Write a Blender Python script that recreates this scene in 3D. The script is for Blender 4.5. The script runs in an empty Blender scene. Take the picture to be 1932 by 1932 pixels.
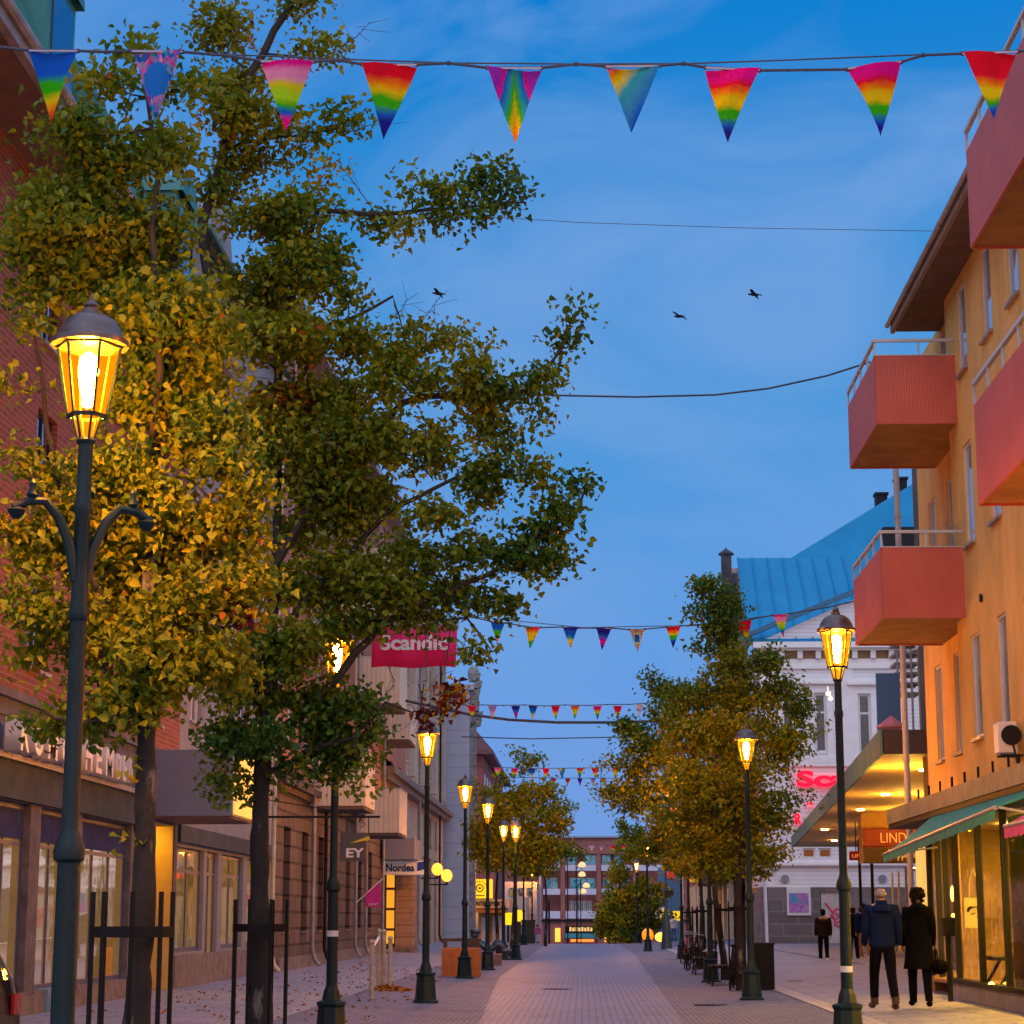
import bpy, bmesh, math, random
import numpy as np
from mathutils import Vector, Matrix
random.seed(7); R = math.radians
SC = bpy.context.scene
# ---------------------------------------------------------------- camera
CZ = 1.55; FPX = 3914.0
TH = math.atan(766/FPX); PS = math.atan(134/FPX*math.cos(TH))
cd = bpy.data.cameras.new('camera'); cam = bpy.data.objects.new('camera', cd)
SC.collection.objects.link(cam); SC.camera = cam
cd.sensor_width = 36; cd.lens = 36*FPX/1932; cd.clip_start = .1; cd.clip_end = 3000
cam.location = (0, 0, CZ); cam.rotation_euler = (R(90)+TH, 0, PS)
CR = Vector((math.cos(PS), math.sin(PS), 0))
CF = Vector((-math.sin(PS)*math.cos(TH), math.cos(PS)*math.cos(TH), math.sin(TH)))
CU = Vector((math.sin(PS)*math.sin(TH), -math.cos(PS)*math.sin(TH), math.cos(TH)))
CAM = Vector((0, 0, CZ))
def ray(x, y): return CF*FPX + CR*(x-966) + CU*(966-y)
def at(x, y, Y): d = ray(x, y); return CAM + d*(Y/d.y)
def atX(x, y, X): d = ray(x, y); return CAM + d*(X/d.x)
def atG(x, y, z=0.0): d = ray(x, y); return CAM + d*((z-CZ)/d.z)
def YX(x, X): return atX(x, 1732, X).y          # depth at which a plane X=const shows at column x
# ---------------------------------------------------------------- sky, sun, exposure
W = bpy.data.worlds.new('World'); SC.world = W; W.use_nodes = True
nt = W.node_tree; nt.nodes.clear()
def N(nt, t, **k):
    n = nt.nodes.new(t)
    for a, b in k.items():
        if a in n.inputs: n.inputs[a].default_value = b
        else: setattr(n, a, b)
    return n
def L(nt, a, b): nt.links.new(a, b)
def ramp(nt, stops, interp='LINEAR'):
    n = nt.nodes.new('ShaderNodeValToRGB'); e = n.color_ramp.elements; n.color_ramp.interpolation = interp
    while len(e) > 1: e.remove(e[-1])
    e[0].position = stops[0][0]; e[0].color = (*stops[0][1], 1)
    for p, c in stops[1:]:
        q = e.new(p); q.color = (*c, 1)
    return n
tc = N(nt, 'ShaderNodeTexCoord'); sx = N(nt, 'ShaderNodeSeparateXYZ'); L(nt, tc.outputs['Generated'], sx.inputs[0])
front = ramp(nt, [(0, (.175, .31, .74)), (.05, (.16, .32, .76)), (.13, (.125, .335, .76)), (.25, (.066, .31, .70)), (.34, (.030, .26, .67)), (.43, (.001, .205, .64)), (.6, (.24, .46, .90)), (1, (.90, 1.04, 1.42))])
L(nt, sx.outputs['Z'], front.inputs[0])
back = ramp(nt, [(0, (1.1, .84, .74)), (.3, (.80, .82, 1.0)), (1, (.90, 1.02, 1.4))])
L(nt, sx.outputs['Z'], back.inputs[0])
mr = N(nt, 'ShaderNodeMapRange'); mr.inputs['From Min'].default_value = .55; mr.inputs['From Max'].default_value = -.3
L(nt, sx.outputs['Y'], mr.inputs['Value'])
mx = N(nt, 'ShaderNodeMix', data_type='RGBA'); L(nt, mr.outputs[0], mx.inputs[0]); L(nt, front.outputs[0], mx.inputs[6]); L(nt, back.outputs[0], mx.inputs[7])
mp = N(nt, 'ShaderNodeMapping'); mp.inputs['Scale'].default_value = (3.6, 3.6, 6.5); mp.inputs['Rotation'].default_value = (.2, .5, .3); L(nt, tc.outputs['Generated'], mp.inputs[0])
no = N(nt, 'ShaderNodeTexNoise', Scale=1.5, Detail=6.0, Roughness=.55, Distortion=.9); L(nt, mp.outputs[0], no.inputs['Vector'])
cr = ramp(nt, [(.42, (0, 0, 0)), (.66, (1, 1, 1))]); L(nt, no.outputs[0], cr.inputs[0])
ml = N(nt, 'ShaderNodeMath', operation='MULTIPLY'); ml.inputs[1].default_value = .8; L(nt, cr.outputs[0], ml.inputs[0])
mc = N(nt, 'ShaderNodeMix', data_type='RGBA'); L(nt, ml.outputs[0], mc.inputs[0]); L(nt, mx.outputs[2], mc.inputs[6]); mc.inputs[7].default_value = (.17, .36, .74, 1)
bg = N(nt, 'ShaderNodeBackground', Strength=1.0); L(nt, mc.outputs[2], bg.inputs[0])
wo = N(nt, 'ShaderNodeOutputWorld'); L(nt, bg.outputs[0], wo.inputs[0])
sd = bpy.data.lights.new('sun', 'SUN'); sd.energy = .35; sd.angle = R(30); sd.color = (1, .9, .85)
so = bpy.data.objects.new('sun', sd); SC.collection.objects.link(so); so.rotation_euler = (R(48), 0, R(-12))
SC.view_settings.view_transform = 'Standard'; SC.view_settings.look = 'None'; SC.view_settings.exposure = 0; SC.view_settings.gamma = 1
cy = SC.cycles; cy.use_denoising = True; cy.max_bounces = 6; cy.diffuse_bounces = 3; cy.glossy_bounces = 3
cy.transmission_bounces = 4; cy.transparent_max_bounces = 12; cy.sample_clamp_indirect = 4; cy.caustics_reflective = False; cy.caustics_refractive = False
cy.use_adaptive_sampling = True; cy.adaptive_threshold = .02
# ---------------------------------------------------------------- helpers
COL = SC.collection
def wpos(o):
    p = Vector((0, 0, 0))
    while o is not None: p += Vector(o.location); o = o.parent
    return p
def tag(o, label=None, cat=None, group=None, kind=None):
    if label: o['label'] = label
    if cat: o['category'] = cat
    if group: o['group'] = group
    if kind: o['kind'] = kind
    return o
def thing(name, label, cat, loc=(0, 0, 0), group=None):
    o = bpy.data.objects.new(name, None); COL.objects.link(o); o.location = loc; o.empty_display_size = .2
    return tag(o, label, cat, group)
def kids(o): return list(o.children)
def copy_tree(o, parent=None):
    c = o.copy(); COL.objects.link(c)
    if parent is not None: c.parent = parent
    for ch in kids(o): copy_tree(ch, c)
    return c
def V(*a): return Vector(a)
class MB:
    def __init__(s): s.v = []; s.f = []; s.uv = {}
    def poly(s, pts, uv=None):
        b = len(s.v); s.v += [Vector(p) for p in pts]; s.f.append(tuple(range(b, b+len(pts))))
        if uv: s.uv[len(s.f)-1] = uv
    def mesh(s, vs, fs):
        b = len(s.v); s.v += [Vector(p) for p in vs]; s.f += [tuple(i+b for i in f) for f in fs]
    def box(s, x0, x1, y0, y1, z0, z1):
        s.mesh([(x0,y0,z0),(x1,y0,z0),(x1,y1,z0),(x0,y1,z0),(x0,y0,z1),(x1,y0,z1),(x1,y1,z1),(x0,y1,z1)],
               [(0,3,2,1),(4,5,6,7),(0,1,5,4),(1,2,6,5),(2,3,7,6),(3,0,4,7)]); return s
    def obox(s, c, a, b, d):            # centre and three half-extent vectors
        c, a, b, d = map(Vector, (c, a, b, d)); vs = []
        for k in (-1, 1):
            for i, j in ((-1,-1),(1,-1),(1,1),(-1,1)): vs.append(c+a*i+b*j+d*k)
        s.mesh(vs, [(0,3,2,1),(4,5,6,7),(0,1,5,4),(1,2,6,5),(2,3,7,6),(3,0,4,7)]); return s
    def bar(s, p, q, w, h=None):
        p, q = Vector(p), Vector(q); d = (q-p); l = d.length/2; d.normalize(); h = h or w
        u = d.cross(V(0,0,1)); u = V(1,0,0) if u.length < .01 else u.normalized(); v = u.cross(d)
        return s.obox((p+q)/2, d*l, u*w/2, v*h/2)
    def tube(s, pts, rad, n=8, caps=True):
        pts = [Vector(p) for p in pts]
        if not hasattr(rad, '__len__'): rad = [rad]*len(pts)
        b = len(s.v); up = None
        for i, p in enumerate(pts):
            d = (pts[min(i+1, len(pts)-1)]-pts[max(i-1, 0)])
            d = d.normalized() if d.length > 1e-9 else V(0,0,1)
            if up is None: up = d.orthogonal().normalized()
            up = (up-d*up.dot(d)); up = up.normalized() if up.length > 1e-6 else d.orthogonal().normalized()
            w = d.cross(up)
            for k in range(n):
                a = 2*math.pi*k/n; s.v.append(p+(up*math.cos(a)+w*math.sin(a))*rad[i])
        for i in range(len(pts)-1):
            for k in range(n):
                k2 = (k+1) % n; s.f.append((b+i*n+k, b+i*n+k2, b+(i+1)*n+k2, b+(i+1)*n+k))
        if caps:
            s.f.append(tuple(b+k for k in range(n))[::-1]); s.f.append(tuple(b+(len(pts)-1)*n+k for k in range(n)))
        return s
    def lathe(s, c, prof, n=16, rot=0., sx=1., sy=1., caps=True):
        b = len(s.v); c = Vector(c)
        for r, z in prof:
            for k in range(n):
                a = rot+2*math.pi*k/n; s.v.append(c+V(math.cos(a)*r*sx, math.sin(a)*r*sy, z))
        for i in range(len(prof)-1):
            for k in range(n):
                k2 = (k+1) % n; s.f.append((b+i*n+k, b+i*n+k2, b+(i+1)*n+k2, b+(i+1)*n+k))
        if caps:
            s.f.append(tuple(b+k for k in range(n))[::-1]); s.f.append(tuple(b+(len(prof)-1)*n+k for k in range(n)))
        return s
    def ell(s, c, r, n=12, m=8, M=None):
        c = Vector(c); b = len(s.v)
        for i in range(m+1):
            t = math.pi*i/m
            for k in range(n):
                a = 2*math.pi*k/n; p = V(math.sin(t)*math.cos(a)*r[0], math.sin(t)*math.sin(a)*r[1], -math.cos(t)*r[2])
                s.v.append(c+(M @ p if M else p))
        for i in range(m):
            for k in range(n):
                k2 = (k+1) % n; s.f.append((b+i*n+k, b+i*n+k2, b+(i+1)*n+k2, b+(i+1)*n+k))
        return s
    def build(s, name, mat, parent=None, smooth=False, bevel=0, solid=0):
        off = wpos(parent) if parent is not None else V(0,0,0)
        me = bpy.data.meshes.new(name); me.from_pydata([v-off for v in s.v], [], s.f)
        if s.uv:
            ul = me.uv_layers.new(name='UVMap')
            for fi, uv in s.uv.items():
                for j, li in enumerate(me.polygons[fi].loop_indices): ul.data[li].uv = uv[j]
        me.update()
        if mat: me.materials.append(mat)
        if smooth:
            me.polygons.foreach_set('use_smooth', [True]*len(me.polygons))
            try: me.set_sharp_from_angle(angle=R(38))
            except Exception: pass
        o = bpy.data.objects.new(name, me); COL.objects.link(o)
        if parent is not None: o.parent = parent
        if solid:
            m = o.modifiers.new('s', 'SOLIDIFY'); m.thickness = solid; m.offset = 0
        if bevel:
            m = o.modifiers.new('b', 'BEVEL'); m.width = bevel; m.segments = 2; m.limit_method = 'ANGLE'
        return o
def wall(mb, O, U, Nn, Wd, H, holes, depth=.15):
    """wall sheet with rectangular openings (u0,u1,v0,v1[,depth]) and their reveals"""
    O, U, Nn = Vector(O), Vector(U), Vector(Nn); Z = V(0,0,1)
    P = lambda u, v, n=0.: O+U*u+Z*v+Nn*n
    us = sorted({0, Wd, *[min(max(h[i], 0), Wd) for h in holes for i in (0, 1)]})
    vs = sorted({0, H, *[min(max(h[i], 0), H) for h in holes for i in (2, 3)]})
    for i in range(len(us)-1):
        for j in range(len(vs)-1):
            cu, cv = (us[i]+us[i+1])/2, (vs[j]+vs[j+1])/2
            if any(h[0] < cu < h[1] and h[2] < cv < h[3] for h in holes): continue
            mb.poly([P(us[i], vs[j]), P(us[i+1], vs[j]), P(us[i+1], vs[j+1]), P(us[i], vs[j+1])])
    for h in holes:
        d = h[4] if len(h) > 4 else depth; a, b, c, e = h[:4]
        mb.poly([P(a,c), P(a,e), P(a,e,d), P(a,c,d)]); mb.poly([P(b,c), P(b,c,d), P(b,e,d), P(b,e)])
        mb.poly([P(a,c), P(a,c,d), P(b,c,d), P(b,c)]); mb.poly([P(a,e), P(b,e), P(b,e,d), P(a,e,d)])
def window(parent, O, U, Nn, h, mf, mg, depth=.1, nx=2, ny=1, fw=.06, sill=None, ms=None, name='window', ysplit=None):
    O, U, Nn = Vector(O), Vector(U), Vector(Nn); Z = V(0,0,1); P = lambda u, v, n=0.: O+U*u+Z*v+Nn*n
    a, b, c, e = h[:4]; m = MB(); t = .018
    def rect(u0, u1, v0, v1): m.obox(P((u0+u1)/2, (v0+v1)/2, depth), U*(u1-u0)/2, Z*(v1-v0)/2, Nn*t)
    rect(a, a+fw, c, e); rect(b-fw, b, c, e); rect(a+fw, b-fw, c, c+fw); rect(a+fw, b-fw, e-fw, e)
    for i in range(1, nx): u = a+(b-a)*i/nx; rect(u-fw*.4, u+fw*.4, c+fw, e-fw)
    vs = ysplit if ysplit is not None else [c+(e-c)*j/ny for j in range(1, ny)]
    for v in vs:
        m.obox(P((a+b)/2, v, depth-.004), U*((b-a)/2-fw), Z*fw*.4, Nn*t)
    f = m.build(name, mf, parent)
    g = MB(); g.obox(P((a+b)/2, (c+e)/2, depth+.012), U*((b-a)/2-.01), Z*((e-c)/2-.01), Nn*.006); g.build('pane', mg, f)
    if sill:
        s_ = MB(); s_.obox(P((a+b)/2, c-.03, depth/2-sill/2), U*((b-a)/2+.06), Z*.025, Nn*(depth/2+sill/2)); s_.build('sill', ms or mf, f)
    return f
FONT = None
def text(name, s, mat, parent, c, width, height, right=(1,0,0), up=(0,0,1), ext=.02, bold=0.0, shear=0):
    cu = bpy.data.curves.new('t', 'FONT'); cu.body = s; cu.extrude = .5; cu.offset = bold; cu.shear = shear; cu.resolution_u = 4
    o = bpy.data.objects.new('t', cu); COL.objects.link(o); dg = bpy.context.evaluated_depsgraph_get(); dg.update()
    me = bpy.data.meshes.new_from_object(o.evaluated_get(dg)); bpy.data.objects.remove(o); bpy.data.curves.remove(cu)
    n = len(me.vertices); co = np.zeros(n*3); me.vertices.foreach_get('co', co); co = co.reshape(-1, 3)
    mn, mxx = co.min(0), co.max(0); q = (co-(mn+mxx)/2)/np.maximum(mxx-mn, 1e-6)
    r, u = Vector(right).normalized(), Vector(up).normalized(); nn = r.cross(u)
    off = wpos(parent) if parent is not None else V(0,0,0); c = Vector(c)-off
    out = np.array(c)+q[:, :1]*width*np.array(r)+q[:, 1:2]*height*np.array(u)+q[:, 2:3]*ext*np.array(nn)
    me.vertices.foreach_set('co', out.ravel()); me.update(); me.materials.clear(); me.materials.append(mat)
    ob = bpy.data.objects.new(name, me); COL.objects.link(ob)
    if parent is not None: ob.parent = parent
    return ob
# ---------------------------------------------------------------- materials
MATS = {}
def pm(name, col, rough=.7, var=.15, vscale=3., bump=0., bscale=20., metal=0., emit=None, es=0., spec=.5, tr=0., col2=None, stretch=(1,1,1)):
    if name in MATS: return MATS[name]
    m = bpy.data.materials.new(name); m.use_nodes = True; t = m.node_tree; p = t.nodes['Principled BSDF']
    p.inputs['Roughness'].default_value = rough; p.inputs['Metallic'].default_value = metal; p.inputs['Specular IOR Level'].default_value = spec
    c = N(t, 'ShaderNodeTexCoord'); mpn = N(t, 'ShaderNodeMapping'); mpn.inputs['Scale'].default_value = stretch; L(t, c.outputs['Object'], mpn.inputs[0])
    n = N(t, 'ShaderNodeTexNoise', Scale=vscale, Detail=6., Roughness=.65); L(t, mpn.outputs[0], n.inputs['Vector'])
    c2 = col2 or tuple(x*(1-var*1.6) for x in col)
    r_ = ramp(t, [(.3, c2), (.7, tuple(min(1, x*(1+(var*.4 if not col2 else 0))) for x in col))]); L(t, n.outputs[0], r_.inputs[0]); L(t, r_.outputs[0], p.inputs['Base Color'])
    if bump:
        n2 = N(t, 'ShaderNodeTexNoise', Scale=bscale, Detail=4.); L(t, c.outputs['Object'], n2.inputs['Vector'])
        b = N(t, 'ShaderNodeBump', Strength=bump, Distance=.02); L(t, n2.outputs[0], b.inputs['Height']); L(t, b.outputs[0], p.inputs['Normal'])
    if emit:
        p.inputs['Emission Color'].default_value = (*emit, 1); p.inputs['Emission Strength'].default_value = es
    MATS[name] = m; return m
def brickmat(name, c1, c2, mortar, bw, bh, msz, mode='wall', rough=.8, bump=.4, offset=.5, vary=.35, dirt=.3):
    m = bpy.data.materials.new(name); m.use_nodes = True; t = m.node_tree; p = t.nodes['Principled BSDF']; p.inputs['Roughness'].default_value = rough
    c = N(t, 'ShaderNodeNewGeometry'); s = N(t, 'ShaderNodeSeparateXYZ'); L(t, c.outputs['Position'], s.inputs[0]); k = N(t, 'ShaderNodeCombineXYZ')
    if mode == 'wall':
        a = N(t, 'ShaderNodeMath', operation='ADD'); L(t, s.outputs[0], a.inputs[0]); L(t, s.outputs[1], a.inputs[1]); L(t, a.outputs[0], k.inputs[0]); L(t, s.outputs[2], k.inputs[1])
    elif mode == 'vert':
        a = N(t, 'ShaderNodeMath', operation='ADD'); L(t, s.outputs[0], a.inputs[0]); L(t, s.outputs[1], a.inputs[1]); L(t, a.outputs[0], k.inputs[1]); L(t, s.outputs[2], k.inputs[0])
    else: L(t, s.outputs[0], k.inputs[0]); L(t, s.outputs[1], k.inputs[1])
    b = N(t, 'ShaderNodeTexBrick', Scale=1.); b.offset = offset
    wn = N(t, 'ShaderNodeTexNoise', Scale=1.3, Detail=3.); L(t, k.outputs[0], wn.inputs['Vector'])
    wa = N(t, 'ShaderNodeMix', data_type='VECTOR'); wa.inputs[0].default_value = .05 if mode == 'floor' else .02; L(t, k.outputs[0], wa.inputs[4]); L(t, wn.outputs['Color'], wa.inputs[5]); L(t, wa.outputs[1], b.inputs['Vector'])
    b.inputs['Brick Width'].default_value = bw; b.inputs['Row Height'].default_value = bh; b.inputs['Mortar Size'].default_value = msz; b.inputs['Mortar Smooth'].default_value = .2
    b.inputs['Color1'].default_value = (*c1, 1); b.inputs['Color2'].default_value = (*c2, 1); b.inputs['Mortar'].default_value = (*mortar, 1)
    n = N(t, 'ShaderNodeTexNoise', Scale=.7, Detail=7., Roughness=.7); L(t, c.outputs['Position'], n.inputs['Vector'])
    r_ = ramp(t, [(.3, (1-vary,)*3), (.45, (1-vary*.3,)*3), (.7, (1+.0,)*3)])
    nb = N(t, 'ShaderNodeTexNoise', Scale=.16, Detail=5., Roughness=.6); L(t, c.outputs['Position'], nb.inputs['Vector']); av = N(t, 'ShaderNodeMath', operation='ADD'); L(t, n.outputs[0], av.inputs[0]); L(t, nb.outputs[0], av.inputs[1]); hv = N(t, 'ShaderNodeMath', operation='MULTIPLY'); hv.inputs[1].default_value = .5; L(t, av.outputs[0], hv.inputs[0]); L(t, hv.outputs[0], r_.inputs[0])
    mu = N(t, 'ShaderNodeMix', data_type='RGBA', blend_type='MULTIPLY'); mu.inputs[0].default_value = 1; L(t, b.outputs[0], mu.inputs[6]); L(t, r_.outputs[0], mu.inputs[7])
    L(t, mu.outputs[2], p.inputs['Base Color'])
    n2 = N(t, 'ShaderNodeTexNoise', Scale=25., Detail=4.); L(t, c.outputs['Position'], n2.inputs['Vector'])
    ad = N(t, 'ShaderNodeMath', operation='MULTIPLY_ADD'); L(t, n2.outputs[0], ad.inputs[0]); ad.inputs[1].default_value = .3; 
    inv = N(t, 'ShaderNodeMath', operation='SUBTRACT'); inv.inputs[0].default_value = 1; L(t, b.outputs['Fac'], inv.inputs[1]); L(t, inv.outputs[0], ad.inputs[2])
    bp = N(t, 'ShaderNodeBump', Strength=bump, Distance=.012); L(t, ad.outputs[0], bp.inputs['Height']); L(t, bp.outputs[0], p.inputs['Normal'])
    return m
def emat(name, col, s, sample=True):
    m = bpy.data.materials.new(name); m.use_nodes = True; p = m.node_tree.nodes['Principled BSDF']
    p.inputs['Base Color'].default_value = (*[c*.5 for c in col], 1); p.inputs['Emission Color'].default_value = (*col, 1); p.inputs['Emission Strength'].default_value = s
    if not sample: m.cycles.emission_sampling = 'NONE'
    return m
def glassmat(name, refl=.35, tint=(.8,.85,.9), base=None, rough=.03, emit=None, es=0, wav=.006):
    """shop glass: clear (or dark when base is given) with a strong sky and street reflection at grazing angles"""
    m = bpy.data.materials.new(name); m.use_nodes = True; t = m.node_tree; t.nodes.clear()
    out = N(t, 'ShaderNodeOutputMaterial'); g = N(t, 'ShaderNodeBsdfGlossy', Roughness=rough); g.inputs[0].default_value = (*tint, 1)
    lw = N(t, 'ShaderNodeLayerWeight', Blend=.35); ma = N(t, 'ShaderNodeMapRange'); ma.inputs['To Min'].default_value = refl*.3; ma.inputs['To Max'].default_value = min(1, refl*2); L(t, lw.outputs['Fresnel'], ma.inputs[0])
    if base is None: b = N(t, 'ShaderNodeBsdfTransparent'); b.inputs[0].default_value = (*tint, 1)
    else: b = N(t, 'ShaderNodeBsdfDiffuse'); b.inputs[0].default_value = (*base, 1)
    x = N(t, 'ShaderNodeMixShader'); L(t, ma.outputs[0], x.inputs[0]); L(t, b.outputs[0], x.inputs[1]); L(t, g.outputs[0], x.inputs[2])
    tc_ = N(t, 'ShaderNodeTexCoord'); n = N(t, 'ShaderNodeTexNoise', Scale=2.2, Detail=1.); L(t, tc_.outputs['Object'], n.inputs['Vector'])
    bp = N(t, 'ShaderNodeBump', Strength=.25, Distance=wav*5); L(t, n.outputs[0], bp.inputs['Height']); L(t, bp.outputs[0], g.inputs['Normal'])
    last = x
    if emit:
        e = N(t, 'ShaderNodeEmission', Strength=es); e.inputs[0].default_value = (*emit, 1); a = N(t, 'ShaderNodeAddShader'); L(t, x.outputs[0], a.inputs[0]); L(t, e.outputs[0], a.inputs[1]); last = a
        m.cycles.emission_sampling = 'NONE'
    L(t, last.outputs[0], out.inputs[0]); return m
def sidemat(name, c1, c2, step, axis='h', rough=.7, line=(.3,.3,.3), width=.06, bump=.5):
    """boards or ribs: thin lines every `step` metres, horizontal ('h') or vertical ('v')"""
    m = bpy.data.materials.new(name); m.use_nodes = True; t = m.node_tree; p = t.nodes['Principled BSDF']; p.inputs['Roughness'].default_value = rough
    c = N(t, 'ShaderNodeNewGeometry'); s = N(t, 'ShaderNodeSeparateXYZ'); L(t, c.outputs['Position'], s.inputs[0])
    if axis == 'h': src = s.outputs[2]
    else:
        a = N(t, 'ShaderNodeMath', operation='ADD'); L(t, s.outputs[0], a.inputs[0]); L(t, s.outputs[1], a.inputs[1]); src = a.outputs[0]
    d = N(t, 'ShaderNodeMath', operation='DIVIDE'); L(t, src, d.inputs[0]); d.inputs[1].default_value = step
    fr = N(t, 'ShaderNodeMath', operation='FRACT'); L(t, d.outputs[0], fr.inputs[0])
    rp = ramp(t, [(0, (0,0,0)), (width, (1,1,1)), (1-width, (1,1,1)), (1, (0,0,0))]); L(t, fr.outputs[0], rp.inputs[0])
    n = N(t, 'ShaderNodeTexNoise', Scale=1.5, Detail=6.); L(t, c.outputs['Position'], n.inputs['Vector'])
    r2 = ramp(t, [(.3, c2), (.7, c1)]); L(t, n.outputs[0], r2.inputs[0])
    mx_ = N(t, 'ShaderNodeMix', data_type='RGBA'); L(t, rp.outputs[0], mx_.inputs[0]); mx_.inputs[6].default_value = (*line, 1); L(t, r2.outputs[0], mx_.inputs[7]); L(t, mx_.outputs[2], p.inputs['Base Color'])
    bp = N(t, 'ShaderNodeBump', Strength=bump, Distance=.02); L(t, rp.outputs[0], bp.inputs['Height']); L(t, bp.outputs[0], p.inputs['Normal'])
    return m
M_green = pm('post_paint', (.002, .022, .028), .5, .3, 6, .1, 60, spec=.3)
M_amberglass = bpy.data.materials.new('lantern_glass'); M_amberglass.use_nodes = True; t = M_amberglass.node_tree; t.nodes.clear(); M_amberglass.cycles.emission_sampling = 'NONE'
o_ = N(t, 'ShaderNodeOutputMaterial'); x_ = N(t, 'ShaderNodeAddShader'); y_ = N(t, 'ShaderNodeBsdfTransparent'); y_.inputs[0].default_value = (1, .58, .14, 1); e_ = N(t, 'ShaderNodeEmission', Strength=.62); e_.inputs[0].default_value = (1, .31, .002, 1)
L(t, y_.outputs[0], x_.inputs[0]); L(t, e_.outputs[0], x_.inputs[1]); L(t, x_.outputs[0], o_.inputs[0])
M_bulb = emat('lamp_bulb', (1, .52, .07), 1500)
M_copper_cap = pm('lantern_cap', (.15, .12, .12), .35, .2, 8, metal=.6)
M_dark = pm('dark_metal', (.012, .012, .014), .6, .3, 10, spec=.25)
M_black = pm('black_paint', (.006, .006, .007), .7, .3, 8, spec=.2)
M_steel = pm('galvanised_steel', (.36, .37, .40), .45, .2, 6, metal=.5)
M_zinc = pm('grey_pipe', (.33, .33, .36), .5, .25, 3)
M_white = pm('white_paint', (.72, .72, .74), .5, .08, 3)
M_cream = pm('cream_paint', (.62, .56, .42), .6, .15, 2)
M_glassdark = glassmat('window_glass', .75, (.75, .85, 1), base=(.02, .025, .035))
M_glassshop = glassmat('shop_glass', .16, (.95, .95, .95))
M_glassleft = glassmat('shop_glass_glow', .55, (1, .9, .75), base=(.10, .085, .07), emit=(1, .50, .08), es=.13, wav=.001)  # amber emission in the pane stands in for a lit interior
M_warm = emat('warm_window', (1, .45, .05), 1.6, False)
M_stucco_or = pm('orange_render', (.88, .52, .14), .85, .18, 1.0, .35, 30, stretch=(1.2, 1.2, .6))
M_bark = pm('bark', (.018, .016, .014), .9, .5, 5, .6, 22, col2=(.07, .065, .06), stretch=(1, 1, .35))
_t = M_bark.node_tree; _r = [n for n in _t.nodes if n.type == 'VALTORGB'][0].color_ramp; _r.elements[0].position = .34; _r.elements[0].color = (.17, .16, .15, 1); _r.elements[1].position = .42; _r.elements[1].color = (.022, .019, .017, 1); _q = _r.elements.new(.8); _q.color = (.009, .008, .008, 1)
M_branch = pm('branch_bark', (.04, .033, .03), .9, .3, 8)
# ================================================================ GROUND
def gz(x, y):
    s = .05*max(0, min(abs(x), 8)-3)
    d = max(0, y-126); return s-.034*d*min(1, d/40)
def strip(name, kind, mat, f0, f1, y0, y1, dz, nx=6, step=3.):
    m = MB(); ny = max(2, int((y1-y0)/step)); vs = []; fs = []
    for j in range(ny+1):
        y = y0+(y1-y0)*j/ny; a, b = f0(y), f1(y)
        for i in range(nx+1):
            x = a+(b-a)*i/nx; vs.append((x, y, gz(x, y)+dz))
    for j in range(ny):
        for i in range(nx): k = j*(nx+1)+i; fs.append((k, k+1, k+nx+2, k+nx+1))
    m.mesh(vs, fs); o = m.build(name, mat, None, True); return tag(o, kind=kind) if kind else o
M_sett = brickmat('granite_setts', (.235, .26, .41), (.14, .16, .28), (.03, .035, .07), .17, .115, .016, 'floor', .75, .9, vary=.6)
M_pave = brickmat('clinker_paving', (.225, .285, .50), (.15, .195, .38), (.03, .04, .08), .22, .11, .014, 'floor', .6, .9, vary=.55)
M_slab = brickmat('pavement_slabs', (.31, .30, .38), (.24, .235, .31), (.09, .09, .12), .7, .35, .012, 'floor', .7, .4, vary=.35)
M_curb = brickmat('granite_curb', (.44, .40, .42), (.36, .33, .36), (.16, .15, .16), 1.0, .3, .012, 'floor', .7, .4)
g = strip('ground', 'structure', M_sett, lambda y: -60, lambda y: 60, -12, 420, 0, 60, 4.); g['label'] = 'grey granite sett paving across the whole street'
cl = lambda y: -1.45-.028*max(0, min(y, 90)-28); crr = lambda y: 1.45+.012*max(0, min(y, 90)-28)
strip('road', 'structure', M_pave, cl, crr, -12, 300, .006, 8)
strip('left_gutter', 'structure', M_sett, lambda y: cl(y)-.28, cl, -12, 300, .010, 2)
strip('right_gutter', 'structure', M_sett, crr, lambda y: crr(y)+.28, -12, 300, .010, 2)
strip('left_pavement', 'structure', M_slab, lambda y: -8.6, lambda y: -4.5, -12, 140, .008, 6)
strip('right_pavement', 'structure', M_slab, lambda y: 4.3, lambda y: 6.4+max(0, min(6, (y-40)*.2)), -12, 108, .008, 8)
strip('curb_line', 'structure', M_curb, lambda y: 4.0, lambda y: 4.3, -12, 108, .014, 2)
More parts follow.
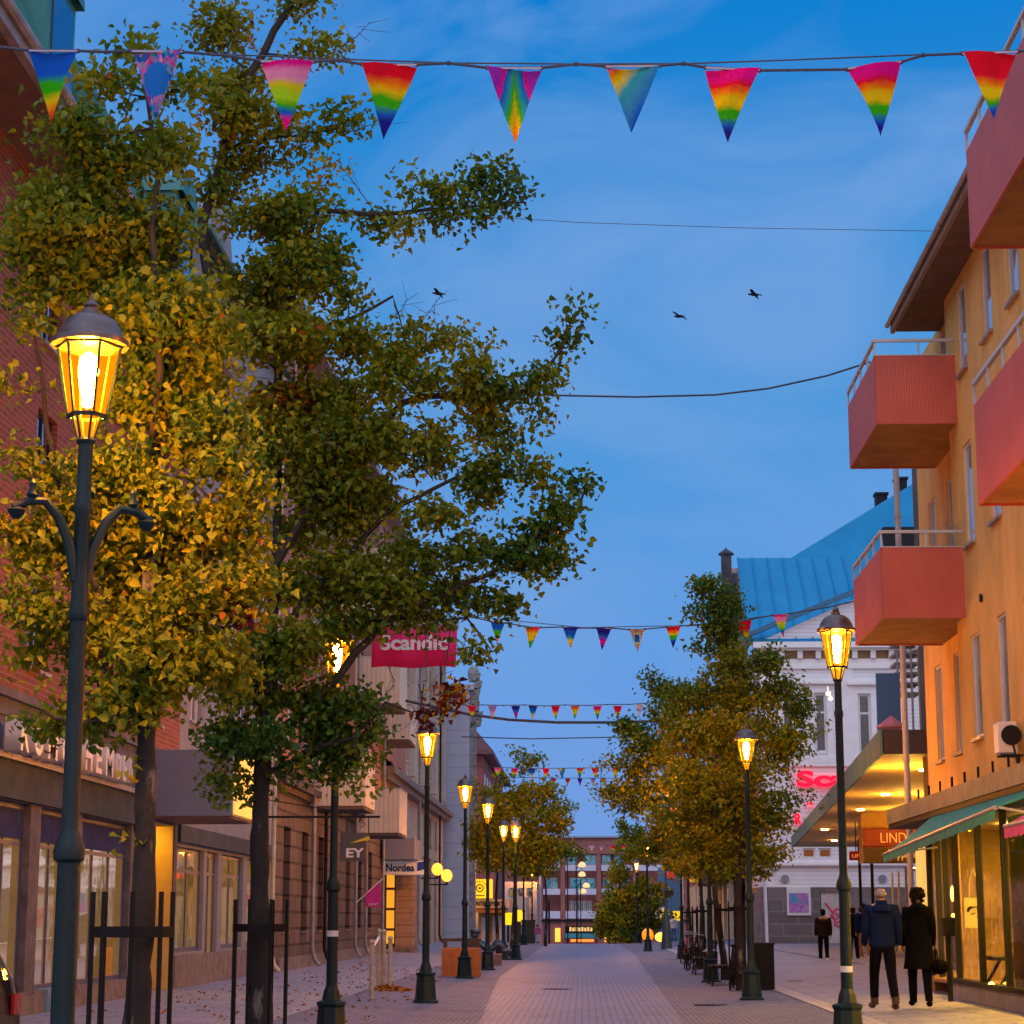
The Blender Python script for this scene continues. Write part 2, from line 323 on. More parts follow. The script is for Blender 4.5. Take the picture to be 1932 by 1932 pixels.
# ================================================================ STREET LAMPS
def lantern_post(arms=False):
    r = thing('street_lamp', 'x', 'street lamp', (0,0,0), 'green lantern street lamps lining the street')
    b = MB(); b.lathe((0,0,0), [(.24,0),(.24,.06),(.215,.075),(.20,.09),(.165,.50),(.185,.53),(.185,.56),(.12,.58),(.10,.68),(.075,.74)], 8, R(22.5)); b.build('base', M_green, r)
    p = MB(); p.lathe((0,0,0), [(.070,.74),(.064,1.86),(.088,1.88),(.092,1.93),(.082,1.97),(.06,2.02),(.050,2.06),(.046,3.9),(.055,3.92),(.055,3.97),(.044,3.99),(.042,4.34)], 16)
    p.build('pole', M_green, r, True)
    if arms:
        for sg in (-1, 1):
            a = MB(); pts = [V(sg*.03, 0, 3.50), V(sg*.07, 0, 3.70), V(sg*.14, 0, 3.86), V(sg*.23, 0, 3.96), V(sg*.33, 0, 3.95), V(sg*.42, 0, 3.90)]
            a.tube(pts, [.034,.032,.030,.028,.026,.024], 8); a.lathe((sg*.40, 0, 3.84), [(.02,0),(.04,.02),(.055,.05),(.02,.07)], 10); a.lathe((sg*.31,0,3.97), [(.02,0),(.035,.02),(.018,.06),(.024,.09),(.002,.12)], 10)
            a.build('bracket', M_green, r, True)
        a = MB(); a.lathe((0,0,0), [(.05,3.26),(.062,3.28),(.062,3.32),(.052,3.38),(.05,3.46),(.047,3.6)], 12); a.build('clamp', M_green, r, True)
    f = MB(); n = 6; z0, z1, r0, r1 = 4.5, 4.93, .115, .19
    for k in range(n):
        a0 = 2*math.pi*(k+.5)/n; a1 = 2*math.pi*(k+1.5)/n; P = lambda a, rr, z: V(math.cos(a)*rr, math.sin(a)*rr, z)
        f.bar(P(a0, r0, z0), P(a0, r1, z1), .014); f.bar(P(a0, .05, 4.36), P(a0, .085, z0), .012)
        f.bar(P(a0, r0, z0), P(a1, r0, z0), .02, .022); f.bar(P(a0, r1, z1), P(a1, r1, z1), .02, .02)
    f.lathe((0,0,0), [(.05,4.33),(.06,4.35),(.05,4.37)], 12)
    l = f.build('lantern', M_green, r)
    g = MB()
    for k in range(n):
        a0 = 2*math.pi*(k+.5)/n; a1 = 2*math.pi*(k+1.5)/n; e = .004
        g.poly([P(a0, r0-e, z0+.01), P(a1, r0-e, z0+.01), P(a1, r1-e, z1-.01), P(a0, r1-e, z1-.01)])
        g.poly([P(a0, .05, 4.37), P(a1, .05, 4.37), P(a1, .083, z0-.01), P(a0, .083, z0-.01)])
    g.build('glass', M_amberglass, l)
    q = MB(); q.lathe((0,0,0), [(.002,4.55),(.03,4.565),(.035,4.62),(.05,4.68),(.062,4.78),(.055,4.86),(.025,4.89),(.002,4.9)], 12); q.build('bulb', M_bulb, l, True)
    c = MB(); c.lathe((0,0,0), [(.17,4.93),(.232,4.935),(.235,4.965),(.205,4.985),(.19,5.03),(.155,5.09),(.10,5.125),(.055,5.135),(.055,5.165),(.035,5.175),(.045,5.19),(.03,5.215),(.01,5.23),(.006,5.27)], 18); c.build('cap', M_copper_cap, l, True)
    return r
def solveY(px, py, z):
    d = ray(px, py); return (CAM+d*((z-CZ)/d.z))
LP0 = lantern_post(False); LP1 = lantern_post(True)
p1 = solveY(163, 832, 4.35); LP1.location = (at(126, 1720, p1.y).x, p1.y, 0)
LP1.rotation_euler.z = R(32); LP1.rotation_euler.y = R(0)
LP1['label'] = 'large lantern street lamp with two curved empty arms in front of the nearest tree'; LP1['group'] = 'green lantern street lamps lining the street'
LAMPS = [(628, 25.6, 'lantern lamp whose light shines through leaves left of the dark hanging round sign'),
 (804, 39.0, 'lantern lamp on a tall base standing left of the orange planter box'),
 (877, 54.6, 'lantern lamp standing directly in front of the orange planter box'),
 (920, 63.5, 'lantern lamp just right of the white building, beside the granite plinth sculpture'),
 (950, 78.5, 'left lantern of the close pair glowing in the far left tree crown'),
 (973, 79.5, 'right lantern of the close pair glowing in the far left tree crown'),
 (988, 122, 'far left lantern lamp under the tree, above the glowing yellow boxes'),
 (1004, 142, 'small far lantern lamp right of the glowing yellow boxes'),
 (1013, 168, 'farthest left lantern lamp, low beside the brick building at the street end'),
 (1594, 24.9, 'lantern lamp with white sticker beside the walking couple, under the red balcony'),
 (1415, 40.4, 'lantern lamp lighting the right hand tree beside the tall black bin'),
 (1339, 51.5, 'lantern lamp half hidden inside the right tree crown'),
 (1286, 80, 'lantern lamp with dark base left of the parked bicycles'),
 (1222, 99, 'far right lantern lamp left of the round blue sign'),
 (1202, 132, 'glowing far lantern above the small green tree at the street end'),
 (1196, 165, 'farthest right lantern lamp, low in the small green tree')]
for i, (px, Y, lb) in enumerate(LAMPS):
    o = LP0 if i == 0 else copy_tree(LP0)
    x = at(px, 1732, Y).x; o.location = (x, Y, gz(x, Y) if Y > 120 else 0.0); o.rotation_euler.z = R(17*i % 60); o['label'] = lb
for X_, Y_, lb in ((3.0, 12.4, 'right row lantern lamp nearest the camera, opposite the large left lamp'), (-3.0, 0.4, 'left row lantern lamp standing beside the camera'), (3.0, 0.2, 'right row lantern lamp standing beside the camera')):
    o = copy_tree(LP0); o.location = (X_, Y_, 0); o['label'] = lb
# white sticker bands on two posts
for px, Y, zz, lb in ((628, 25.6, 1.33, 'pale sticker band wrapped round the lamp post left of the ball topped posts'), (1594, 24.9, .93, 'white sticker band wrapped round the lamp post beside the couple')):
    s = MB(); x = at(px, 1732, Y).x; s.lathe((x, Y, zz), [(.0725, 0), (.0725, .07)], 16, caps=False); tag(s.build('sticker', M_white, None), lb, 'sticker', 'sticker bands on lamp posts')
# ================================================================ LEFT BRICK BUILDING
M_brick = brickmat('red_brick', (.33, .070, .036), (.20, .042, .025), (.30, .16, .11), .26, .085, .012, vary=.3)
M_soffit = pm('soffit_render', (.20, .12, .11), .85, .25, 2)
M_coppergreen = pm('green_copper', (.05, .30, .28), .5, .35, 1.5, col2=(.02, .15, .17), stretch=(1, 1, .4))
M_fascia = pm('fascia_plate', (.11, .12, .14), .9, .35, 2, col2=(.05, .08, .09), spec=.1)
M_stoneplinth = pm('granite_plinth', (.24, .20, .19), .8, .3, 4, .3, 30)
M_pillar = pm('pillar_stone', (.15, .14, .165), .8, .35, 3, .3, 25)
M_frameblue = pm('blue_grey_frames', (.07, .09, .20), .5, .2, 4)
M_transom = pm('transom_panel', (.05, .065, .18), .9, .2, 3, spec=.05)
XL = -7.7; Ux, Uy = V(1,0,0), V(0,1,0)
bl = thing('brick_building', 'red brick building with green copper mansard roof and shop front at the left edge', 'building', (XL-3, 25, 0))
w = MB(); holes = []; wins = []
Y0, Y1 = 14., 39.6
for yc in (20.2, 24.6, 29.0, 33.2, 37.2):
    for zs in (5.0, 7.35, 9.7): wins.append((yc-.55-Y0, yc+.55-Y0, zs-4.5, zs-4.5+1.35))
wall(w, (XL, Y0, 4.5), Uy, (-1,0,0), Y1-Y0, 7.4, wins, .16)
w.box(XL-8, XL-.4, Y0, Y1-.02, 4.5, 11.9); w.box(XL-8, XL-.4, Y0, 36.7, 0, 4.49); w.box(XL-8, XL-1.33, 36.7, Y1-.02, 0, 4.49); w.poly([(XL, Y1, 4.5), (XL-8, Y1, 4.5), (XL-8, Y1, 11.9), (XL, Y1, 11.9)])
w.build('wall', M_brick, bl)
M_blind = pm('yellow_blind', (.62, .52, .10), .7, .1, 3)
for i, h in enumerate(wins):
    f = window(bl, (XL, Y0, 4.5), Uy, (-1,0,0), h, M_dark, M_glassdark, .1, 2, 1, .07, .06, M_zinc)
    if i in (6, 9):
        bb = MB(); bb.box(XL-.19, XL-.17, Y0+h[0]+.05, Y0+h[1]-.05, 4.5+h[2]+.1, 4.5+h[3]-.05); bb.build('blind', M_blind, f)
# stone ledge between floors, soffit, gutter, mansard
m = MB(); m.box(XL, XL+.10, Y0, Y1, 4.44, 4.56); m.box(XL, XL+.05, Y0, Y1, 4.2, 4.30); m.build('ledge', M_pillar, bl)
m = MB(); m.box(XL-.2, XL+.85, Y0, Y1+.1, 11.9, 12.02); m.build('soffit', M_soffit, bl)
m = MB(); m.box(XL+.85, XL+.97, Y0, Y1+.1, 11.88, 12.1); m.tube([(XL+1.02, Y0, 12.1), (XL+1.02, Y1, 12.1)], .07, 8); m.build('gutter', M_zinc, bl)
m = MB(); e0, e1 = V(XL+.80, Y0, 12.12), V(XL-.55, Y0, 15.4)
m.poly([e0, V(e0.x, Y1, e0.z), V(e1.x, Y1, e1.z), e1]); m.poly([V(e0.x, Y1, e0.z), V(XL-8, Y1, 12.1), V(XL-8, Y1, 15.4), V(e1.x, Y1, e1.z)]); m.poly([e1, V(e1.x, Y1, e1.z), V(XL-8, Y1, 15.9), V(XL-8, Y0, 15.9)])
for k in range(int((Y1-Y0)/.55)):
    y = Y0+.3+k*.55; d = (e1-e0).normalized(); nrm = V(d.z, 0, -d.x)
    c = (e0+e1)/2; m.obox(V(c.x, y, c.z)+nrm*.02, V(d.x,0,d.z)*1.75, V(0,.012,0), nrm*.03)
m.build('roof', M_coppergreen, bl)
for yc, wd in ((27.2, 1.5), (36.3, 1.4)):
    d = MB(); x0, x1 = XL-1.2, XL+.42; d.box(x0, x1, yc-wd/2, yc+wd/2, 12.3, 14.5)
    pr = [(math.cos(a)*wd/2*1.08, math.sin(a)*.5) for a in np.linspace(0, math.pi, 9)]
    vs = [V(x1+.12, yc+a, 14.5+b) for a, b in pr]+[V(x0, yc+a, 14.5+b) for a, b in pr]
    d.mesh(vs, [(i, i+1, i+10, i+9) for i in range(8)]+[tuple(range(9))[::-1]]); do = d.build('dormer', M_coppergreen, bl)
    g_ = MB(); g_.box(x1+.005, x1+.03, yc-wd*.36, yc+wd*.36, 12.7, 14.3); g_.build('dormer_window', M_glassdark, do)
# shop front below
w = MB(); sh = [(27.0-14, 28.95-14, .55, 3.1, .2), (29.5-14, 31.4-14, .55, 3.1, .2), (32.0-14, 35.5-14, .55, 3.1, .2), (22.4-14, 26.4-14, .55, 3.1, .2), (36.9-14, 39.3-14, 0.1, 3.25, 1.3)]
wall(w, (XL+.02, Y0, 0), Uy, (-1,0,0), Y1-Y0, 4.5, sh, .2); w.build('shop_wall', M_pillar, bl)
m = MB()
m.box(XL-1.32, XL-1.28, 36.8, 39.35, 0, 3.3); m.build('entrance_wall', M_cream, bl)
m = MB(); m.box(XL-1.27, XL+.0, 39.22, 39.28, .2, 3.24); m.build('entrance_panel', pm('entrance_panel', (.75, .52, .16), .6, .15, 2), bl)
for h, nx in zip(sh[:4], (2, 2, 3, 4)):
    f = window(bl, (XL+.02, Y0, 0), Uy, (-1,0,0), h, M_frameblue, M_glassleft, .12, nx, 1, .07, .03, M_stoneplinth, 'shop_window', ysplit=[2.56])
    t = MB(); t.box(XL-.10, XL-.07, Y0+h[0]+.08, Y0+h[1]-.08, 2.62, 3.02); t.build('transom', M_transom, f)
m = MB(); m.box(XL+.025, XL+.09, 26.8, 36.0, 3.12, 3.62); m.build('fascia', M_fascia, bl)
m = MB(); m.box(XL+.022, XL+.07, 14, 36.7, .0, .50); m.build('plinth', M_stoneplinth, bl)
m = MB(); m.box(XL+.023, XL+.10, 35.7, 36.7, 3.0, 4.5); m.build('blue_panel', M_transom, bl)
m = MB(); m.box(XL-.12, XL+.12, 29.9, 31.1, .1, .56); m.box(XL+.12, XL+.14, 29.98, 31.0, .16, .5); m.build('cabinet', pm('pale_blue_panel', (.16, .30, .42), .5), bl)
# lettering
M_letter = pm('letter_white', (.70, .70, .74), .4, .05)
sg = thing('shop_sign', 'row of tall white raised letters on the shop fascia of the brick building', 'shop sign', (XL+.1, 31, 3.65))
m = MB(); m.box(XL+.10, XL+.16, 26.6, 35.3, 3.62, 3.70); m.build('rail', M_zinc, sg)
ycur = 26.9
for ch, wd in [('R', .5), ('O', .55), ('M', .6), ('O', .55), ('T', .5), ('H', .5), ('E', .45), ('M', .6), ('D', .33), ('E', .3), ('N', .33)]:
    hgt = .44 if wd > .4 else .40
    text('letter', ch, M_letter, sg, (XL+.27, ycur+wd/2, 3.70+hgt/2), wd*.85, hgt, (0,-1,0) if False else (0,1,0), (0,0,1), .22, .02); ycur += wd+.18 if wd > .4 else wd+.13
m = MB(); m.lathe((XL+.5, 29.8, 4.12), [(.002,0),(.03,.01),(.035,.03),(.002,.05)], 10); tag(m.build('spotlight', emat('sign_spot', (1, .5, .08), 25), None, True), 'small amber spotlight shining over the white shop letters', 'spotlight')
# entrance canopy box
M_greybox = pm('purple_grey_panel', (.20, .22, .30), .6, .06, 3)
cb = thing('entrance_canopy', 'big grey box canopy with lit yellow end behind the nearest tree trunk', 'canopy', (XL+.7, 38, 3.3))
m = MB(); m.box(XL+.03, XL+1.5, 36.9, 39.5, 3.32, 4.5); m.build('box', M_greybox, cb, bevel=.01)
m = MB(); m.box(XL+.06, XL+1.47, 36.93, 39.47, 3.29, 3.316); m.build('underside', M_soffit, cb)
m = MB(); m.box(XL+1.505, XL+1.53, 36.95, 39.45, 3.36, 4.46); m.build('lit_panel', emat('lit_sign_panel', (1, .58, .12), .75), cb)
m = MB(); m.lathe((XL-.55, 38.7, 3.2), [(.08,0),(.08,.03)], 14); tag(m.build('downlight', emat('entrance_light', (1, .5, .03), 260), None), 'bright downlight in the yellow shop entrance', 'downlight')
# ================================================================ GREY BUILDING (between brick and salmon)
M_greywall = pm('grey_render', (.28, .29, .33), .85, .15, 1, .2, 30)
gb = thing('grey_building', 'pale grey rendered building behind the nearest trees with blue framed shop windows', 'building', (XL-3, 46, 0))
w = MB(); wins = [(yc, yc+1.2, zs, zs+1.7) for yc in (1.2, 4.2, 7.2, 10.2) for zs in (5.4, 8.5, 11.6)]
sh = [(.3, 3.2, .9, 2.9), (3.5, 4.9, .35, 2.9), (5.4, 8.2, .9, 2.9), (8.8, 12.0, .9, 2.9)]
wall(w, (XL-.05, 39.65, 0), Uy, (-1,0,0), 12.8, 15.2, wins+sh, .18); w.box(XL-8, XL-.5, 39.7, 52.4, 0, 15.2)
w.build('wall', M_greywall, gb)
for h in wins: window(gb, (XL-.05, 39.65, 0), Uy, (-1,0,0), h, M_white, M_glassdark, .1, 2, 1, .07, .06, M_zinc)
for h in sh: window(gb, (XL-.05, 39.65, 0), Uy, (-1,0,0), h, M_frameblue, M_glassleft, .1, 2, 1, .09, None, None, 'shop_window', ysplit=[2.45])
m = MB(); m.box(XL-.046, XL+.02, 39.7, 52.4, 0, .85); m.build('plinth', M_stoneplinth, gb)
m = MB(); m.box(XL-.046, XL+.06, 39.7, 52.4, 2.98, 3.3); m.build('fascia', M_fascia, gb)
m = MB(); m.poly([(XL+.3, 39.7, 15.2), (XL+.3, 52.45, 15.2), (XL-3, 52.45, 18.4), (XL-3, 39.7, 18.4)]); m.poly([(XL+.3, 39.7, 15.2), (XL-3, 39.7, 18.4), (XL-8, 39.7, 18.4), (XL-8, 39.7, 15.2)]); m.poly([(XL-3, 39.7, 18.4), (XL-3, 52.45, 18.4), (XL-8, 52.45, 18.4), (XL-8, 39.7, 18.4)]); m.build('roof', M_coppergreen, gb, solid=.05)
for yc in (42.5, 48.5):
    m = MB()
    pr = [(math.cos(a)*1.5, math.sin(a)*1.5) for a in np.linspace(0, math.pi, 15)]
    vs = [V(XL+.02, yc+a, 15.2+b) for a, b in pr]+[V(XL-1.6, yc+a, 15.2+b) for a, b in pr]
    m.mesh(vs, [(i, i+1, i+16, i+15) for i in range(14)]+[tuple(range(15))[::-1]]); m.build('gable', M_greywall, gb)
def downpipe(px_or_xy, z0, z1, label, mat=M_zinc, r=.055, kick=True, name='drainpipe'):
    x, y = px_or_xy; m = MB()
    pts = [V(x+.22, y-.05, z0+.08), V(x+.08, y, z0+.22), V(x, y, z0+.5), V(x, y, z1)] if kick else [V(x, y, z0), V(x, y, z1)]
    m.tube(pts, r, 10)
    z = z0+1.0
    while z < z1: m.lathe((x, y, z), [(r+.012, 0), (r+.012, .05)], 10); z += 2.0
    o = m.build(name, mat, None, True); return tag(o, label, 'drainpipe', 'drainpipes on the facades')
# ================================================================ SALMON BUILDING with stone ground floor
M_salmon = pm('salmon_render', (.40, .165, .11), .85, .15, 1, .2, 30)
M_rust = brickmat('rusticated_stone', (.15, .105, .09), (.095, .07, .062), (.025, .02, .02), 1.1, .42, .035, vary=.4, bump=.9)
M_beige = pm('beige_render', (.54, .43, .32), .85, .2, 1, .25, 25)
M_corr = sidemat('ribbed_cream_panel', (.72, .65, .52), (.60, .54, .44), .16, 'v', .6, (.44, .40, .33), .12)
XS = -7.85
sb = thing('apartment_building', 'salmon apartment building with dark stone ground floor and cream ribbed balconies', 'building', (XS-3, 70, 0))
w = MB(); wall(w, (XS, 52.5, 5.3), Uy, (-1,0,0), 40, 12.2, wn := [(u, u+1.3, v, v+1.7) for u in (2.5, 6, 9.5, 15, 20.6, 24.5, 28.5, 32.5, 36.5) for v in (.9, 3.9, 6.9, 9.9)], .2)
w.box(XS-8, XS-.5, 52.5, 92.5, 5, 17.5); w.build('wall', M_salmon, sb)
for h in wn: window(sb, (XS, 52.5, 5.3), Uy, (-1,0,0), h, M_white, M_glassdark, .12, 2, 1, .08, .06, M_zinc)
w = MB(); gh = [(u, u+1.25, 1.2, 3.9) for u in (1.6, 5.2, 8.8, 12.4, 16.0, 19.6, 23.2)]; wall(w, (XS+.12, 52.5, 0), Uy, (-1,0,0), 28.5, 5.1, gh, .4); w.poly([(XS+.12, 52.5, 0), (XS-2, 52.5, 0), (XS-2, 52.5, 5.1), (XS+.12, 52.5, 5.1)])
w.box(XS-8, XS-.6, 52.55, 81, 0, 5.1)
w.build('ground_floor', M_rust, sb)
for h in gh: window(sb, (XS+.12, 52.5, 0), Uy, (-1,0,0), h, M_dark, M_glassdark, .28, 2, 1, .09, .05, M_stoneplinth, ysplit=[3.0])
m = MB(); m.box(XS+.12, XS+.24, 52.45, 81, 4.75, 4.9); m.box(XS+.12, XS+.42, 52.4, 81, 4.9, 5.08); m.box(XS+.12, XS+.30, 52.4, 81, 5.08, 5.22); m.build('cornice', M_rust, sb)
m = MB(); m.box(XS+.124, XS+.30, 52.5, 81, 0, .55); m.build('plinth', M_stoneplinth, sb)
m = MB(); m.box(XS-8, XS+.5, 52.5, 92.5, 17.5, 17.8); m.build('roof_edge', M_zinc, sb)
def cream_balcony(px0, px1, pyt, pyb, Y, dep, tall=None):
    a = at(px0, pyb, Y); b = at(px1, pyt, Y); x0, x1 = XS-.0, b.x; z0, z1 = a.z, b.z
    s_ = MB(); s_.box(x0, x1+.0, Y-.04, Y+dep+.04, z0-.12, z0); bo = s_.build('balcony', pm('balcony_slab', (.12, .085, .07), .8), sb)
    p = MB(); p.box(x0+.01, x1+.04, Y-.06, Y, z0-.02, z1); p.box(x1-.02, x1+.04, Y+.003, Y+dep, z0-.02, z1); p.box(x0+.01, x1+.04, Y+dep+.003, Y+dep+.06, z0-.02, z1)
    p.build('panel', M_corr, bo)
    r_ = MB(); r_.box(x0, x1+.07, Y-.08, Y-.0, z1+.002, z1+.04); r_.box(x1, x1+.07, Y+.003, Y+dep, z1+.002, z1+.04); r_.build('handrail', M_zinc, bo)
cream_balcony(598, 688, 1415, 1519, 59.5, 2.6)
cream_balcony(675, 752, 1488, 1570, 71.5, 3.0)
cream_balcony(676, 752, 1238, 1326, 71.5, 3.0)
cream_balcony(676, 752, 1034, 1120, 71.5, 3.0)
cream_balcony(598, 688, 1080, 1175, 59.5, 2.6)
cream_balcony(724, 772, 1331, 1394, 80.0, 3.0)
def on_wall(px, X, py=1732): q = atX(px, py, X); return q
for px, X, z0, z1, lb, mt in ((513, -7.5, .2, 15, 'pale drainpipe at the edge of the dark stone ground floor', M_cream), (590, -7.5, .2, 15, 'grey drainpipe on the stone wall left of the tan balcony', M_zinc),
    (613, -7.45, .2, 4.8, 'dark drainpipe on the stone wall beneath the lowest balcony', M_dark), (671, -7.5, .2, 14, 'long grey drainpipe beside the cream balcony stack', M_zinc),
    (690, -7.5, .2, 4.9, 'grey drainpipe on the stone wall behind the magenta flag', M_zinc), (722, -7.5, .2, 14, 'pale grey drainpipe right of the magenta flag', M_zinc)):
    q = on_wall(px, X); downpipe((X, q.y), z0, z1, lb, mt)
# ================================================================ BEIGE STONE BUILDING
XB = -8.0
eb = thing('stone_house', 'beige plastered building with cornice and dark stone arches beyond the balconies', 'building', (XB-3, 100, 0))
w = MB(); wn = [(u, u+1.4, v, v+2.2) for u in (2, 5.5, 9, 12.5, 16, 19.5, 23) for v in (8.6, 12.2)]; gh = [(u, u+1.9, .2, 4.6) for u in (8.6, 12.6, 16.6, 20.6, 24.2)]+[(u, u+1.5, 5.2, 6.7) for u in (8.8, 12.8, 16.8, 20.8)]
wall(w, (XB, 92.6, 0), Uy, (-1,0,0), 27.5, 16.5, wn+gh, .35); w.box(XB-8, XB-.7, 92.6, 120, 0, 16.5); w.build('wall', M_beige, eb)
for h in wn: window(eb, (XB, 92.6, 0), Uy, (-1,0,0), h, M_white, M_glassdark, .2, 2, 1, .1, .05, M_white)
for h in gh: window(eb, (XB, 92.6, 0), Uy, (-1,0,0), h, M_dark, M_glassdark, .28, 2, 1, .1, .05, M_stoneplinth)
m = MB(); m.box(XB, XB+.6, 82, 120.2, 7.2, 7.45); m.box(XB, XB+.4, 82, 120.1, 6.95, 7.2)
m.poly([(XB+.6, 82, 7.45), (XB+.6, 120, 7.45), (XB, 120, 7.95), (XB, 82, 7.95)]); m.build('cornice', M_stoneplinth, eb)
for yy in (96, 103, 110, 117):
    m = MB(); m.box(XB+.003, XB+.3, yy, yy+.7, 7.96, 16.4); m.build('pilaster', pm('pale_pilaster', (.58, .53, .47), .8), eb)
m = MB(); m.box(XB-8, XB+.7, 92.6, 120.4, 16.5, 16.9); m.build('roof_edge', M_zinc, eb)
for px, lb in ((790, 'dark grey drainpipe on the beige building left of the white tower'), (829, 'black drainpipe at the corner against the white tower')):
    X = -7.65; q = on_wall(px, X); downpipe((X, q.y), .2, 16, lb, M_zinc if px == 790 else M_dark)
# bank corner: stone pier entrance facing the camera
bk = thing('bank_entrance', 'rusticated stone entrance porch with amber lit door below the blue lettered sign', 'entrance', (-8.3, 84, 0))
q0, q1 = at(746, 1732, 84), at(779, 1732, 84)
m = MB(); 
for k in range(9): m.box(q0.x, q1.x+(.03 if k % 2 else 0), 84, 85.6, .35+k*.47, .35+k*.47+.44)
m.box(q0.x+.02, q1.x-.03, 84.04, 85.56, .0, 4.6); m.build('pier', brickmat('pier_stone', (.42, .28, .18), (.36, .24, .16), (.2, .14, .1), .9, .47, .01), bk)
m = MB(); m.box(at(722, 1732, 84).x, q0.x-.003, 84.4, 84.5, .1, 4.6); m.build('door_frame', pm('brown_frame', (.10, .05, .03), .6), bk)
d0, d1 = at(725, 1732, 84).x, at(743, 1732, 84).x
for k, (a, b) in enumerate(((2.75, 3.45), (1.95, 2.65), (1.15, 1.85), (.55, 1.05))):
    m = MB(); m.box(d0+.05, d1-.02, 84.36, 84.39, a, b); m.build('door_pane', emat('door_glow%d' % k, (1, .42, .03), .9, False), bk)
m = MB(); m.box(at(746, 1732, 84).x-.1, at(779, 1732, 84).x+.1, 83.9, 85.7, 0, .42); m.build('plinth', M_stoneplinth, bk)
bs = thing('hanging_box_sign', 'white box sign with blue bank lettering under a grey box canopy', 'shop sign', at(770, 1635, 82))
a, b = at(725, 1650, 82), at(806, 1624, 82); m = MB(); m.box(a.x, b.x, 82, 82.9, a.z, b.z); m.build('panel', pm('sign_white', (.70, .72, .80), .5, .03, emit=(.6, .6, .7), es=.1), bs)
M_blue = pm('sign_blue', (.005, .03, .35), .4, .05)
text('lettering', 'Nordea', M_blue, bs, at(755, 1637, 81.97), at(783, 1636, 82).x-at(729, 1636, 82).x, .30, ext=.03, bold=.03)
m = MB(); c = at(794, 1634, 81.96); m.mesh([c+V(-.14,0,-.2), c+V(.12,0,-.12), c+V(.16,0,.2), c+V(-.13,0,.14), c+V(-.14,.03,-.2), c+V(.12,.03,-.12), c+V(.16,.03,.2), c+V(-.13,.03,.14)], [(0,1,2,3),(4,7,6,5),(0,4,5,1),(1,5,6,2),(2,6,7,3),(3,7,4,0)]); m.build('emblem', M_blue, bs)
a, b = at(725, 1622, 80), at(783, 1581, 80); m = MB(); m.box(XS+.2, b.x, 80, 83.5, a.z, b.z)
tag(m.build('box_canopy', M_greybox, None, bevel=.02), 'small grey box canopy directly above the blue lettered sign', 'canopy')
for px, py, lb in ((825, 1640, 'left globe of the two amber wall globes beyond the bank'), (843, 1652, 'right globe of the two amber wall globes beyond the bank')):
    c = at(px, py, 100); t = thing('wall_lamp', lb, 'wall lamp', c, 'amber wall globes')
    m = MB(); m.ell(c, (.27, .27, .3)); m.build('globe', emat('globe_amber', (1, .42, .04), 2.2), t, True)
    m = MB(); m.bar(c+V(-.9, 0, -.42), c+V(0, 0, -.42), .06); m.tube([c+V(0,0,-.45), c+V(0,0,-.28)], .05, 8); m.build('arm', M_dark, t)
# ================================================================ WHITE TOWER, RED HOUSE
M_wtile = sidemat('pale_panels', (.50, .55, .68), (.44, .50, .64), .72, 'h', .55, (.25, .28, .36), .03)
wt = thing('white_tower', 'tall pale panelled building projecting into the street with carved rooftop ornament', 'building', (-7.2, 122, 0))
a, b = at(836, 1732, 120.5), at(884, 1732, 120.5)
m = MB(); m.box(a.x-1.5, b.x, 120.5, 126.3, 0, 14.6); m.build('wall', M_wtile, wt)
m = MB(); m.box(b.x, b.x+.35, 120.9, 121.9, 0, 14.0); m.box(b.x, b.x+.5, 120.8, 122, 13.4, 14.3)
for k in range(7): m.obox((b.x+.35+.10*math.sin(k*1.7), 121.2, 12.7+.45*k), V(.22+.08*math.cos(k),0,.05), V(0,.3,0), V(.04,0,.20))
m.ell((b.x+.2, 121.2, 15.6), (.35, .3, .5)); m.build('ornament', pm('carved_stone', (.36, .36, .36), .85, .4, 5, .5, 15), wt)
m = MB(); m.box(a.x-1.6, b.x+.25, 120.3, 126.4, 14.6, 14.9); m.build('cornice', M_wtile, wt)
for k in range(2):
    m = MB(); m.box(b.x+.001, b.x+.05, 122.6, 124, 2+k*4.5, 4.6+k*4.5); m.build('window', M_glassdark, wt)
rh = thing('red_house', 'red brown building with wide overhanging eaves beyond the pale tower', 'building', (-8, 155, 0))
M_redwall = pm('red_brown_render', (.30, .10, .09), .85, .2, 1)
a = at(910, 1732, 152).x; m = MB(); m.box(a-4, a, 152, 190, -2, 13.2); m.build('wall', M_redwall, rh)
m = MB(); m.mesh([(a-4, 151, 13.25), (a+.75, 151, 13.25), (a+.75, 190, 13.25), (a-4, 190, 13.25), (a-4, 151, 13.5), (a+.8, 151, 13.5), (a+.8, 190, 13.5), (a-4, 190, 13.5), (a-1.0, 151.5, 15.6), (a-1.0, 190, 15.6)], [(0,3,2,1),(0,1,5,4),(1,2,6,5),(4,5,8),(5,6,9,8),(2,3,7,6)]); m.build('roof', pm('dark_red_roof', (.16, .07, .08), .7, .2, 2), rh)
for k in range(4):
    m = MB(); m.box(a+.001, a+.04, 154+k*4, 155.6+k*4, 9.5, 12); m.build('window', M_white, rh)
m = MB()
for k in range(3): m.box(a, a+1.1, 158+.0, 162, 10.0+k*.42, 10.05+k*.42)
m.box(a, a+1.1, 158, 162, 8.7, 9.9); m.build('balcony', M_zinc, rh)
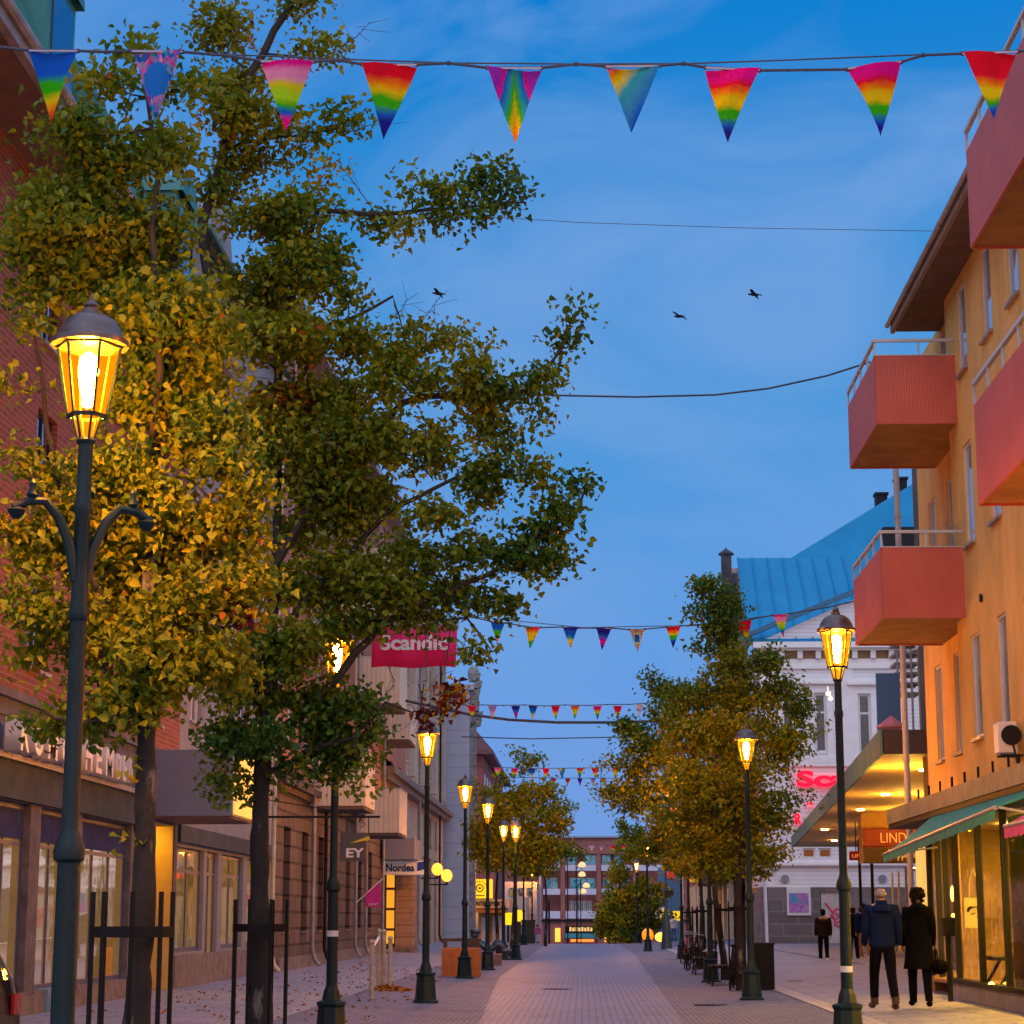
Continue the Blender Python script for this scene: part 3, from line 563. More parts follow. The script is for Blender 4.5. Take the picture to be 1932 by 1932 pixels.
# ================================================================ SPORT SHOP KIOSK
Yk = 127.
kx = lambda px: at(px, 1732, Yk).x
kz = lambda py: at(930, py, Yk).z
ks = thing('sport_shop', 'low cream shop with fascia lettering beneath the glowing yellow sign', 'shop', (kx(925), Yk+2, -1))
m = MB(); m.box(kx(885), kx(962), Yk, Yk+8, kz(1713), kz(1697)); m.build('fascia', pm('cream_fascia', (.62, .47, .38), .7, .05), ks)
text('lettering', 'INTERSPORT', M_dark, ks, V((kx(896)+kx(950))/2, Yk-.03, kz(1705)), kx(950)-kx(896), .28, ext=.03, bold=.02)
m = MB(); m.poly([(kx(887), Yk-.03, kz(1703)), (kx(889), Yk-.03, kz(1706)), (kx(894), Yk-.03, kz(1700)), (kx(889), Yk-.03, kz(1709))]); m.build('emblem', M_dark, ks, solid=.03)
m = MB(); m.box(kx(885), kx(950), Yk+.3, Yk+8, kz(1722), kz(1713)-.01); m.build('cornice', pm('tan_cornice', (.45, .22, .07), .7), ks)
m = MB(); m.box(kx(886), kx(948), Yk+2.4, Yk+2.5, kz(1784), kz(1722)); m.build('back_wall', pm('shop_back', (.62, .38, .12), .7), ks)
m = MB()
for a, b in ((885, 889), (898, 902), (948, 951)): m.box(kx(a), kx(b), Yk+.1, Yk+.6, kz(1784), kz(1722))
m.build('column', M_cream, ks)
m = MB(); m.box(kx(905), kx(919), Yk+2.2, Yk+2.38, kz(1784), kz(1730)); m.box(kx(926), kx(946), Yk+2.2, Yk+2.38, kz(1784), kz(1728)); m.build('door', M_white, ks)
m = MB(); m.box(kx(952), kx(985), Yk+9, Yk+16, -2, kz(1690)); m.box(kx(930), kx(1002), Yk+16, Yk+24, -2, kz(1655)); m.build('rear_wing', pm('pale_rear', (.48, .46, .50), .8, .2, .8), ks)
for i in range(3):
    m = MB(); m.box(kx(945+18*i), kx(955+18*i), Yk+15.9, Yk+15.99, kz(1685), kz(1668)); m.build('window', M_glassdark, ks)
m = MB(); c = V(kx(890), Yk-.4, kz(1722)); m.ell(c, (.26, .26, .26)); tag(m.build('globe_lamp', emat('globe_shop', (1, .45, .05), 4), None, True), 'amber globe lamp under the sport shop cornice', 'globe lamp')
ys = thing('round_logo_sign', 'glowing yellow square sign with a round brown emblem above the sport shop', 'sign', (kx(908), Yk-.4, kz(1677)))
m = MB(); m.box(kx(886), kx(930), Yk-.6, Yk-.3, kz(1695), kz(1659)); m.build('panel', emat('yellow_sign', (1, .60, .01), 1.1), ys)
M_signbrown = pm('sign_brown', (.20, .11, .02), .6)
c = V(kx(906), Yk-.64, kz(1676)); m = MB(); n = 24
for k in range(n):
    a0, a1 = 2*math.pi*k/n, 2*math.pi*(k+1)/n
    m.poly([c+V(math.cos(a0)*.17, 0, math.sin(a0)*.17), c+V(math.cos(a1)*.17, 0, math.sin(a1)*.17), c+V(math.cos(a1)*.24, 0, math.sin(a1)*.24), c+V(math.cos(a0)*.24, 0, math.sin(a0)*.24)])
m.ell(c, (.09, .02, .07)); m.build('emblem', M_signbrown, ys)
m = MB()
for k in range(9):
    a0 = math.pi*(.1+.8*k/8); m.obox(c+V(math.cos(a0)*.42, 0, math.sin(a0)*.40), V(-math.sin(a0)*.025,0,math.cos(a0)*.025), V(0,.012,0), V(math.cos(a0)*.05,0,math.sin(a0)*.05))
m.box(kx(899), kx(915), Yk-.64, Yk-.62, kz(1691), kz(1689)); m.build('lettering', M_signbrown, ys)
for a, b, c_, d_, lb in ((950, 967, 1745, 1722, 'left glowing yellow box light near the dark hedge'), (972, 987, 1744, 1717, 'right glowing yellow box light near the dark hedge')):
    Yb = 134.; m = MB(); m.box(at(a, 1732, Yb).x, at(b, 1732, Yb).x, Yb, Yb+.5, at(a, c_, Yb).z, at(a, d_, Yb).z)
    t = thing('light_box', lb, 'light box', ((at(a,1732,Yb).x+at(b,1732,Yb).x)/2, Yb, -.1), 'yellow light boxes'); m.build('lit_face', emat('lightbox', (1, .6, .01), 1.3), t)
    m = MB(); m.box(at((a+b)/2-2, 1732, Yb).x, at((a+b)/2+2, 1732, Yb).x, Yb+.1, Yb+.4, -.5, at(a, c_, Yb).z-.01); m.build('stand', M_dark, t)
for a, b, t_, lb in ((929, 944, 1738, 'black rectangular kiosk box beside the sport shop doors'), (966, 982, 1741, 'dark green kiosk block below the yellow light boxes, left of its twin'), (984, 1009, 1738, 'widest dark kiosk block below the yellow light boxes')):
    Yb = 130.; m = MB(); x0, x1 = at(a, 1732, Yb).x, at(b, 1732, Yb).x; m.box(x0, x1, Yb, Yb+1.2, -.2, at(a, t_, Yb).z); m.box(x0-.04, x1+.04, Yb-.05, Yb+1.25, at(a, t_, Yb).z+.003, at(a, t_, Yb).z+.08)
    tag(m.build('kiosk_block', pm('dark_green_box', (.015, .025, .02), .6), None, bevel=.02), lb, 'kiosk', 'dark kiosks at the street end')
# ================================================================ END BUILDING
YE = 230.; ex = lambda px: at(px, 1700, YE).x; ez = lambda py: at(1100, py, YE).z
en = thing('end_apartments', 'brick apartment block with pale balcony parapets closing the far end of the street', 'building', (ex(1100), YE+4, -4))
M_brick2 = pm('far_brick', (.38, .14, .12), .85, .15, .6)
m = MB(); m.box(ex(935), ex(1300), YE+1.2, YE+10, -6, ez(1579)); m.build('wall', M_brick2, en)
m = MB(); m.box(ex(933), ex(1302), YE-.4, YE+10.2, ez(1581), ez(1578)); m.build('roof_edge', M_zinc, en)
m = MB(); m.box(ex(935), ex(1300), YE, YE+1.2, ez(1612)+.05, ez(1581)); m.build('top_band', M_brick2, en)
m = MB()
for a, b in ((1019, 1024), (1058, 1066), (1126, 1134), (1195, 1203)): m.box(ex(a), ex(b), YE-.1, YE+1.2, -6, ez(1612))
m.build('brick_column', M_brick2, en)
M_par = pm('parapet_render', (.66, .62, .74), .8, .1, .5)
M_tealglass = glassmat('teal_glass', .9, (.35, .8, 1), base=(.03, .34, .55))
for z0, z1 in ((1643, 1632), (1688, 1677), (1733, 1719)):
    for a, b in ((1025, 1057), (1067, 1125), (1135, 1194), (1204, 1290), (960, 1018)):
        m = MB(); m.box(ex(a), ex(b), YE-.3, YE, ez(z0), ez(z1)); m.build('balcony_parapet', M_par, en)
for z0, z1, cols, gm in ((1631, 1612, ((1046, 1057), (1068, 1089), (1104, 1126), (1136, 1153), (1160, 1180)), M_tealglass), (1677, 1656, ((1030, 1052), (1075, 1124), (1138, 1160), (1165, 1190)), M_tealglass), (1719, 1700, ((1074, 1083), (1085, 1094), (1097, 1106), (1108, 1117), (1140, 1150)), M_glassdark)):
    for a, b in cols:
        m = MB(); m.box(ex(a), ex(b), YE+1.1, YE+1.19, ez(z0), ez(z1)); f = m.build('window', M_white, en)
        m = MB(); n = 2 if b-a < 25 else 4; st = (b-a)/n
        for k in range(n): m.box(ex(a+k*st+1.2), ex(a+(k+1)*st-1.2), YE+1.06, YE+1.095, ez(z0-1.4), ez(z1+1.4))
        m.build('pane', gm, f)
m = MB(); m.box(ex(935), ex(1300), YE-.3, YE+1.2, ez(1738), ez(1735)); m.build('ledge', M_dark, en)
m = MB(); m.box(ex(935), ex(1300), YE+.1, YE+1.2, ez(1790), ez(1738)-.01); m.build('base_wall', M_brick2, en)
m = MB(); m.box(ex(1066), ex(1126), YE-.1, YE+.1, ez(1762), ez(1747)); m.build('sign_board', M_black, en)
m = MB()
for k in range(8): m.box(ex(1074+k*5.6), ex(1078+k*5.6), YE-.2, YE-.12, ez(1757), ez(1749+k % 2))
m.build('sign_letters', emat('far_letters', (1, .6, .2), .8, False), en)
m = MB(); m.mesh([(ex(1066), YE-1.4, ez(1768)), (ex(1126), YE-1.4, ez(1768)), (ex(1126), YE, ez(1760)), (ex(1066), YE, ez(1760)), (ex(1066), YE-1.4, ez(1770)), (ex(1126), YE-1.4, ez(1770))], [(0,1,2,3),(0,4,5,1)]); m.build('awning', pm('teal_awning', (.03, .22, .26), .7), en)
m = MB(); m.box(ex(1076), ex(1120), YE-.05, YE+.09, ez(1777), ez(1772)); m.build('lit_window', emat('far_lit', (1, .3, .05), 1.3, False), en)
for a, b in ((1047, 1057), (1140, 1156)):
    m = MB(); m.box(ex(a), ex(b), YE, YE+.09, ez(1777), ez(1751)); m.build('lit_window', M_warm, en)
# ================================================================ RIGHT ORANGE BUILDING
XR, XR2 = 6.5, 6.75
YC = YX(1762, XR2)                         # far corner
YM = YX(1829, XR)                          # step in the facade
ob = thing('orange_building', 'orange rendered apartment building with red balconies and lit shop windows on the right', 'building', (XR+4, 30, 0))
M_sill = pm('tin_sill', (.42, .36, .33), .5, .2, 4, metal=.3)
w = MB(); w1 = []; w2 = []
for px in (1862, 1914, 1969, 2030, 2110, 2210, 2330):
    y = YX(px, XR); w1 += [(y-.38, y+.36, zs, zs+hh) for zs, hh in ((4.45, 1.72), (7.68, 1.72), (10.65, 1.5))]
for px in (1788, 1826):
    y = YX(px, XR2); w2 += [(y-.36, y+.36, zs, zs+hh) for zs, hh in ((4.45, 1.8), (7.7, 1.75), (10.65, 1.5))]
Ya = 12.
h1 = [(a-Ya, b-Ya, c-3.4, d-3.4) for a, b, c, d in w1]; h2 = [(a-YM, min(b, YC-.05)-YM, c-3.4, d-3.4) for a, b, c, d in w2]
wall(w, (XR, Ya, 3.4), Uy, (1,0,0), YM-Ya, 9.05, h1, .07); wall(w, (XR2, YM, 3.4), Uy, (1,0,0), YC-YM, 9.05, h2, .07)
w.poly([(XR, YM, 3.4), (XR2, YM, 3.4), (XR2, YM, 12.4), (XR, YM, 12.4)]); w.poly([(XR2, YC, 0), (XR+9, YC, 0), (XR+9, YC, 12.4), (XR2, YC, 12.4)])
w.box(XR+.45, XR+9, Ya, YC-.02, 3.3, 12.4); w.box(XR+3.4, XR+9, Ya, YC-.02, 0, 3.3)
w.build('wall', M_stucco_or, ob)
M_glasswin = glassmat('window_glass_sky_tint', .95, (.85, .93, 1), base=(.34, .42, .52))  # pale blue base paints a sky reflection into the panes
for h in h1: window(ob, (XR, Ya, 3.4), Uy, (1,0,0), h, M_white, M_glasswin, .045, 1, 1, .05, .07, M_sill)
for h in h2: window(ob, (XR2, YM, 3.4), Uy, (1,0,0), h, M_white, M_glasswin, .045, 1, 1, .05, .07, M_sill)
# eaves: soffit, fascia, roof edge, gutter
tipE = atG(1676, 612, 12.5); XE = tipE.x; YE_ = tipE.y; print('eave', XE, YE_)
M_dsoff = pm('dark_soffit', (.14, .095, .085), .85, .25, 3)
m = MB(); m.box(XE+.1, XR+.4, Ya, YE_-.05, 12.34, 12.40); m.build('soffit', M_dsoff, ob)
m = MB(); m.box(XE+.03, XE+.1, Ya, YE_-.02, 12.31, 12.46); m.build('fascia', pm('bare_wood_edge', (.30, .24, .22), .8), ob)
m = MB(); m.mesh([(XE, Ya, 12.47), (XE, YE_, 12.47), (XR+9, YE_, 17), (XR+9, Ya, 17), (XE, Ya, 12.53), (XE, YE_, 12.53), (XR+9, YE_, 17.06), (XR+9, Ya, 17.06)], [(0,1,2,3),(4,7,6,5),(0,4,5,1),(1,5,6,2)]); m.build('roof', M_dark, ob)
m = MB(); m.tube([(XE-.03, Ya, 12.46), (XE-.03, YE_-.02, 12.46)], .045, 8)
for k in range(7): m.lathe((XE-.03, 14+k*3.6, 12.39), [(.03,0),(.03,.14)], 6)
m.build('gutter', M_zinc, ob)
# balconies
M_red = sidemat('red_ribbed_panel', (.66, .14, .095), (.50, .10, .07), .045, 'v', .55, (.43, .085, .06), .18, .3)
M_slabu = pm('balcony_soffit', (.42, .22, .07), .85, .25, 2, .2, 20)
M_rail = pm('white_railing', (.55, .57, .62), .4, .05)
def red_balcony(x0, xw, y0, y1, z0, h=1.18):
    s_ = MB(); s_.box(x0+.02, xw, y0+.02, y1-.02, z0, z0+.14); bo = s_.build('balcony', M_slabu, ob)
    p = MB(); p.box(x0, xw-.02, y0-.02, y0+.018, z0-.03, z0+h); p.box(x0-.02, x0+.018, y0+.021, y1-.021, z0-.03, z0+h); p.box(x0, xw-.02, y1-.018, y1+.02, z0-.03, z0+h); p.build('panel', M_red, bo)
    r_ = MB(); zt = z0+h+.30
    r_.box(x0-.035, xw, y0-.03, y0+.02, zt-.05, zt); r_.box(x0-.035, x0+.02, y0+.021, y1, zt-.05, zt)
    n = max(3, int((y1-y0)/.85))
    for k in range(n+1):
        y = y0+(y1-y0-.03)*k/n; r_.box(x0-.02, x0+.012, y, y+.045, z0+h, zt-.051)
    for k in range(1, 3): x = x0+(xw-x0)*k/2.2; r_.box(x, x+.03, y0-.015, y0+.012, z0+h, zt-.051)
    r_.box(x0-.03, xw, y0-.032, y0+.03, z0+h+.001, z0+h+.02); r_.build('railing', M_rail, bo)
    return bo
pA = at(1668, 1163, 35.0); fA = atX(1612, 1100, pA.x)
bA = red_balcony(pA.x, XR2, 35.0, fA.y, pA.z)
z2 = at(1666, 797, 35.0).z
bA2 = red_balcony(pA.x, XR2, 35.0, fA.y, z2)
red_balcony(pA.x, XR2, 35.0, fA.y, 2*pA.z-z2+.1) if False else None
pB = atX(1848, 950, 4.95); pB2 = atX(1833, 465, 4.95)
red_balcony(4.95, XR, 20.0, pB.y, pB.z, 1.25); red_balcony(4.95, XR, 20.0, pB2.y, pB2.z, 1.25)
for b_ in (bA,):
    c = MB(); y = 37.2; z = pA.z+1.18; c.box(6.1, 6.5, y, y+.06, z-.2, z+.30); c.box(6.1, 6.5, y-.4, y, z-.25, z-.2); tag(c.build('chair', M_dark, None), 'dark chair back showing above the lower red balcony panel', 'chair')
# ventilation grilles, wires
for px, py in ((1852, 1128), (1810, 1170), (1796, 1104)):
    c = atX(px, py, XR-.01 if px > 1829 else XR2-.01); m = MB(); m.tube([c, c+V(-.03, 0, 0)], .07, 12); m.build('vent', M_dark, ob)
# shop front
M_bandgrey = pm('fascia_band', (.20, .21, .19), .6, .3, 3)
m = MB(); m.box(5.95, XR2+.0, 14, YC+.25, 3.34, 3.62); m.build('canopy_band', M_bandgrey, ob)
m = MB(); m.box(5.97, XR+.2, 14, YC+.2, 3.25, 3.335); m.build('canopy_soffit', M_dark, ob)
for k in range(10): m = MB(); y = 27.5+k*1.15; m.tube([(6.05, y, 3.62), (6.05, y, 3.82)], .02, 5); m.build('canopy_bracket', M_dark, ob)
XG = 6.52
for px in (1757, 1774, 1788, 1807, 1851, 1900, 1960, 2030, 2140):
    y = YX(px, XG); m = MB(); m.box(XG-.05, XG+.05, y-.05, y+.05, .5, 3.24); m.build('shop_mullion', M_dark, ob)
m = MB(); m.box(XG-.08, XG+.10, 14, YX(1790, XG), .44, .52); m.build('shop_sill', M_dark, ob)
m = MB(); m.box(XG-.04, XG+.3, 14, YX(1797, XG), -.1, .44); m.build('plinth', pm('grey_plinth', (.36, .36, .40), .8, .2, 2, .3, 25), ob)
gp = [YX(p, XG) for p in (1757, 1788, 1807, 1851, 1900, 1960, 2030, 2140)]
for a, b in zip(gp[1:], gp[:-1]):
    m = MB(); m.box(XG-.008, XG+.008, a+.05, b-.05, .52, 3.2); m.build('shop_window', M_glassshop, ob)
M_int = pm('shop_wall_cream', (.48, .33, .10), .85, .5, 1.2)
m = MB(); m.box(XR+3.3, XR+3.38, 14, YC-.1, .4, 3.28); m.box(XG+.1, XR+3.3, YC-.5, YC-.4, .4, 3.28); m.build('interior_wall', M_int, ob)
m = MB(); m.box(XG+.1, XR+3.3, 14, YC-.1, .38, .43); m.build('interior_floor', pm('shop_floor', (.35, .22, .10), .5), ob)
m = MB(); m.box(XG+.1, XR+3.3, 14, YC-.1, 3.2, 3.29); m.build('interior_ceiling', M_cream, ob)
for k in range(6):
    y = 20+k*3.3; m = MB(); m.box(XG+1.0, XG+1.5, y, y+1.4, 3.16, 3.19); tag(m.build('ceiling_light', emat('shop_light%d' % k, (1, .52, .06), 210), None), 'warm light strip %s in the shop on the right' % ('nearest the couple' if k == 5 else 'overhead'), 'ceiling light', 'light strips in the shop')
M_gold = pm('gold_curtain', (.62, .36, .05), .7, .2, 6, stretch=(1, 6, .3))
for i, (ya, yb, lb) in enumerate(((YX(1776, XG), YX(1760, XG), 'gold curtain inside the last shop window, beside the column'), (YX(1898, XG), YX(1872, XG), 'gold curtain hanging behind the window right of the tote bag'))):
    m = MB(); n = 16; vs = []
    for k in range(n+1): y = ya+(yb-ya)*k/n; vs += [(XG+.35+.04*math.sin(k*1.9), y, .6), (XG+.35+.04*math.sin(k*1.9), y, 3.15)]
    m.mesh(vs, [(2*k, 2*k+2, 2*k+3, 2*k+1) for k in range(n)]); tag(m.build('curtain', M_gold, None, True, solid=.01), lb, 'curtain')
# goods: shelf boards, plant, tote bag, pendant lamps
for i, (y, lb) in enumerate(((33.2, 'white slatted crate stand behind the middle shop window'), (30.6, 'white slatted crate stand at the right edge of the shop window'))):
    m = MB()
    for k in range(6): m.box(XG+.4, XG+.46, y+k*.22, y+k*.22+.1, .45, 1.15)
    m.box(XG+.38, XG+.9, y-.05, y+1.4, 1.15, 1.2); tag(m.build('display_stand', M_white, None), lb, 'display stand')
rs_ = random.Random(12); GC = [pm('goods_%s' % n_, c__, .8, .2, 4) for n_, c__ in (('brown', (.16,.07,.02)), ('cream', (.7,.6,.4)), ('green', (.06,.14,.05)), ('rust', (.42,.12,.03)), ('dark', (.04,.03,.025)), ('pink', (.55,.30,.25)))]
for i, (y0_, lb) in enumerate(((34.6, 'stocked shelf unit against the shop wall behind the tote bag'), (32.3, 'stocked shelf unit deep in the shop behind the middle window'), (29.4, 'stocked shelf unit at the right edge of the lit shop'))):
    t = thing('shelf_unit', lb, 'shelf', (XG+1.5, y0_+.8, .43), 'shelf units in the shop'); m = MB()
    for z in (.5, 1.0, 1.5, 2.0, 2.5): m.box(XG+1.3, XG+1.75, y0_, y0_+1.7, z, z+.04)
    m.box(XG+1.76, XG+1.79, y0_, y0_+1.7, .44, 2.6); m.build('rack', M_dark, t)
    for z in (.54, 1.04, 1.54, 2.04):
        y = y0_+.05
        while y < y0_+1.5: w_ = rs_.uniform(.12, .34); h__ = rs_.uniform(.15, .38); m = MB(); m.box(XG+1.35, XG+1.7, y, y+w_*.9, z+.004, z+h__); m.build('goods', rs_.choice(GC), t, bevel=.01); y += w_+.05
t = thing('bench', 'dark slatted bench inside the shop behind the tote bag', 'bench', (XG+.6, 36.2, .43)); m = MB(); m.box(XG+.25, XG+1.1, 35.2, 36.6, .86, .92); m.build('seat', M_dark, t)
for y in (35.3, 36.5):
    m = MB(); m.bar((XG+.35, y, .44), (XG+.6, y, .86), .05); m.bar((XG+1.0, y, .44), (XG+.7, y, .86), .05); m.build('leg', M_dark, t)
tb = thing('tote_bag', 'cream tote bag with a dark line drawing hanging in the shop window', 'tote bag', (6.68, 35.7, 1.3))
M_canvas = pm('canvas', (.72, .60, .32), .9, .1, 8)
c0, c1 = at(1814, 1750, 35.7), at(1849, 1695, 35.7); c0.x += .06; c1.x += .06
m = MB(); m.mesh([(c0.x, 35.7, c0.z), (c1.x-.02, 35.7, c0.z-.02), (c1.x, 35.7, c1.z), (c0.x, 35.7, c1.z+.02), (c0.x, 35.75, c0.z), (c1.x-.02, 35.75, c0.z-.02), (c1.x, 35.74, c1.z), (c0.x, 35.74, c1.z+.02)], [(0,1,2,3),(4,7,6,5),(0,4,5,1),(1,5,6,2),(2,6,7,3),(3,7,4,0)]); m.build('bag_body', M_canvas, tb)
for fx in (.28, .75):
    x = c0.x+(c1.x-c0.x)*fx; m = MB(); m.tube([(x, 35.72, c1.z), (x+.01, 35.72, c1.z+.25), ((c0.x+c1.x)/2, 35.72, c1.z+.50)], .012, 6); m.build('handle', M_canvas, tb)
m = MB(); cc = (c0+c1)/2+V(0, -.012, .02)
for k in range(10):
    a = math.pi*(.08+.84*k/9); m.obox(cc+V(math.cos(a)*.11, 0, math.sin(a)*.08), V(.016,0,0), V(0,.004,0), V(0,0,.022+.01*math.sin(k)))
m.obox(cc+V(-.02, 0, -.03), V(.035,0,.01), V(0,.004,0), V(0,0,.014)); m.obox(cc+V(.03, 0, -.09), V(.01,0,0), V(0,.004,0), V(0,0,.012)); m.build('print', M_dark, tb)
for px, py, r, lb in ((1722+14, 1546, .05, 'small amber spotlight fixed beside the grey pipe'),):
    c = atX(px-9, py, 6.55); m = MB(); m.ell(c, (r, r, r)); tag(m.build('spotlight', emat('spot_y', (1, .7, .02), 4), None, True), lb, 'spotlight')
for i, (px, py, hh, Y, lb) in enumerate(((1765, 1632, .16, 38.3, 'glowing bulb behind the window nearest the column'), (1798, 1686, .30, 37.2, 'tall glowing tube lamp behind the shop door'), (1800, 1727, .07, 37.0, 'tiny round light low behind the shop door'), (1900-6, 1640, .07, 32.6, 'round yellow light in the window right of the tote bag'))):
    c = atX(px, py, XG+.30); t = thing('window_light', lb, 'light', c, 'lights hanging in the shop windows'); m = MB(); m.ell(c, (.05, .05, hh/2)); m.build('bulb', emat('winl%d' % i, (1, .55, .06), 14), t, True)
    m = MB(); m.tube([c+V(0,0,hh/2-.01), V(c.x, c.y, 3.15)], .008, 5); m.build('cable', M_dark, t)
m = MB(); c = atX(1868, 1856, 6.38); m.lathe((6.40, c.y, .53), [(.05,0),(.03,.03),(.01,.035)], 10); tag(m.build('uplight', emat('uplight', (1, .7, .08), 10), None), 'small amber light on the grey shop sill', 'uplight')
# handrail post in front of the shop door
m = MB(); m.tube([(6.2, 36.2, .1), (6.2, 36.2, 1.45)], .045, 8); m.box(6.1, 6.3, 36.1, 36.3, 1.25, 1.55); tag(m.build('door_post', M_dark, None), 'dark post with letter box outside the shop door', 'post')
# awnings
def awning(name, y0, y1, xo, z0, z1, mat, mval, lb, top=3.24, xi=5.98):
    t = thing(name, lb, 'awning', ((xo+xi)/2, (y0+y1)/2, z0), 'shop awnings'); m = MB(); n = 12; vs = []
    for k in range(n+1):
        f = k/n; y = y0+(y1-y0)*f; zo = z0+(z1-z0)*f
        vs += [(xi, y, top), (xo, y, zo), ((xi+xo)/2, y, (top+zo)/2-.03)]
    m.mesh(vs, [q for k in range(n) for q in ((3*k, 3*k+3, 3*k+5, 3*k+2), (3*k+2, 3*k+5, 3*k+4, 3*k+1))]); m.build('canvas', mat, t, True, solid=.012)
    v = MB(); vs = []
    for k in range(n*3+1):
        f = k/(n*3); y = y0+(y1-y0)*f; zo = z0+(z1-z0)*f; vs += [(xo-.01, y, zo+.01), (xo-.012, y, zo-.13-.02*(k % 2))]
    v.mesh(vs, [(2*k, 2*k+2, 2*k+3, 2*k+1) for k in range(n*3)]); v.build('valance', mval, t, solid=.008)
    b = MB(); b.tube([(xo, y0, z0), (xo, y1, z1)], .03, 8)
    for y, zo in ((y0+.1, z0), (y1-.1, z1)): b.bar((xi+.1, y, top-.5), (xo+.02, y, zo), .03)
    b.build('frame', M_steel, t); return t
M_teal = pm('teal_canvas', (.015, .36, .27), .8, .25, 4, col2=(.01, .20, .13))
M_dteal = pm('dark_teal_canvas', (.01, .07, .065), .8, .25, 4)
M_mag = pm('magenta_canvas', (.55, .05, .30), .7, .3, 5, col2=(.30, .03, .16))
tp = atX(1668, 1612, 5.15); tn = atX(1878, 1524, 5.15)
awning('awning', tp.y, tn.y, 5.15, tp.z, tn.z, M_teal, M_teal, 'long teal awning sloping down from the grey canopy band')
tp = atX(1893, 1560, 5.0); awning('awning', tp.y-.1, tp.y-5, 5.0, tp.z, tp.z+.02, M_mag, M_mag, 'magenta awning with white lettering at the right edge')
M_lilac = pm('lilac', (.55, .30, .60), .7)
# air conditioner
ac = thing('air_conditioner', 'white wall mounted air conditioner with dark fan above the shop canopy', 'air conditioner', atX(1905, 1400, 6.2))
a = at(1883, 1440, 30.9); b = at(1932, 1355, 30.9)
m = MB(); m.box(a.x+.02, XR-.08, 30.9, 31.25, a.z+.15, b.z-.05); m.build('case', M_white, ac, bevel=.02)
m = MB(); m.tube([((a.x+XR)/2+.02, 30.89, (a.z+b.z)/2+.08), ((a.x+XR)/2+.02, 30.87, (a.z+b.z)/2+.08)], .15, 18); m.build('fan_grille', M_dark, ac)
m = MB(); m.bar((a.x+.05, 30.95, a.z+.12), (XR, 30.95, a.z+.12), .03); m.bar((a.x+.05, 31.2, a.z+.12), (XR, 31.2, a.z+.12), .03); m.bar((XR-.03, 31.1, a.z+.12), (XR-.03, 31.1, a.z-.15), .03); m.build('bracket', M_dark, ac)
m = MB(); m.tube([(XR-.15, 30.9, a.z+.3), (XR-.1, 30.85, a.z-.05), (XR-.03, 30.9, a.z-.2)], .015, 6); m.build('cable', M_dark, ac)
sc_ = thing('security_camera', 'dark security camera on the orange wall above the canopy end', 'camera', at(1742, 1535, 39)); c = atX(1741, 1533, 6.6)
m = MB(); m.tube([c+V(-.16,-.12,.0), c+V(.02,.05,.03)], .04, 10); m.build('body', M_dark, sc_); m = MB(); m.bar(c+V(0,0,0), c+V(.13,.05,-.1), .03); m.build('bracket', M_dark, sc_)
ll = thing('wall_lamp_fitting', 'small yellow wall lamp on a dark arm beside the corner pipe', 'wall lamp', atX(1720, 1538, 6.3)); c = atX(1721, 1539, 6.35)
m = MB(); m.ell(c, (.055,.055,.055)); m.build('lens', emat('yellow_lens', (1, .75, .03), 5), ll, True); m = MB(); m.bar(c+V(.03,.03,0), c+V(.3,.1,.02), .025); m.build('arm', M_dark, ll)
q = atX(1721, 1732, 6.42); m = MB(); m.tube([(6.42, q.y, .2), (6.42, q.y, 12.3)], .06, 14)
for z in (2.2, 4.6, 7, 9.5, 12): m.lathe((6.42, q.y, z), [(.075, 0), (.075, .06)], 14)
tag(m.build('corner_pipe', pm('pinkish_pipe', (.50, .48, .50), .55, .15, 2), None, True), 'thick pale vertical pipe at the far corner of the orange building', 'pipe')
m = MB(); q2 = YX(1757, 6.7); m.box(6.68, 7.2, q2-.25, q2+.12, 0, 3.25); m.build('corner_column', pm('brown_column', (.30, .15, .05), .7, .3, 2), ob)
# ================================================================ DIAGONAL CONCRETE CANOPY AND ITS BUILDING
c1 = at(1665, 1421, 45); zc = c1.z; c2 = atG(1495, 1598, zc)
kn = thing('concrete_canopy', 'huge diagonal concrete canopy with warm lit underside beyond the orange building', 'canopy', (c1.x, 60, zc))
i1 = V(c1.x+3.2, 45, zc); i2 = V(c2.x+9, c2.y, zc)
m = MB(); vs = [c1, i1, i2, c2]; H = .48
m.mesh([*vs, *[v+V(0,0,H) for v in vs]], [(0,3,2,1),(4,5,6,7)]); m.mesh([vs[1], vs[2], vs[1]+V(0,0,H), vs[2]+V(0,0,H)], [(0,1,3,2)])
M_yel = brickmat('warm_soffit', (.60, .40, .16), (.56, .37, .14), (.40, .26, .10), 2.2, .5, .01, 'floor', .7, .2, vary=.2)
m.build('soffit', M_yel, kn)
m = MB(); d = (c2-c1).normalized(); nn = V(-d.y, d.x, 0)*.05
m.mesh([c1+nn-V(0,0,.04), c2+nn-V(0,0,.04), c2+nn+V(0,0,H+.03), c1+nn+V(0,0,H+.03), c1-nn*.2-V(0,0,.04), c2-nn*.2-V(0,0,.04), c2-nn*.2+V(0,0,H+.03), c1-nn*.2+V(0,0,H+.03)], [(0,1,2,3),(4,7,6,5),(0,4,5,1),(3,2,6,7),(1,5,6,2),(0,3,7,4)])
m.build('edge', pm('verdigris_concrete', (.13, .24, .20), .8, .35, 1.2, .2, 10, col2=(.06, .15, .13)), kn)
m = MB(); m.box(c1.x+.03, c1.x+3.2, 44.95, 45.02, zc-.02, zc+H+.02); m.build('end_panel', pm('dark_brown_panel', (.06, .035, .03), .7, .2, 3), kn)
m = MB(); 
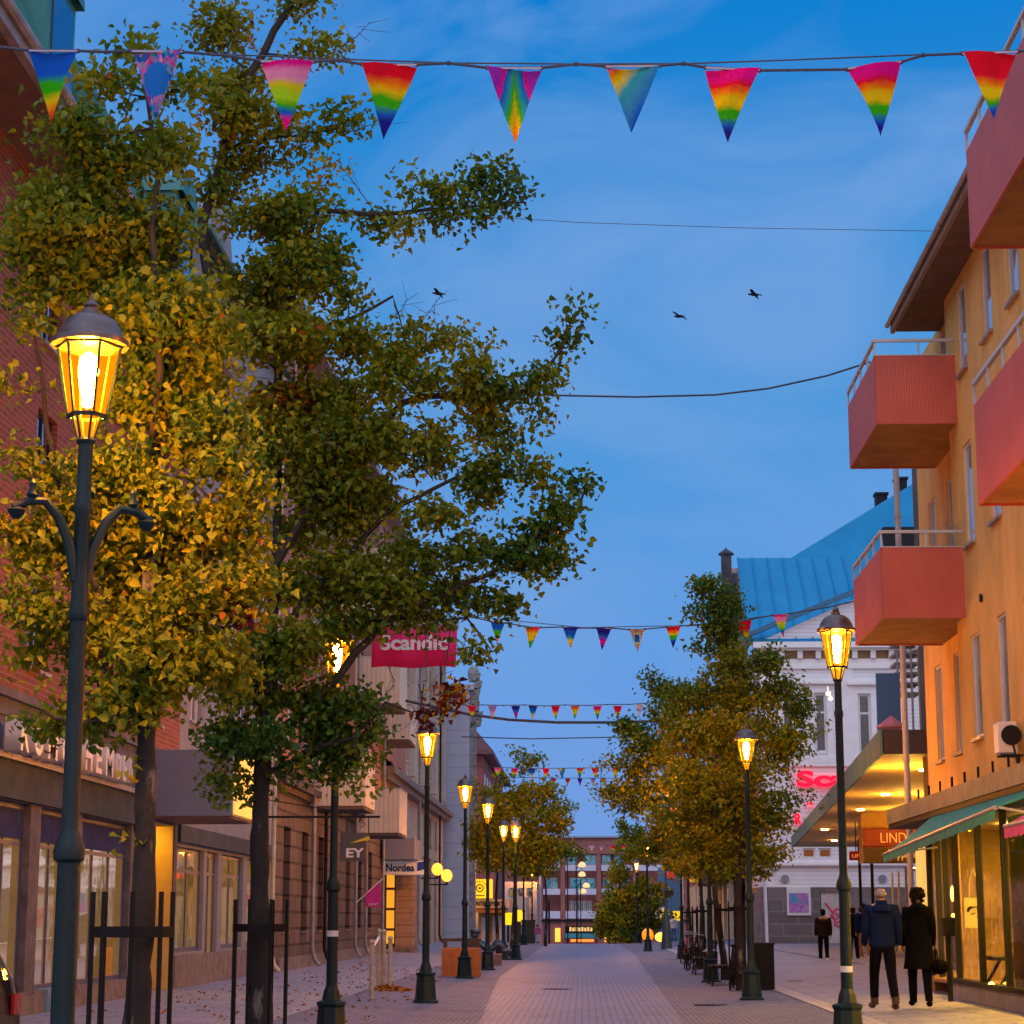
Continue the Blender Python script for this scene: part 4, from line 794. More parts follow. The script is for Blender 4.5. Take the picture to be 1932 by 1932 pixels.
for px, Y in ((1625, 94), (1648, 90)):
    x = at(px, 1732, Y).x; m2 = MB(); m2.tube([(x, Y, .1), (x, Y, 2.0), (x, Y, 2.0), (x, Y, zc-.04)], [.12, .12, .07, .07], 10); m2.build('column', M_dark, kn)
# shop wall carrying the signs
Ys = 70.5; sx = lambda px: at(px, 1650, Ys).x; sz = lambda py: at(1680, py, Ys).z
rs = thing('corner_shop', 'warm lit shop corner under the concrete canopy carrying two stacked shop signs', 'shop', (sx(1690), Ys+2, 0))
m = MB(); m.box(sx(1628), sx(1628)+4, Ys, Ys+.8, sz(1628), zc-.01); m.build('upper_wall', pm('ochre_band', (.42, .24, .08), .8, .2, 1), rs)
def diag(z0, z1):
    m = MB(); p, q = V(at(1752, 1732, 46).x, 46, 0), V(at(1752, 1732, 100).x, 100, 0); m.mesh([p+V(0,0,z0), q+V(0,0,z0), q+V(5,0,z0), p+V(5,0,z0), p+V(0,0,z1), q+V(0,0,z1), q+V(5,0,z1), p+V(5,0,z1)], [(0,1,2,3),(4,7,6,5),(0,4,5,1),(1,5,6,2),(2,6,7,3),(3,7,4,0)]); return m
m = diag(.1, zc-.01); m.build('side_wall', pm('ochre_wall', (.50, .34, .16), .8, .2, 1), rs)
m = diag(zc+H+.02, 11.5); m.build('rear_wall', pm('dark_grey_block', (.09, .09, .10), .8, .2, .8), rs)
for k in range(5):
    y = 50+k*9; x = at(1751, 1732, y).x; m = MB(); m.box(x-.1, x, y, y+.9, 1.0, 3.2); m.build('display_window', emat('lit_window_r%d' % k, (1, .55, .12), .9, False), rs)
sgn = thing('red_shop_sign', 'red illuminated shop sign with thin orange capitals above the brown sign', 'shop sign', (sx(1690), Ys-.2, sz(1597)))
m = MB(); m.box(sx(1630), sx(1745), Ys-.22, Ys-.02, sz(1598), sz(1564)); m.build('panel', pm('sign_red', (.10, .0, .002), .5, .05, emit=(.6, .0, .005), es=.18), sgn, bevel=.03)
text('lettering', 'LINDEX', pm('sign_orange', (.7, .2, .05), .4, emit=(1, .32, .06), es=.8), sgn, V(sx(1700), Ys-.25, sz(1581)), sx(1738)-sx(1662), sz(1572)-sz(1590), ext=.03, bold=-.012)
sgn = thing('brown_shop_sign', 'dark brown shop sign with cream letters below the red sign', 'shop sign', (sx(1690), Ys-.2, sz(1627)))
m = MB(); m.box(sx(1630), sx(1745), Ys-.22, Ys-.02, sz(1628), sz(1600)); m.build('panel', pm('sign_brown_panel', (.05, .025, .012), .5), sgn)
text('lettering', 'KappAhl', pm('sign_creamletters', (.5, .33, .1), .5, emit=(.8, .45, .1), es=.45), sgn, V(sx(1702), Ys-.25, sz(1613)), sx(1728)-sx(1676), sz(1603)-sz(1625), ext=.03, bold=.02)
sgn = thing('small_red_sign', 'small red hanging sign left of the stacked shop signs', 'shop sign', at(1616, 1614, 76))
a, b = at(1603, 1623, 76), at(1628, 1606, 76); m = MB(); m.box(a.x, b.x, 76, 76.12, a.z, b.z); m.build('panel', MATS['sign_red'], sgn)
text('lettering', 'LIN', MATS['sign_orange'], sgn, V((a.x+b.x)/2, 75.97, (a.z+b.z)/2), .3, .13, ext=.02)
m = MB(); m.tube([((a.x+b.x)/2, 76.06, b.z), ((a.x+b.x)/2, 76.06, zc-.03)], .02, 6); m.build('hanger', M_dark, sgn)
for i, (x, y) in enumerate(((c1.x+1.7, 50), (c1.x+2.2, 60), (c1.x+2.6, 72.5-4), (c1.x+3.2, 84), (c1.x+5.0, 96))):
    m = MB(); m.lathe((x, y, zc-.035), [(.12,0),(.12,.02)], 14)
    tag(m.build('soffit_light', emat('soffit_light%d' % i, (1, .42, .05), 420), None), 'round light recessed in the underside of the concrete canopy', 'ceiling light', 'lights under the concrete canopy')
for i, y in enumerate((49, 60, 68, 80, 94)):
    x = at(1735 if y > 70 else 1742, 1732, y).x-.2; t = thing('wall_washer', 'warm wall lamp washing the underside of the canopy', 'wall lamp', (x, y, 3.6), 'wall lamps under the concrete canopy')
    m = MB(); m.lathe((x, y, 3.6), [(.02,0),(.10,.03),(.12,.12)], 12); m.build('cup', M_dark, t); m = MB(); m.lathe((x, y, 3.70), [(.1,0),(.1,.03)], 12); m.build('lamp', emat('washer%d' % i, (1, .50, .05), 1800 if y < 70 else 2400), t)
for px, Y, lb in ((1686, 86, 'leftmost thin post lit golden behind the walking couple'), (1698, 83, 'middle thin post lit golden behind the walking couple'), (1712, 76, 'rightmost thin post lit golden beside the thick pipe')):
    x = at(px, 1732, Y).x; m = MB(); m.tube([(x, Y, .1), (x, Y, 3.35)], .045, 8); tag(m.build('thin_post', MATS['cream_paint'], None, True), lb, 'post', 'thin posts under the concrete canopy')
pt_ = thing('potted_plant', 'leafy potted plant in the shop window at the right', 'plant', (XG+.5, 32.4, .45)); m = MB(); m.lathe((XG+.5, 32.4, .45), [(.10,0),(.14,.25),(.12,.26)], 12); m.build('pot', M_dark, pt_); PLANT = pt_
# things on the canopy roof
m = MB(); a = at(1655, 1355, 50); b = at(1697, 1270, 50); m.box(a.x, b.x, 50, 50.05, zc+H, b.z); tag(m.build('glass_screen', glassmat('blue_screen', .8, (.5, .75, 1), base=(.10, .2, .38)), None), 'pale blue glass screen standing on the concrete canopy', 'screen')
m = MB(); c = at(1682, 1373, 48); m.lathe((c.x, 48, c.z), [(.36,0),(.34,.03),(.02,.27)], 8); tag(m.build('parasol', pm('pink_canvas', (.60, .16, .18), .8), None), 'folded pink parasol top showing above the canopy end', 'parasol')
m = MB()
for k in range(6): z = at(1700, 1290, 58).z+k*.28-.3; m.box(at(1690, 1290, 58).x, at(1735, 1290, 58).x, 58, 59, z, z+.07)
for px in (1692, 1704, 1718, 1732): x = at(px, 1290, 58).x; m.box(x, x+.05, 57.9, 57.99, zc+H, at(1700, 1225, 58).z)
tag(m.build('fire_escape', M_zinc, None), 'dark slatted fire escape landings behind the thick pale pipe', 'fire escape')
# ================================================================ WHITE WOODEN BUILDING
YW = 112.; wx = lambda px: at(px, 1700, YW).x; wz = lambda py, px=1560: at(px, py, YW).z
wb = thing('white_wooden_building', 'white wooden building with bright blue metal roof and dark stone base', 'building', (wx(1600), YW+6, 0))
M_wood = sidemat('white_boards', (.82, .82, .86), (.76, .76, .82), .22, 'h', .6, (.42, .42, .48), .08)
M_trim = pm('white_trim', (.85, .85, .88), .5, .06, 2)
M_sw = brickmat('base_stone', (.23, .19, .19), (.15, .125, .13), (.26, .22, .22), 1.5, .62, .035, vary=.45, bump=.7)
X0, X1 = wx(1446), wx(1446)+16
HW = wz(1213)
def wr(a, b, c, d, dp=.18): return (wx(a)-X0, wx(b)-X0, wz(d), wz(c), dp)   # px left, px right, py top, py bottom
hu = [wr(1546, 1570, 1307, 1420), wr(1484, 1508, 1307, 1420), wr(1630, 1655, 1309, 1420)]
hm = [wr(1516, 1541, 1600, 1619), wr(1547, 1572, 1600, 1619)]
w = MB(); zs = wz(1672)
wall(w, (X0, YW, zs), Ux, (0,1,0), 16, HW-zs, [(a, b, c-zs, d-zs, e) for a, b, c, d, e in hu+hm], .18); w.box(X0+.0, X1, YW+.4, YW+14, zs, HW); w.poly([(X0, YW, zs), (X0, YW+.5, zs), (X0, YW+.5, HW), (X0, YW, HW)]); w.build('wall', M_wood, wb)
w = MB(); dr = (wx(1549)-X0, wx(1607)-X0, .15, wz(1682), .2); wall(w, (X0-.05, YW-.12, 0), Ux, (0,1,0), 16, zs, [dr], .2); w.box(X0-.05, X1, YW+.2, YW+14, 0, zs); w.poly([(X0-.05, YW-.12, 0), (X0-.05, YW+.3, 0), (X0-.05, YW+.3, zs), (X0-.05, YW-.12, zs)]); w.build('stone_base', M_sw, wb)
m = MB(); m.box(X0+dr[0], X0+dr[1], YW+.02, YW+.08, .15, dr[3]); do = m.build('door', pm('dirty_white_door', (.55, .52, .50), .6, .15, 2), wb)
gr = MB(); P = lambda px, py: V(wx(px), YW+.008, wz(py)) + V(0, 0, 0)
M_graf = pm('pink_spray', (.75, .04, .16), .5)
for pts in ([(1557,1703),(1563,1712),(1571,1722)], [(1571,1722),(1577,1714),(1586,1716),(1592,1708)], [(1571,1722),(1568,1730),(1575,1735),(1582,1728),(1576,1722)], [(1582,1728),(1590,1722),(1596,1728),(1590,1735),(1584,1731)], [(1575,1735),(1573,1744),(1583,1749),(1590,1743),(1584,1737),(1577,1741)], [(1566,1726),(1574,1729)]):
    gr.tube([P(*p) for p in pts], .055, 6)
gr.build('graffiti', M_graf, do)
for h in hu:
    window(wb, (X0, YW, 0), Ux, (0,1,0), h, M_white, glassmat('upper_glass', .25, (.8,.9,1), base=(.05,.035,.03)) if 'upper_glass' not in bpy.data.materials else bpy.data.materials['upper_glass'], .1, 1, 1, .13, .05, M_trim, ysplit=[h[3]-1.05])
    m = MB(); xa, xb = X0+h[0], X0+h[1]; m.box(xa-.28, xa-.003, YW-.07, YW-.003, h[2]-.2, h[3]+.25); m.box(xb+.003, xb+.28, YW-.07, YW-.003, h[2]-.2, h[3]+.25); m.box(xa-.28, xb+.28, YW-.075, YW-.004, h[3]+.003, h[3]+.45); m.box(xa-.55, xb+.55, YW-.32, YW-.004, h[3]+.46, h[3]+.62); m.box(xa-.45, xb+.45, YW-.2, YW-.005, h[3]+.62, h[3]+.75); m.box(xa-.35, xb+.35, YW-.12, YW-.004, h[2]-.55, h[2]-.2); m.build('surround', M_trim, wb)
for h in hm: window(wb, (X0, YW, 0), Ux, (0,1,0), h, M_white, emat('mezz', (.35, .10, .02), .25, False), .1, 1, 1, .09, None)
m = MB(); m.ell((wx(1643), YW+.14, wz(1356)), (.14, .02, .12)); m.build('green_light', emat('green_glow', (.1, 1, .05), 1.2, False), wb, True)
for px in (1607,): m = MB(); m.box(wx(1596), wx(1622), YW-.09, YW-.003, wz(1440), wz(1262)); m.build('pilaster', M_trim, wb)
m = MB(); m.box(X0-.08, wx(1462), YW-.1, YW-.003, zs, wz(1262)); m.build('corner_board', M_trim, wb)
m = MB(); m.box(X0-.1, X1, YW-.16, YW-.003, wz(1262), wz(1256)); m.box(X0-.1, X1, YW-.05, YW-.003, wz(1256)+.003, wz(1243)); m.box(X0-.2, X1, YW-.3, YW-.002, wz(1228), wz(1224)); m.box(X0-.45, X1, YW-.6, YW-.001, wz(1224)+.003, wz(1213)); m.build('entablature', M_trim, wb)
m = MB(); m.box(X0-.1, X1, YW-.06, YW-.003, wz(1243)+.003, wz(1228)-.003); m.build('frieze', pm('brown_frieze', (.30, .17, .09), .8), wb)
x = X0
while x < X0+9: m = MB(); m.box(x, x+.28, YW-.26, YW-.064, wz(1243)+.01, wz(1228)-.01); x += .98; m.build('dentil', M_trim, wb)
m = MB(); m.box(X0-.12, X1, YW-.25, YW-.003, wz(1633), wz(1628)); m.box(X0-.1, X1, YW-.15, YW-.003, wz(1446), wz(1440)); m.box(X0-.1, X1, YW-.16, YW-.122, wz(1674), wz(1669)); m.build('string_course', M_trim, wb)
m = MB(); pz = wz(1207)+.0; x_a = wx(1411); xp = wx(1720); zp = at(1720, 1092, YW).z
m.mesh([(x_a+.8, YW-.1, HW+.02), (xp+6, YW-.1, HW+.02), (xp+6, YW-.1, zp+.0), (xp, YW-.1, zp), (x_a+.8, YW+.6, HW+.02), (xp+6, YW+.6, HW+.02), (xp+6, YW+.6, zp), (xp, YW+.6, zp)], [(0,1,2,3),(4,7,6,5),(0,3,7,4),(3,2,6,7)]); m.build('pediment', M_wood, wb)
M_roof = pm('blue_metal_roof', (.012, .26, .50), .7, .3, .5, spec=.2, col2=(.010, .20, .42))
def seamed(pts, nsm, name):
    """roof plane from four corners (bottom left, bottom right, top right, top left) with standing seams"""
    a, b, c, d = pts; m = MB(); nrm = (b-a).cross(d-a).normalized(); 
    m.mesh([a, b, c, d, a-nrm*.12, b-nrm*.12, c-nrm*.12, d-nrm*.12], [(0,1,2,3),(4,7,6,5),(0,4,5,1),(1,5,6,2),(2,6,7,3),(3,7,4,0)])
    for k in range(nsm+1):
        f = k/nsm; p, q = a.lerp(b, f), d.lerp(c, f); dd = (q-p); l = dd.length/2; dd.normalize(); s_ = dd.cross(nrm).normalized(); m.obox((p+q)/2+nrm*.03, dd*l, s_*.025, nrm*.05)
    return m.build(name, M_roof, wb)
seamed([at(1408, 1213, YW-.5), V(xp+6, YW-.5, HW+.1), V(xp+6, YW+9, at(1600, 1053, YW+9).z), at(1391, 1053, YW+9)], 16, 'roof')
m = MB(); m.mesh([V(x_a-.3, YW-.75, HW+.02), V(xp, YW-.75, zp+.14), V(xp, YW-.2, zp+.14), V(x_a-.3, YW-.2, HW+.02), V(x_a-.3, YW-.75, HW+.28), V(xp, YW-.75, zp+.40), V(xp, YW-.2, zp+.40), V(x_a-.3, YW-.2, HW+.28)], [(0,1,2,3),(4,7,6,5),(0,4,5,1),(1,5,6,2),(2,6,7,3),(3,7,4,0)]); m.build('verge', pm('dark_blue_verge', (.03, .16, .30), .5), wb)
seamed([at(1490, 1056, YW+9.3), V(at(1600, 1056, YW+9.3).x+7, YW+9.3, at(1600, 1056, YW+9.3).z), V(at(1600, 1056, YW+9.3).x+7, YW+16, at(1713, 918, YW+16).z+3), at(1492, 1050, YW+16)], 14, 'upper_roof') if False else None
a, b, c, d = at(1488, 1055, YW+9.3), at(1790, 1055, YW+9.3), at(1790, 872, YW+15), at(1713, 918, YW+15)
m = MB(); m.mesh([a, b, c, d, a+V(0,.4,-.1), b+V(0,.4,-.1), c+V(0,.4,-.1), d+V(0,.4,-.1)], [(0,1,2,3),(4,7,6,5),(0,4,5,1),(2,6,7,3),(3,7,4,0)])
for k in range(1, 12):
    p = a.lerp(b, k/12); t_ = (k/12)*(b.x-a.x)/(d.x-a.x)
    q = a.lerp(d, min(1, t_)) if t_ <= 1 else d.lerp(c, (p.x-d.x)/(c.x-d.x)); q = V(p.x, q.y, q.z); m.bar(p+V(0,-.04,0), q+V(0,-.04,0), .05)
m.build('upper_roof', M_roof, wb)
m = MB(); a = at(1640, 1040, YW+10); b = at(1694, 994, YW+10); m.box(at(1668, 1040, YW+10).x, b.x+1, YW+10, YW+12, a.z-.8, b.z); m.build('dormer', M_dark, wb)
for px, py, lb in ((1663, 934, 0), (1700, 905, 1)):
    c = at(px, py, YW+14.5); m = MB(); m.box(c.x-.35, c.x+.35, YW+14.4, YW+15.2, c.z-1.8, c.z); m.box(c.x-.42, c.x+.42, YW+14.3, YW+15.3, c.z+.003, c.z+.15); m.build('chimney', M_dark, wb)
ch = at(1371, 1100, YW+6); m = MB(); zt = at(1371, 1047, YW+6).z; m.box(ch.x-.28, ch.x+.28, YW+5.7, YW+6.3, 11, zt); m.box(ch.x+.29, ch.x+.62, YW+5.8, YW+6.2, 11, zt-1.1); m.lathe((ch.x, YW+6, zt), [(.45,0),(.45,.08),(.25,.22),(.05,.36),(.02,.45)], 12); m.build('chimney', pm('soot_chimney', (.06, .06, .08), .8, .4, 2), wb)
m = MB(); m.box(at(1377, 1200, YW+8).x, at(1410, 1200, YW+8).x, YW+8, YW+20, 4, at(1390, 1072, YW+8).z); m.build('firewall', pm('pink_firewall', (.50, .38, .30), .85), wb)
m = MB(); m.box(X0+.02, X0+.03, YW+.3, YW+13.9, zs+.1, HW-.1); m.build('side_wall', M_cream, wb)
m = MB(); xq = wx(1450)-.25; m.tube([(wx(1462), YW-.35, wz(1640)), (xq+.1, YW-.35, wz(1640)+.0), (xq-.12, YW-.35, wz(1646)), (xq-.12, YW-.35, wz(1655)), (xq+.05, YW-.3, wz(1664)), (xq+.1, YW-.3, .2)], .09, 10); tag(m.build('drainpipe', M_white, None, True), 'white curved drainpipe at the left corner of the stone base', 'drainpipe')
for px in (1482, 1666):
    m = MB(); c = V(wx(px), YW-.05, wz(1658)); m.tube([c, c+V(0,-.1,0)], .21, 20); tag(m.build('plaque', pm('grey_plaque', (.25, .27, .30), .6), None), 'round grey plaque on the white boards, %s' % ('left one above the purple poster' if px < 1600 else 'right one above the couple'), 'plaque', 'round plaques on the white boards')
ps = thing('poster', 'purple and blue event poster in a white frame on the stone base', 'poster', (wx(1507), YW-.2, wz(1700)))
m = MB(); m.box(wx(1484), wx(1529), YW-.22, YW-.14, wz(1727), wz(1674)); m.build('frame', M_white, ps)
def postermat():
    m = bpy.data.materials.new('poster_print'); m.use_nodes = True; t = m.node_tree; p = t.nodes['Principled BSDF']; c = N(t, 'ShaderNodeTexCoord'); n = N(t, 'ShaderNodeTexNoise', Scale=.8, Detail=3., Distortion=1.5); L(t, c.outputs['Object'], n.inputs['Vector'])
    r_ = ramp(t, [(.30, (.02,.15,.6)), (.42, (.05,.35,.45)), (.5, (.35,.12,.5)), (.58, (.5,.25,.45)), (.7, (.12,.03,.5))]); L(t, n.outputs[0], r_.inputs[0]); L(t, r_.outputs[0], p.inputs['Base Color']); return m
m = MB(); m.box(wx(1488), wx(1525), YW-.235, YW-.221, wz(1722), wz(1685)); m.build('print', postermat(), ps)
M_redlit = emat('red_neon', (1, .0, .03), 1.6, False)
rl = thing('red_sign_letters', 'large red illuminated letters on the white boards behind the tree', 'sign letters', (wx(1550), YW-.3, wz(1485)))
text('lettering', 'Scandic', M_redlit, rl, V(wx(1508)+2.95, YW-.3, wz(1470)), 5.9, .88, ext=.1, bold=.04)
rl2 = thing('red_small_letters', 'small red letter and star below the large red letters', 'sign letters', (wx(1520), YW-.3, wz(1550)))
text('lettering', 'R', M_redlit, rl2, V(wx(1509), YW-.3, wz(1546)), .4, .6, ext=.08, bold=.03); text('star', '*', M_redlit, rl2, V(wx(1533), YW-.3, wz(1520)), .42, .42, ext=.08, bold=.03)
for px, py in ((1562, 1309), (1567, 1318)):
    m = MB(); c = at(px, py, 100); m.ell(c, (.12, .12, .1)); m.tube([c, c+V(0, 0, .35)], .02, 5); tag(m.build('hanging_bulb', emat('hb%d' % py, (1, .8, .5), 2.0), None, True), 'warm hanging bulb in front of the upper white window, %s' % ('upper left one' if px == 1562 else 'lower right one'), 'hanging bulb', 'hanging bulbs')
# ================================================================ FAR RIGHT ROW
XF = 8.8
fr = thing('cream_shop_row', 'far brick and cream shop row half hidden behind the right hand trees', 'building', (XF+3, 145, 0))
m = MB(); m.box(XF, XF+8, 127, 176, 4, 11.5); m.build('wall', M_brick2, fr)
m = MB(); m.box(XF+.5, XF+8, 127, 176, 0, 4); m.build('ground_floor', M_dark, fr)
for k in range(12):
    m = MB(); y = 127+k*4.1; m.box(XF-.1, XF+.5, y, y+.9, -.5, 4.0); m.build('pilaster', M_cream, fr)
for k in range(8):
    m = MB(); y = 128+k*6; m.box(XF-.05, XF-.003, y, y+1.6, 5.5, 8); m.build('window', M_white, fr)
m = MB(); m.box(XF-1.2, XF-.003, 127, 140, 3.6, 4.6); m.build('awning', M_black, fr)
fb = thing('blue_building', 'flat blue fronted building at the far right end of the street', 'building', (7.5, 190, 0))
m = MB(); m.box(at(1260, 1732, 178).x, at(1287, 1732, 178).x, 178, 200, -3, at(1270, 1627, 178).z); m.build('wall', sidemat('blue_cladding', (.06, .22, .42), (.05, .19, .38), .6, 'v', .5, (.03, .12, .25), .05), fb)
m = MB(); m.box(at(1284, 1732, 177.8).x, at(1290, 1732, 177.8).x, 177.8, 200, -3, at(1270, 1625, 178).z); m.build('corner_pier', M_white, fb)
def boxsign(a, b, c, d, Y, mat, nm, lb, th=.15, txt=None, tm=None):
    p, q = at(a, d, Y), at(b, c, Y); t = thing(nm, lb, 'sign', ((p.x+q.x)/2, Y, p.z)); m = MB(); m.box(p.x, q.x, Y, Y+th, p.z, q.z); m.build('panel', mat, t)
    m = MB(); m.bar((q.x-.02, Y+th/2, (p.z+q.z)/2), (q.x+.5, Y+th/2, (p.z+q.z)/2), .06); m.build('bracket', M_dark, t)
    if txt:
        for k, s_ in enumerate(txt): text('lettering', s_, tm, t, V((p.x+q.x)/2, Y-.02, q.z-(q.z-p.z)*(k+.5)/len(txt)), (q.x-p.x)*.8, (q.z-p.z)/len(txt)*.55, ext=.03)
    return t
boxsign(1301, 1317, 1645, 1664, 128, emat('yellow_sign2', (.9, .5, .01), .5, False), 'yellow_wall_sign', 'yellow two line wall sign on the far brick row', txt=None)
boxsign(1270, 1284, 1719, 1737, 150, emat('yellow_sign3', (1, .6, .01), 1.0, False), 'yellow_box_sign', 'glowing yellow box sign right of the cream disc sign')
dsn = thing('round_cream_sign', 'round cream disc sign glowing on the far right', 'sign', at(1252, 1724, 140)); c = at(1252, 1724, 140); m = MB(); m.tube([c, c+V(0,.15,0)], .40, 24); m.build('disc', emat('cream_disc', (.9, .6, .2), .65, False), dsn); m = MB(); m.bar(c+V(.39,.07,0), c+V(.9,.07,0), .05); m.build('bracket', M_dark, dsn)
# traffic sign post
tp_ = thing('sign_post', 'dark tapered post with round blue and red traffic signs', 'sign post', at(1257, 1791, 104)); x = at(1257, 1732, 104).x
m = MB(); m.lathe((x, 104, .0), [(.30,0),(.28,.1),(.17,1.4),(.09,2.0),(.06,2.2),(.05,4.9)], 10); m.build('pole', pm('dark_teal_pole', (.02,.06,.07), .5), tp_)
for py, mt, nm in ((1632, pm('sign_face_blue', (.05, .15, .5), .4), 'blue_disc'), (1650, pm('sign_face_red', (.65, .01, .03), .4, emit=(.8, 0, .02), es=.4), 'red_disc')):
    c = at(1267, py, 103.8); m = MB(); m.tube([c, c+V(0,.04,0)], .22, 20); m.build(nm, mt, tp_)
m = MB(); c = at(1267, 1685, 103.9); m.box(c.x-.35, c.x+.1, 103.8, 104.2, c.z-.12, c.z+.12); m.build('signal_box', M_dark, tp_)
m = MB(); c = at(1247, 1768, 112); m.ell(c, (.32,.3,.25)); tag(m.build('lantern_bowl', emat('bowl_light', (1, .38, .05), 3), None, True), 'low orange glowing bowl light beside the sign post', 'lantern')
m = MB(); c = at(1222, 1764, 128); m.ell(c, (.36,.3,.4)); tag(m.build('orange_light', emat('o_light', (1, .30, .01), 1.1), None, True), 'large round orange light behind the far right lamp posts', 'light')
# cream globes at the street end
for i, (px, py, Y, lb) in enumerate(((1082, 1608, 172, 'highest cream globe at the street end'), (1098, 1632, 178, 'second highest cream globe at the street end'), (1098, 1650, 184, 'third cream globe from the top at the street end'), (1106, 1671, 190, 'fourth cream globe from the top at the street end'), (1100, 1682, 196, 'lowest cream globe at the street end'))):
    c = at(px, py, Y); t = thing('globe_street_lamp', lb, 'globe lamp', (c.x, Y, 0), 'cream globe lamps at the street end')
    m = MB(); m.lathe(c-V(0,0,.2), [(.05,0),(.30,.05),(.33,.2),(.25,.36),(.1,.46),(.02,.48)], 14); m.build('globe', emat('cream_globe%d' % i, (1, .68, .30), .95, False), t, True)
    m = MB(); m.tube([(c.x-.5, Y, -3), (c.x-.5, Y, c.z+.5), (c.x-.3, Y, c.z+.75), (c.x, Y, c.z+.6), (c.x, Y, c.z+.25)], .045, 6); m.build('mast', M_dark, t)
for px, Y in ((1019, 150), (1036, 160)):
    m = MB(); x = at(px, 1732, Y).x; m.tube([(x, Y, -1.5), (x, Y, at(px, 1640 if px < 1030 else 1700, Y).z)], .07, 8); tag(m.build('flag_pole', M_white if px < 1030 else M_dark, None), 'bare %s pole at the far end of the street' % ('white' if px < 1030 else 'dark'), 'pole')
# ================================================================ STREET FURNITURE, LEFT
po = thing('planter', 'orange square planter box with brown rail frame behind a lamp', 'planter', at(869, 1843, 56.7))
a = atG(833, 1843, .03); Yp = a.y; x0, x1 = a.x, at(905, 1732, Yp).x; zt = at(870, 1789, Yp).z
M_orng = pm('orange_planter', (.62, .17, .035), .7, .2, 4, .1, 30)
m = MB(); m.box(x0, x1, Yp, Yp+1.0, .02, zt); m.build('box', M_orng, po, bevel=.015)
m = MB(); m.box(x0+.06, x1-.06, Yp+.06, Yp+.94, zt+.002, zt+.02); m.build('soil', pm('soil', (.25, .18, .15), .9), po)
M_wood2 = pm('brown_wood', (.09, .05, .04), .7, .3, 6)
m = MB(); zr = at(870, 1772, Yp).z; m.box(x0-.02, x1+.02, Yp+.3, Yp+.42, zr-.06, zr+.02); m.box(x0+.02, x0+.12, Yp+.3, Yp+.42, zt, zr-.061); m.box(x1-.5, x1-.02, Yp+.3, Yp+.42, zt+.003, zr-.061); m.build('rail', M_wood2, po)
pl = thing('granite_plinth', 'low reddish granite plinth carrying the reclining sculpture', 'plinth', at(925, 1822, 72)); a = atG(905, 1822, .02); Yq = a.y
zpl = at(925, 1800, Yq).z; m = MB(); m.box(a.x-.5, at(945, 1732, Yq).x, Yq, Yq+1.0, .0, zpl); m.build('block', pm('red_granite', (.27, .14, .12), .6, .3, 8, .1, 30), pl, bevel=.02)
m = MB(); cq = at(923, 1811, Yq-.01); m.tube([cq, cq+V(0,.02,0)], .05, 10); m.build('bolt', M_dark, pl)
def skin(name, verts, edges, rad, mat, parent, sub=2, root=0, extra=None):
    me = bpy.data.meshes.new(name+'_s'); me.from_pydata([Vector(v) for v in verts], edges, []); o = bpy.data.objects.new(name+'_s', me); COL.objects.link(o)
    o.modifiers.new('k', 'SKIN')
    for i, r_ in enumerate(rad):
        sv = me.skin_vertices[0].data[i]; sv.radius = r_ if hasattr(r_, '__len__') else (r_, r_); sv.use_root = (i == root)
    o.modifiers['k'].use_smooth_shade = True
    s_ = o.modifiers.new('u', 'SUBSURF'); s_.levels = sub; s_.render_levels = sub
    dg = bpy.context.evaluated_depsgraph_get(); dg.update(); m2 = bpy.data.meshes.new_from_object(o.evaluated_get(dg)); bpy.data.objects.remove(o)
    if extra is not None:
        bm = bmesh.new(); bm.from_mesh(m2); e = bpy.data.meshes.new('e'); e.from_pydata(extra.v, [], extra.f); bm.from_mesh(e); bm.to_mesh(m2); bm.free()
    m2.name = name; m2.polygons.foreach_set('use_smooth', [True]*len(m2.polygons)); m2.materials.clear(); m2.materials.append(mat)
    ob_ = bpy.data.objects.new(name, m2); COL.objects.link(ob_); ob_.parent = parent; return ob_
st = thing('reclining_sculpture', 'dark bronze sculpture of a reclining figure with knees raised on the plinth', 'sculpture', (cq.x, Yq+.5, zpl))
M_bronze = pm('weathered_bronze', (.07, .11, .15), .4, .4, 5, metal=.5)
Z = .12
ex_ = MB(); ex_.ell((-.50, 0, .62), (.15, .13, .16)); ex_.ell((-.48, 0, .72), (.19, .17, .09)); ex_.ell((-.385,0,.6), (.03,.03,.035))
for sgx in (-1, 1): ex_.ell((.52, sgx*.14, .10), (.20, .09, .09))
skin('figure', [(0,0,.16),(-.22,0,.24),(-.42,0,.42),(-.48,0,.54),(-.36,.2,.36),(-.2,.34,.18),(0,.34,.10),(-.36,-.2,.36),(-.15,-.33,.2),(.05,-.3,.12),(.08,.12,.16),(.26,.14,.46),(.48,.14,.14),(.08,-.12,.16),(.30,-.14,.34),(.50,-.14,.12)], [(0,1),(1,2),(2,3),(2,4),(4,5),(5,6),(2,7),(7,8),(8,9),(0,10),(10,11),(11,12),(0,13),(13,14),(14,15)], [.16,.16,.17,.07,.08,.06,.04,.08,.06,.04,.11,.09,.06,.11,.09,.06], M_bronze, st, 2, 0, ex_)
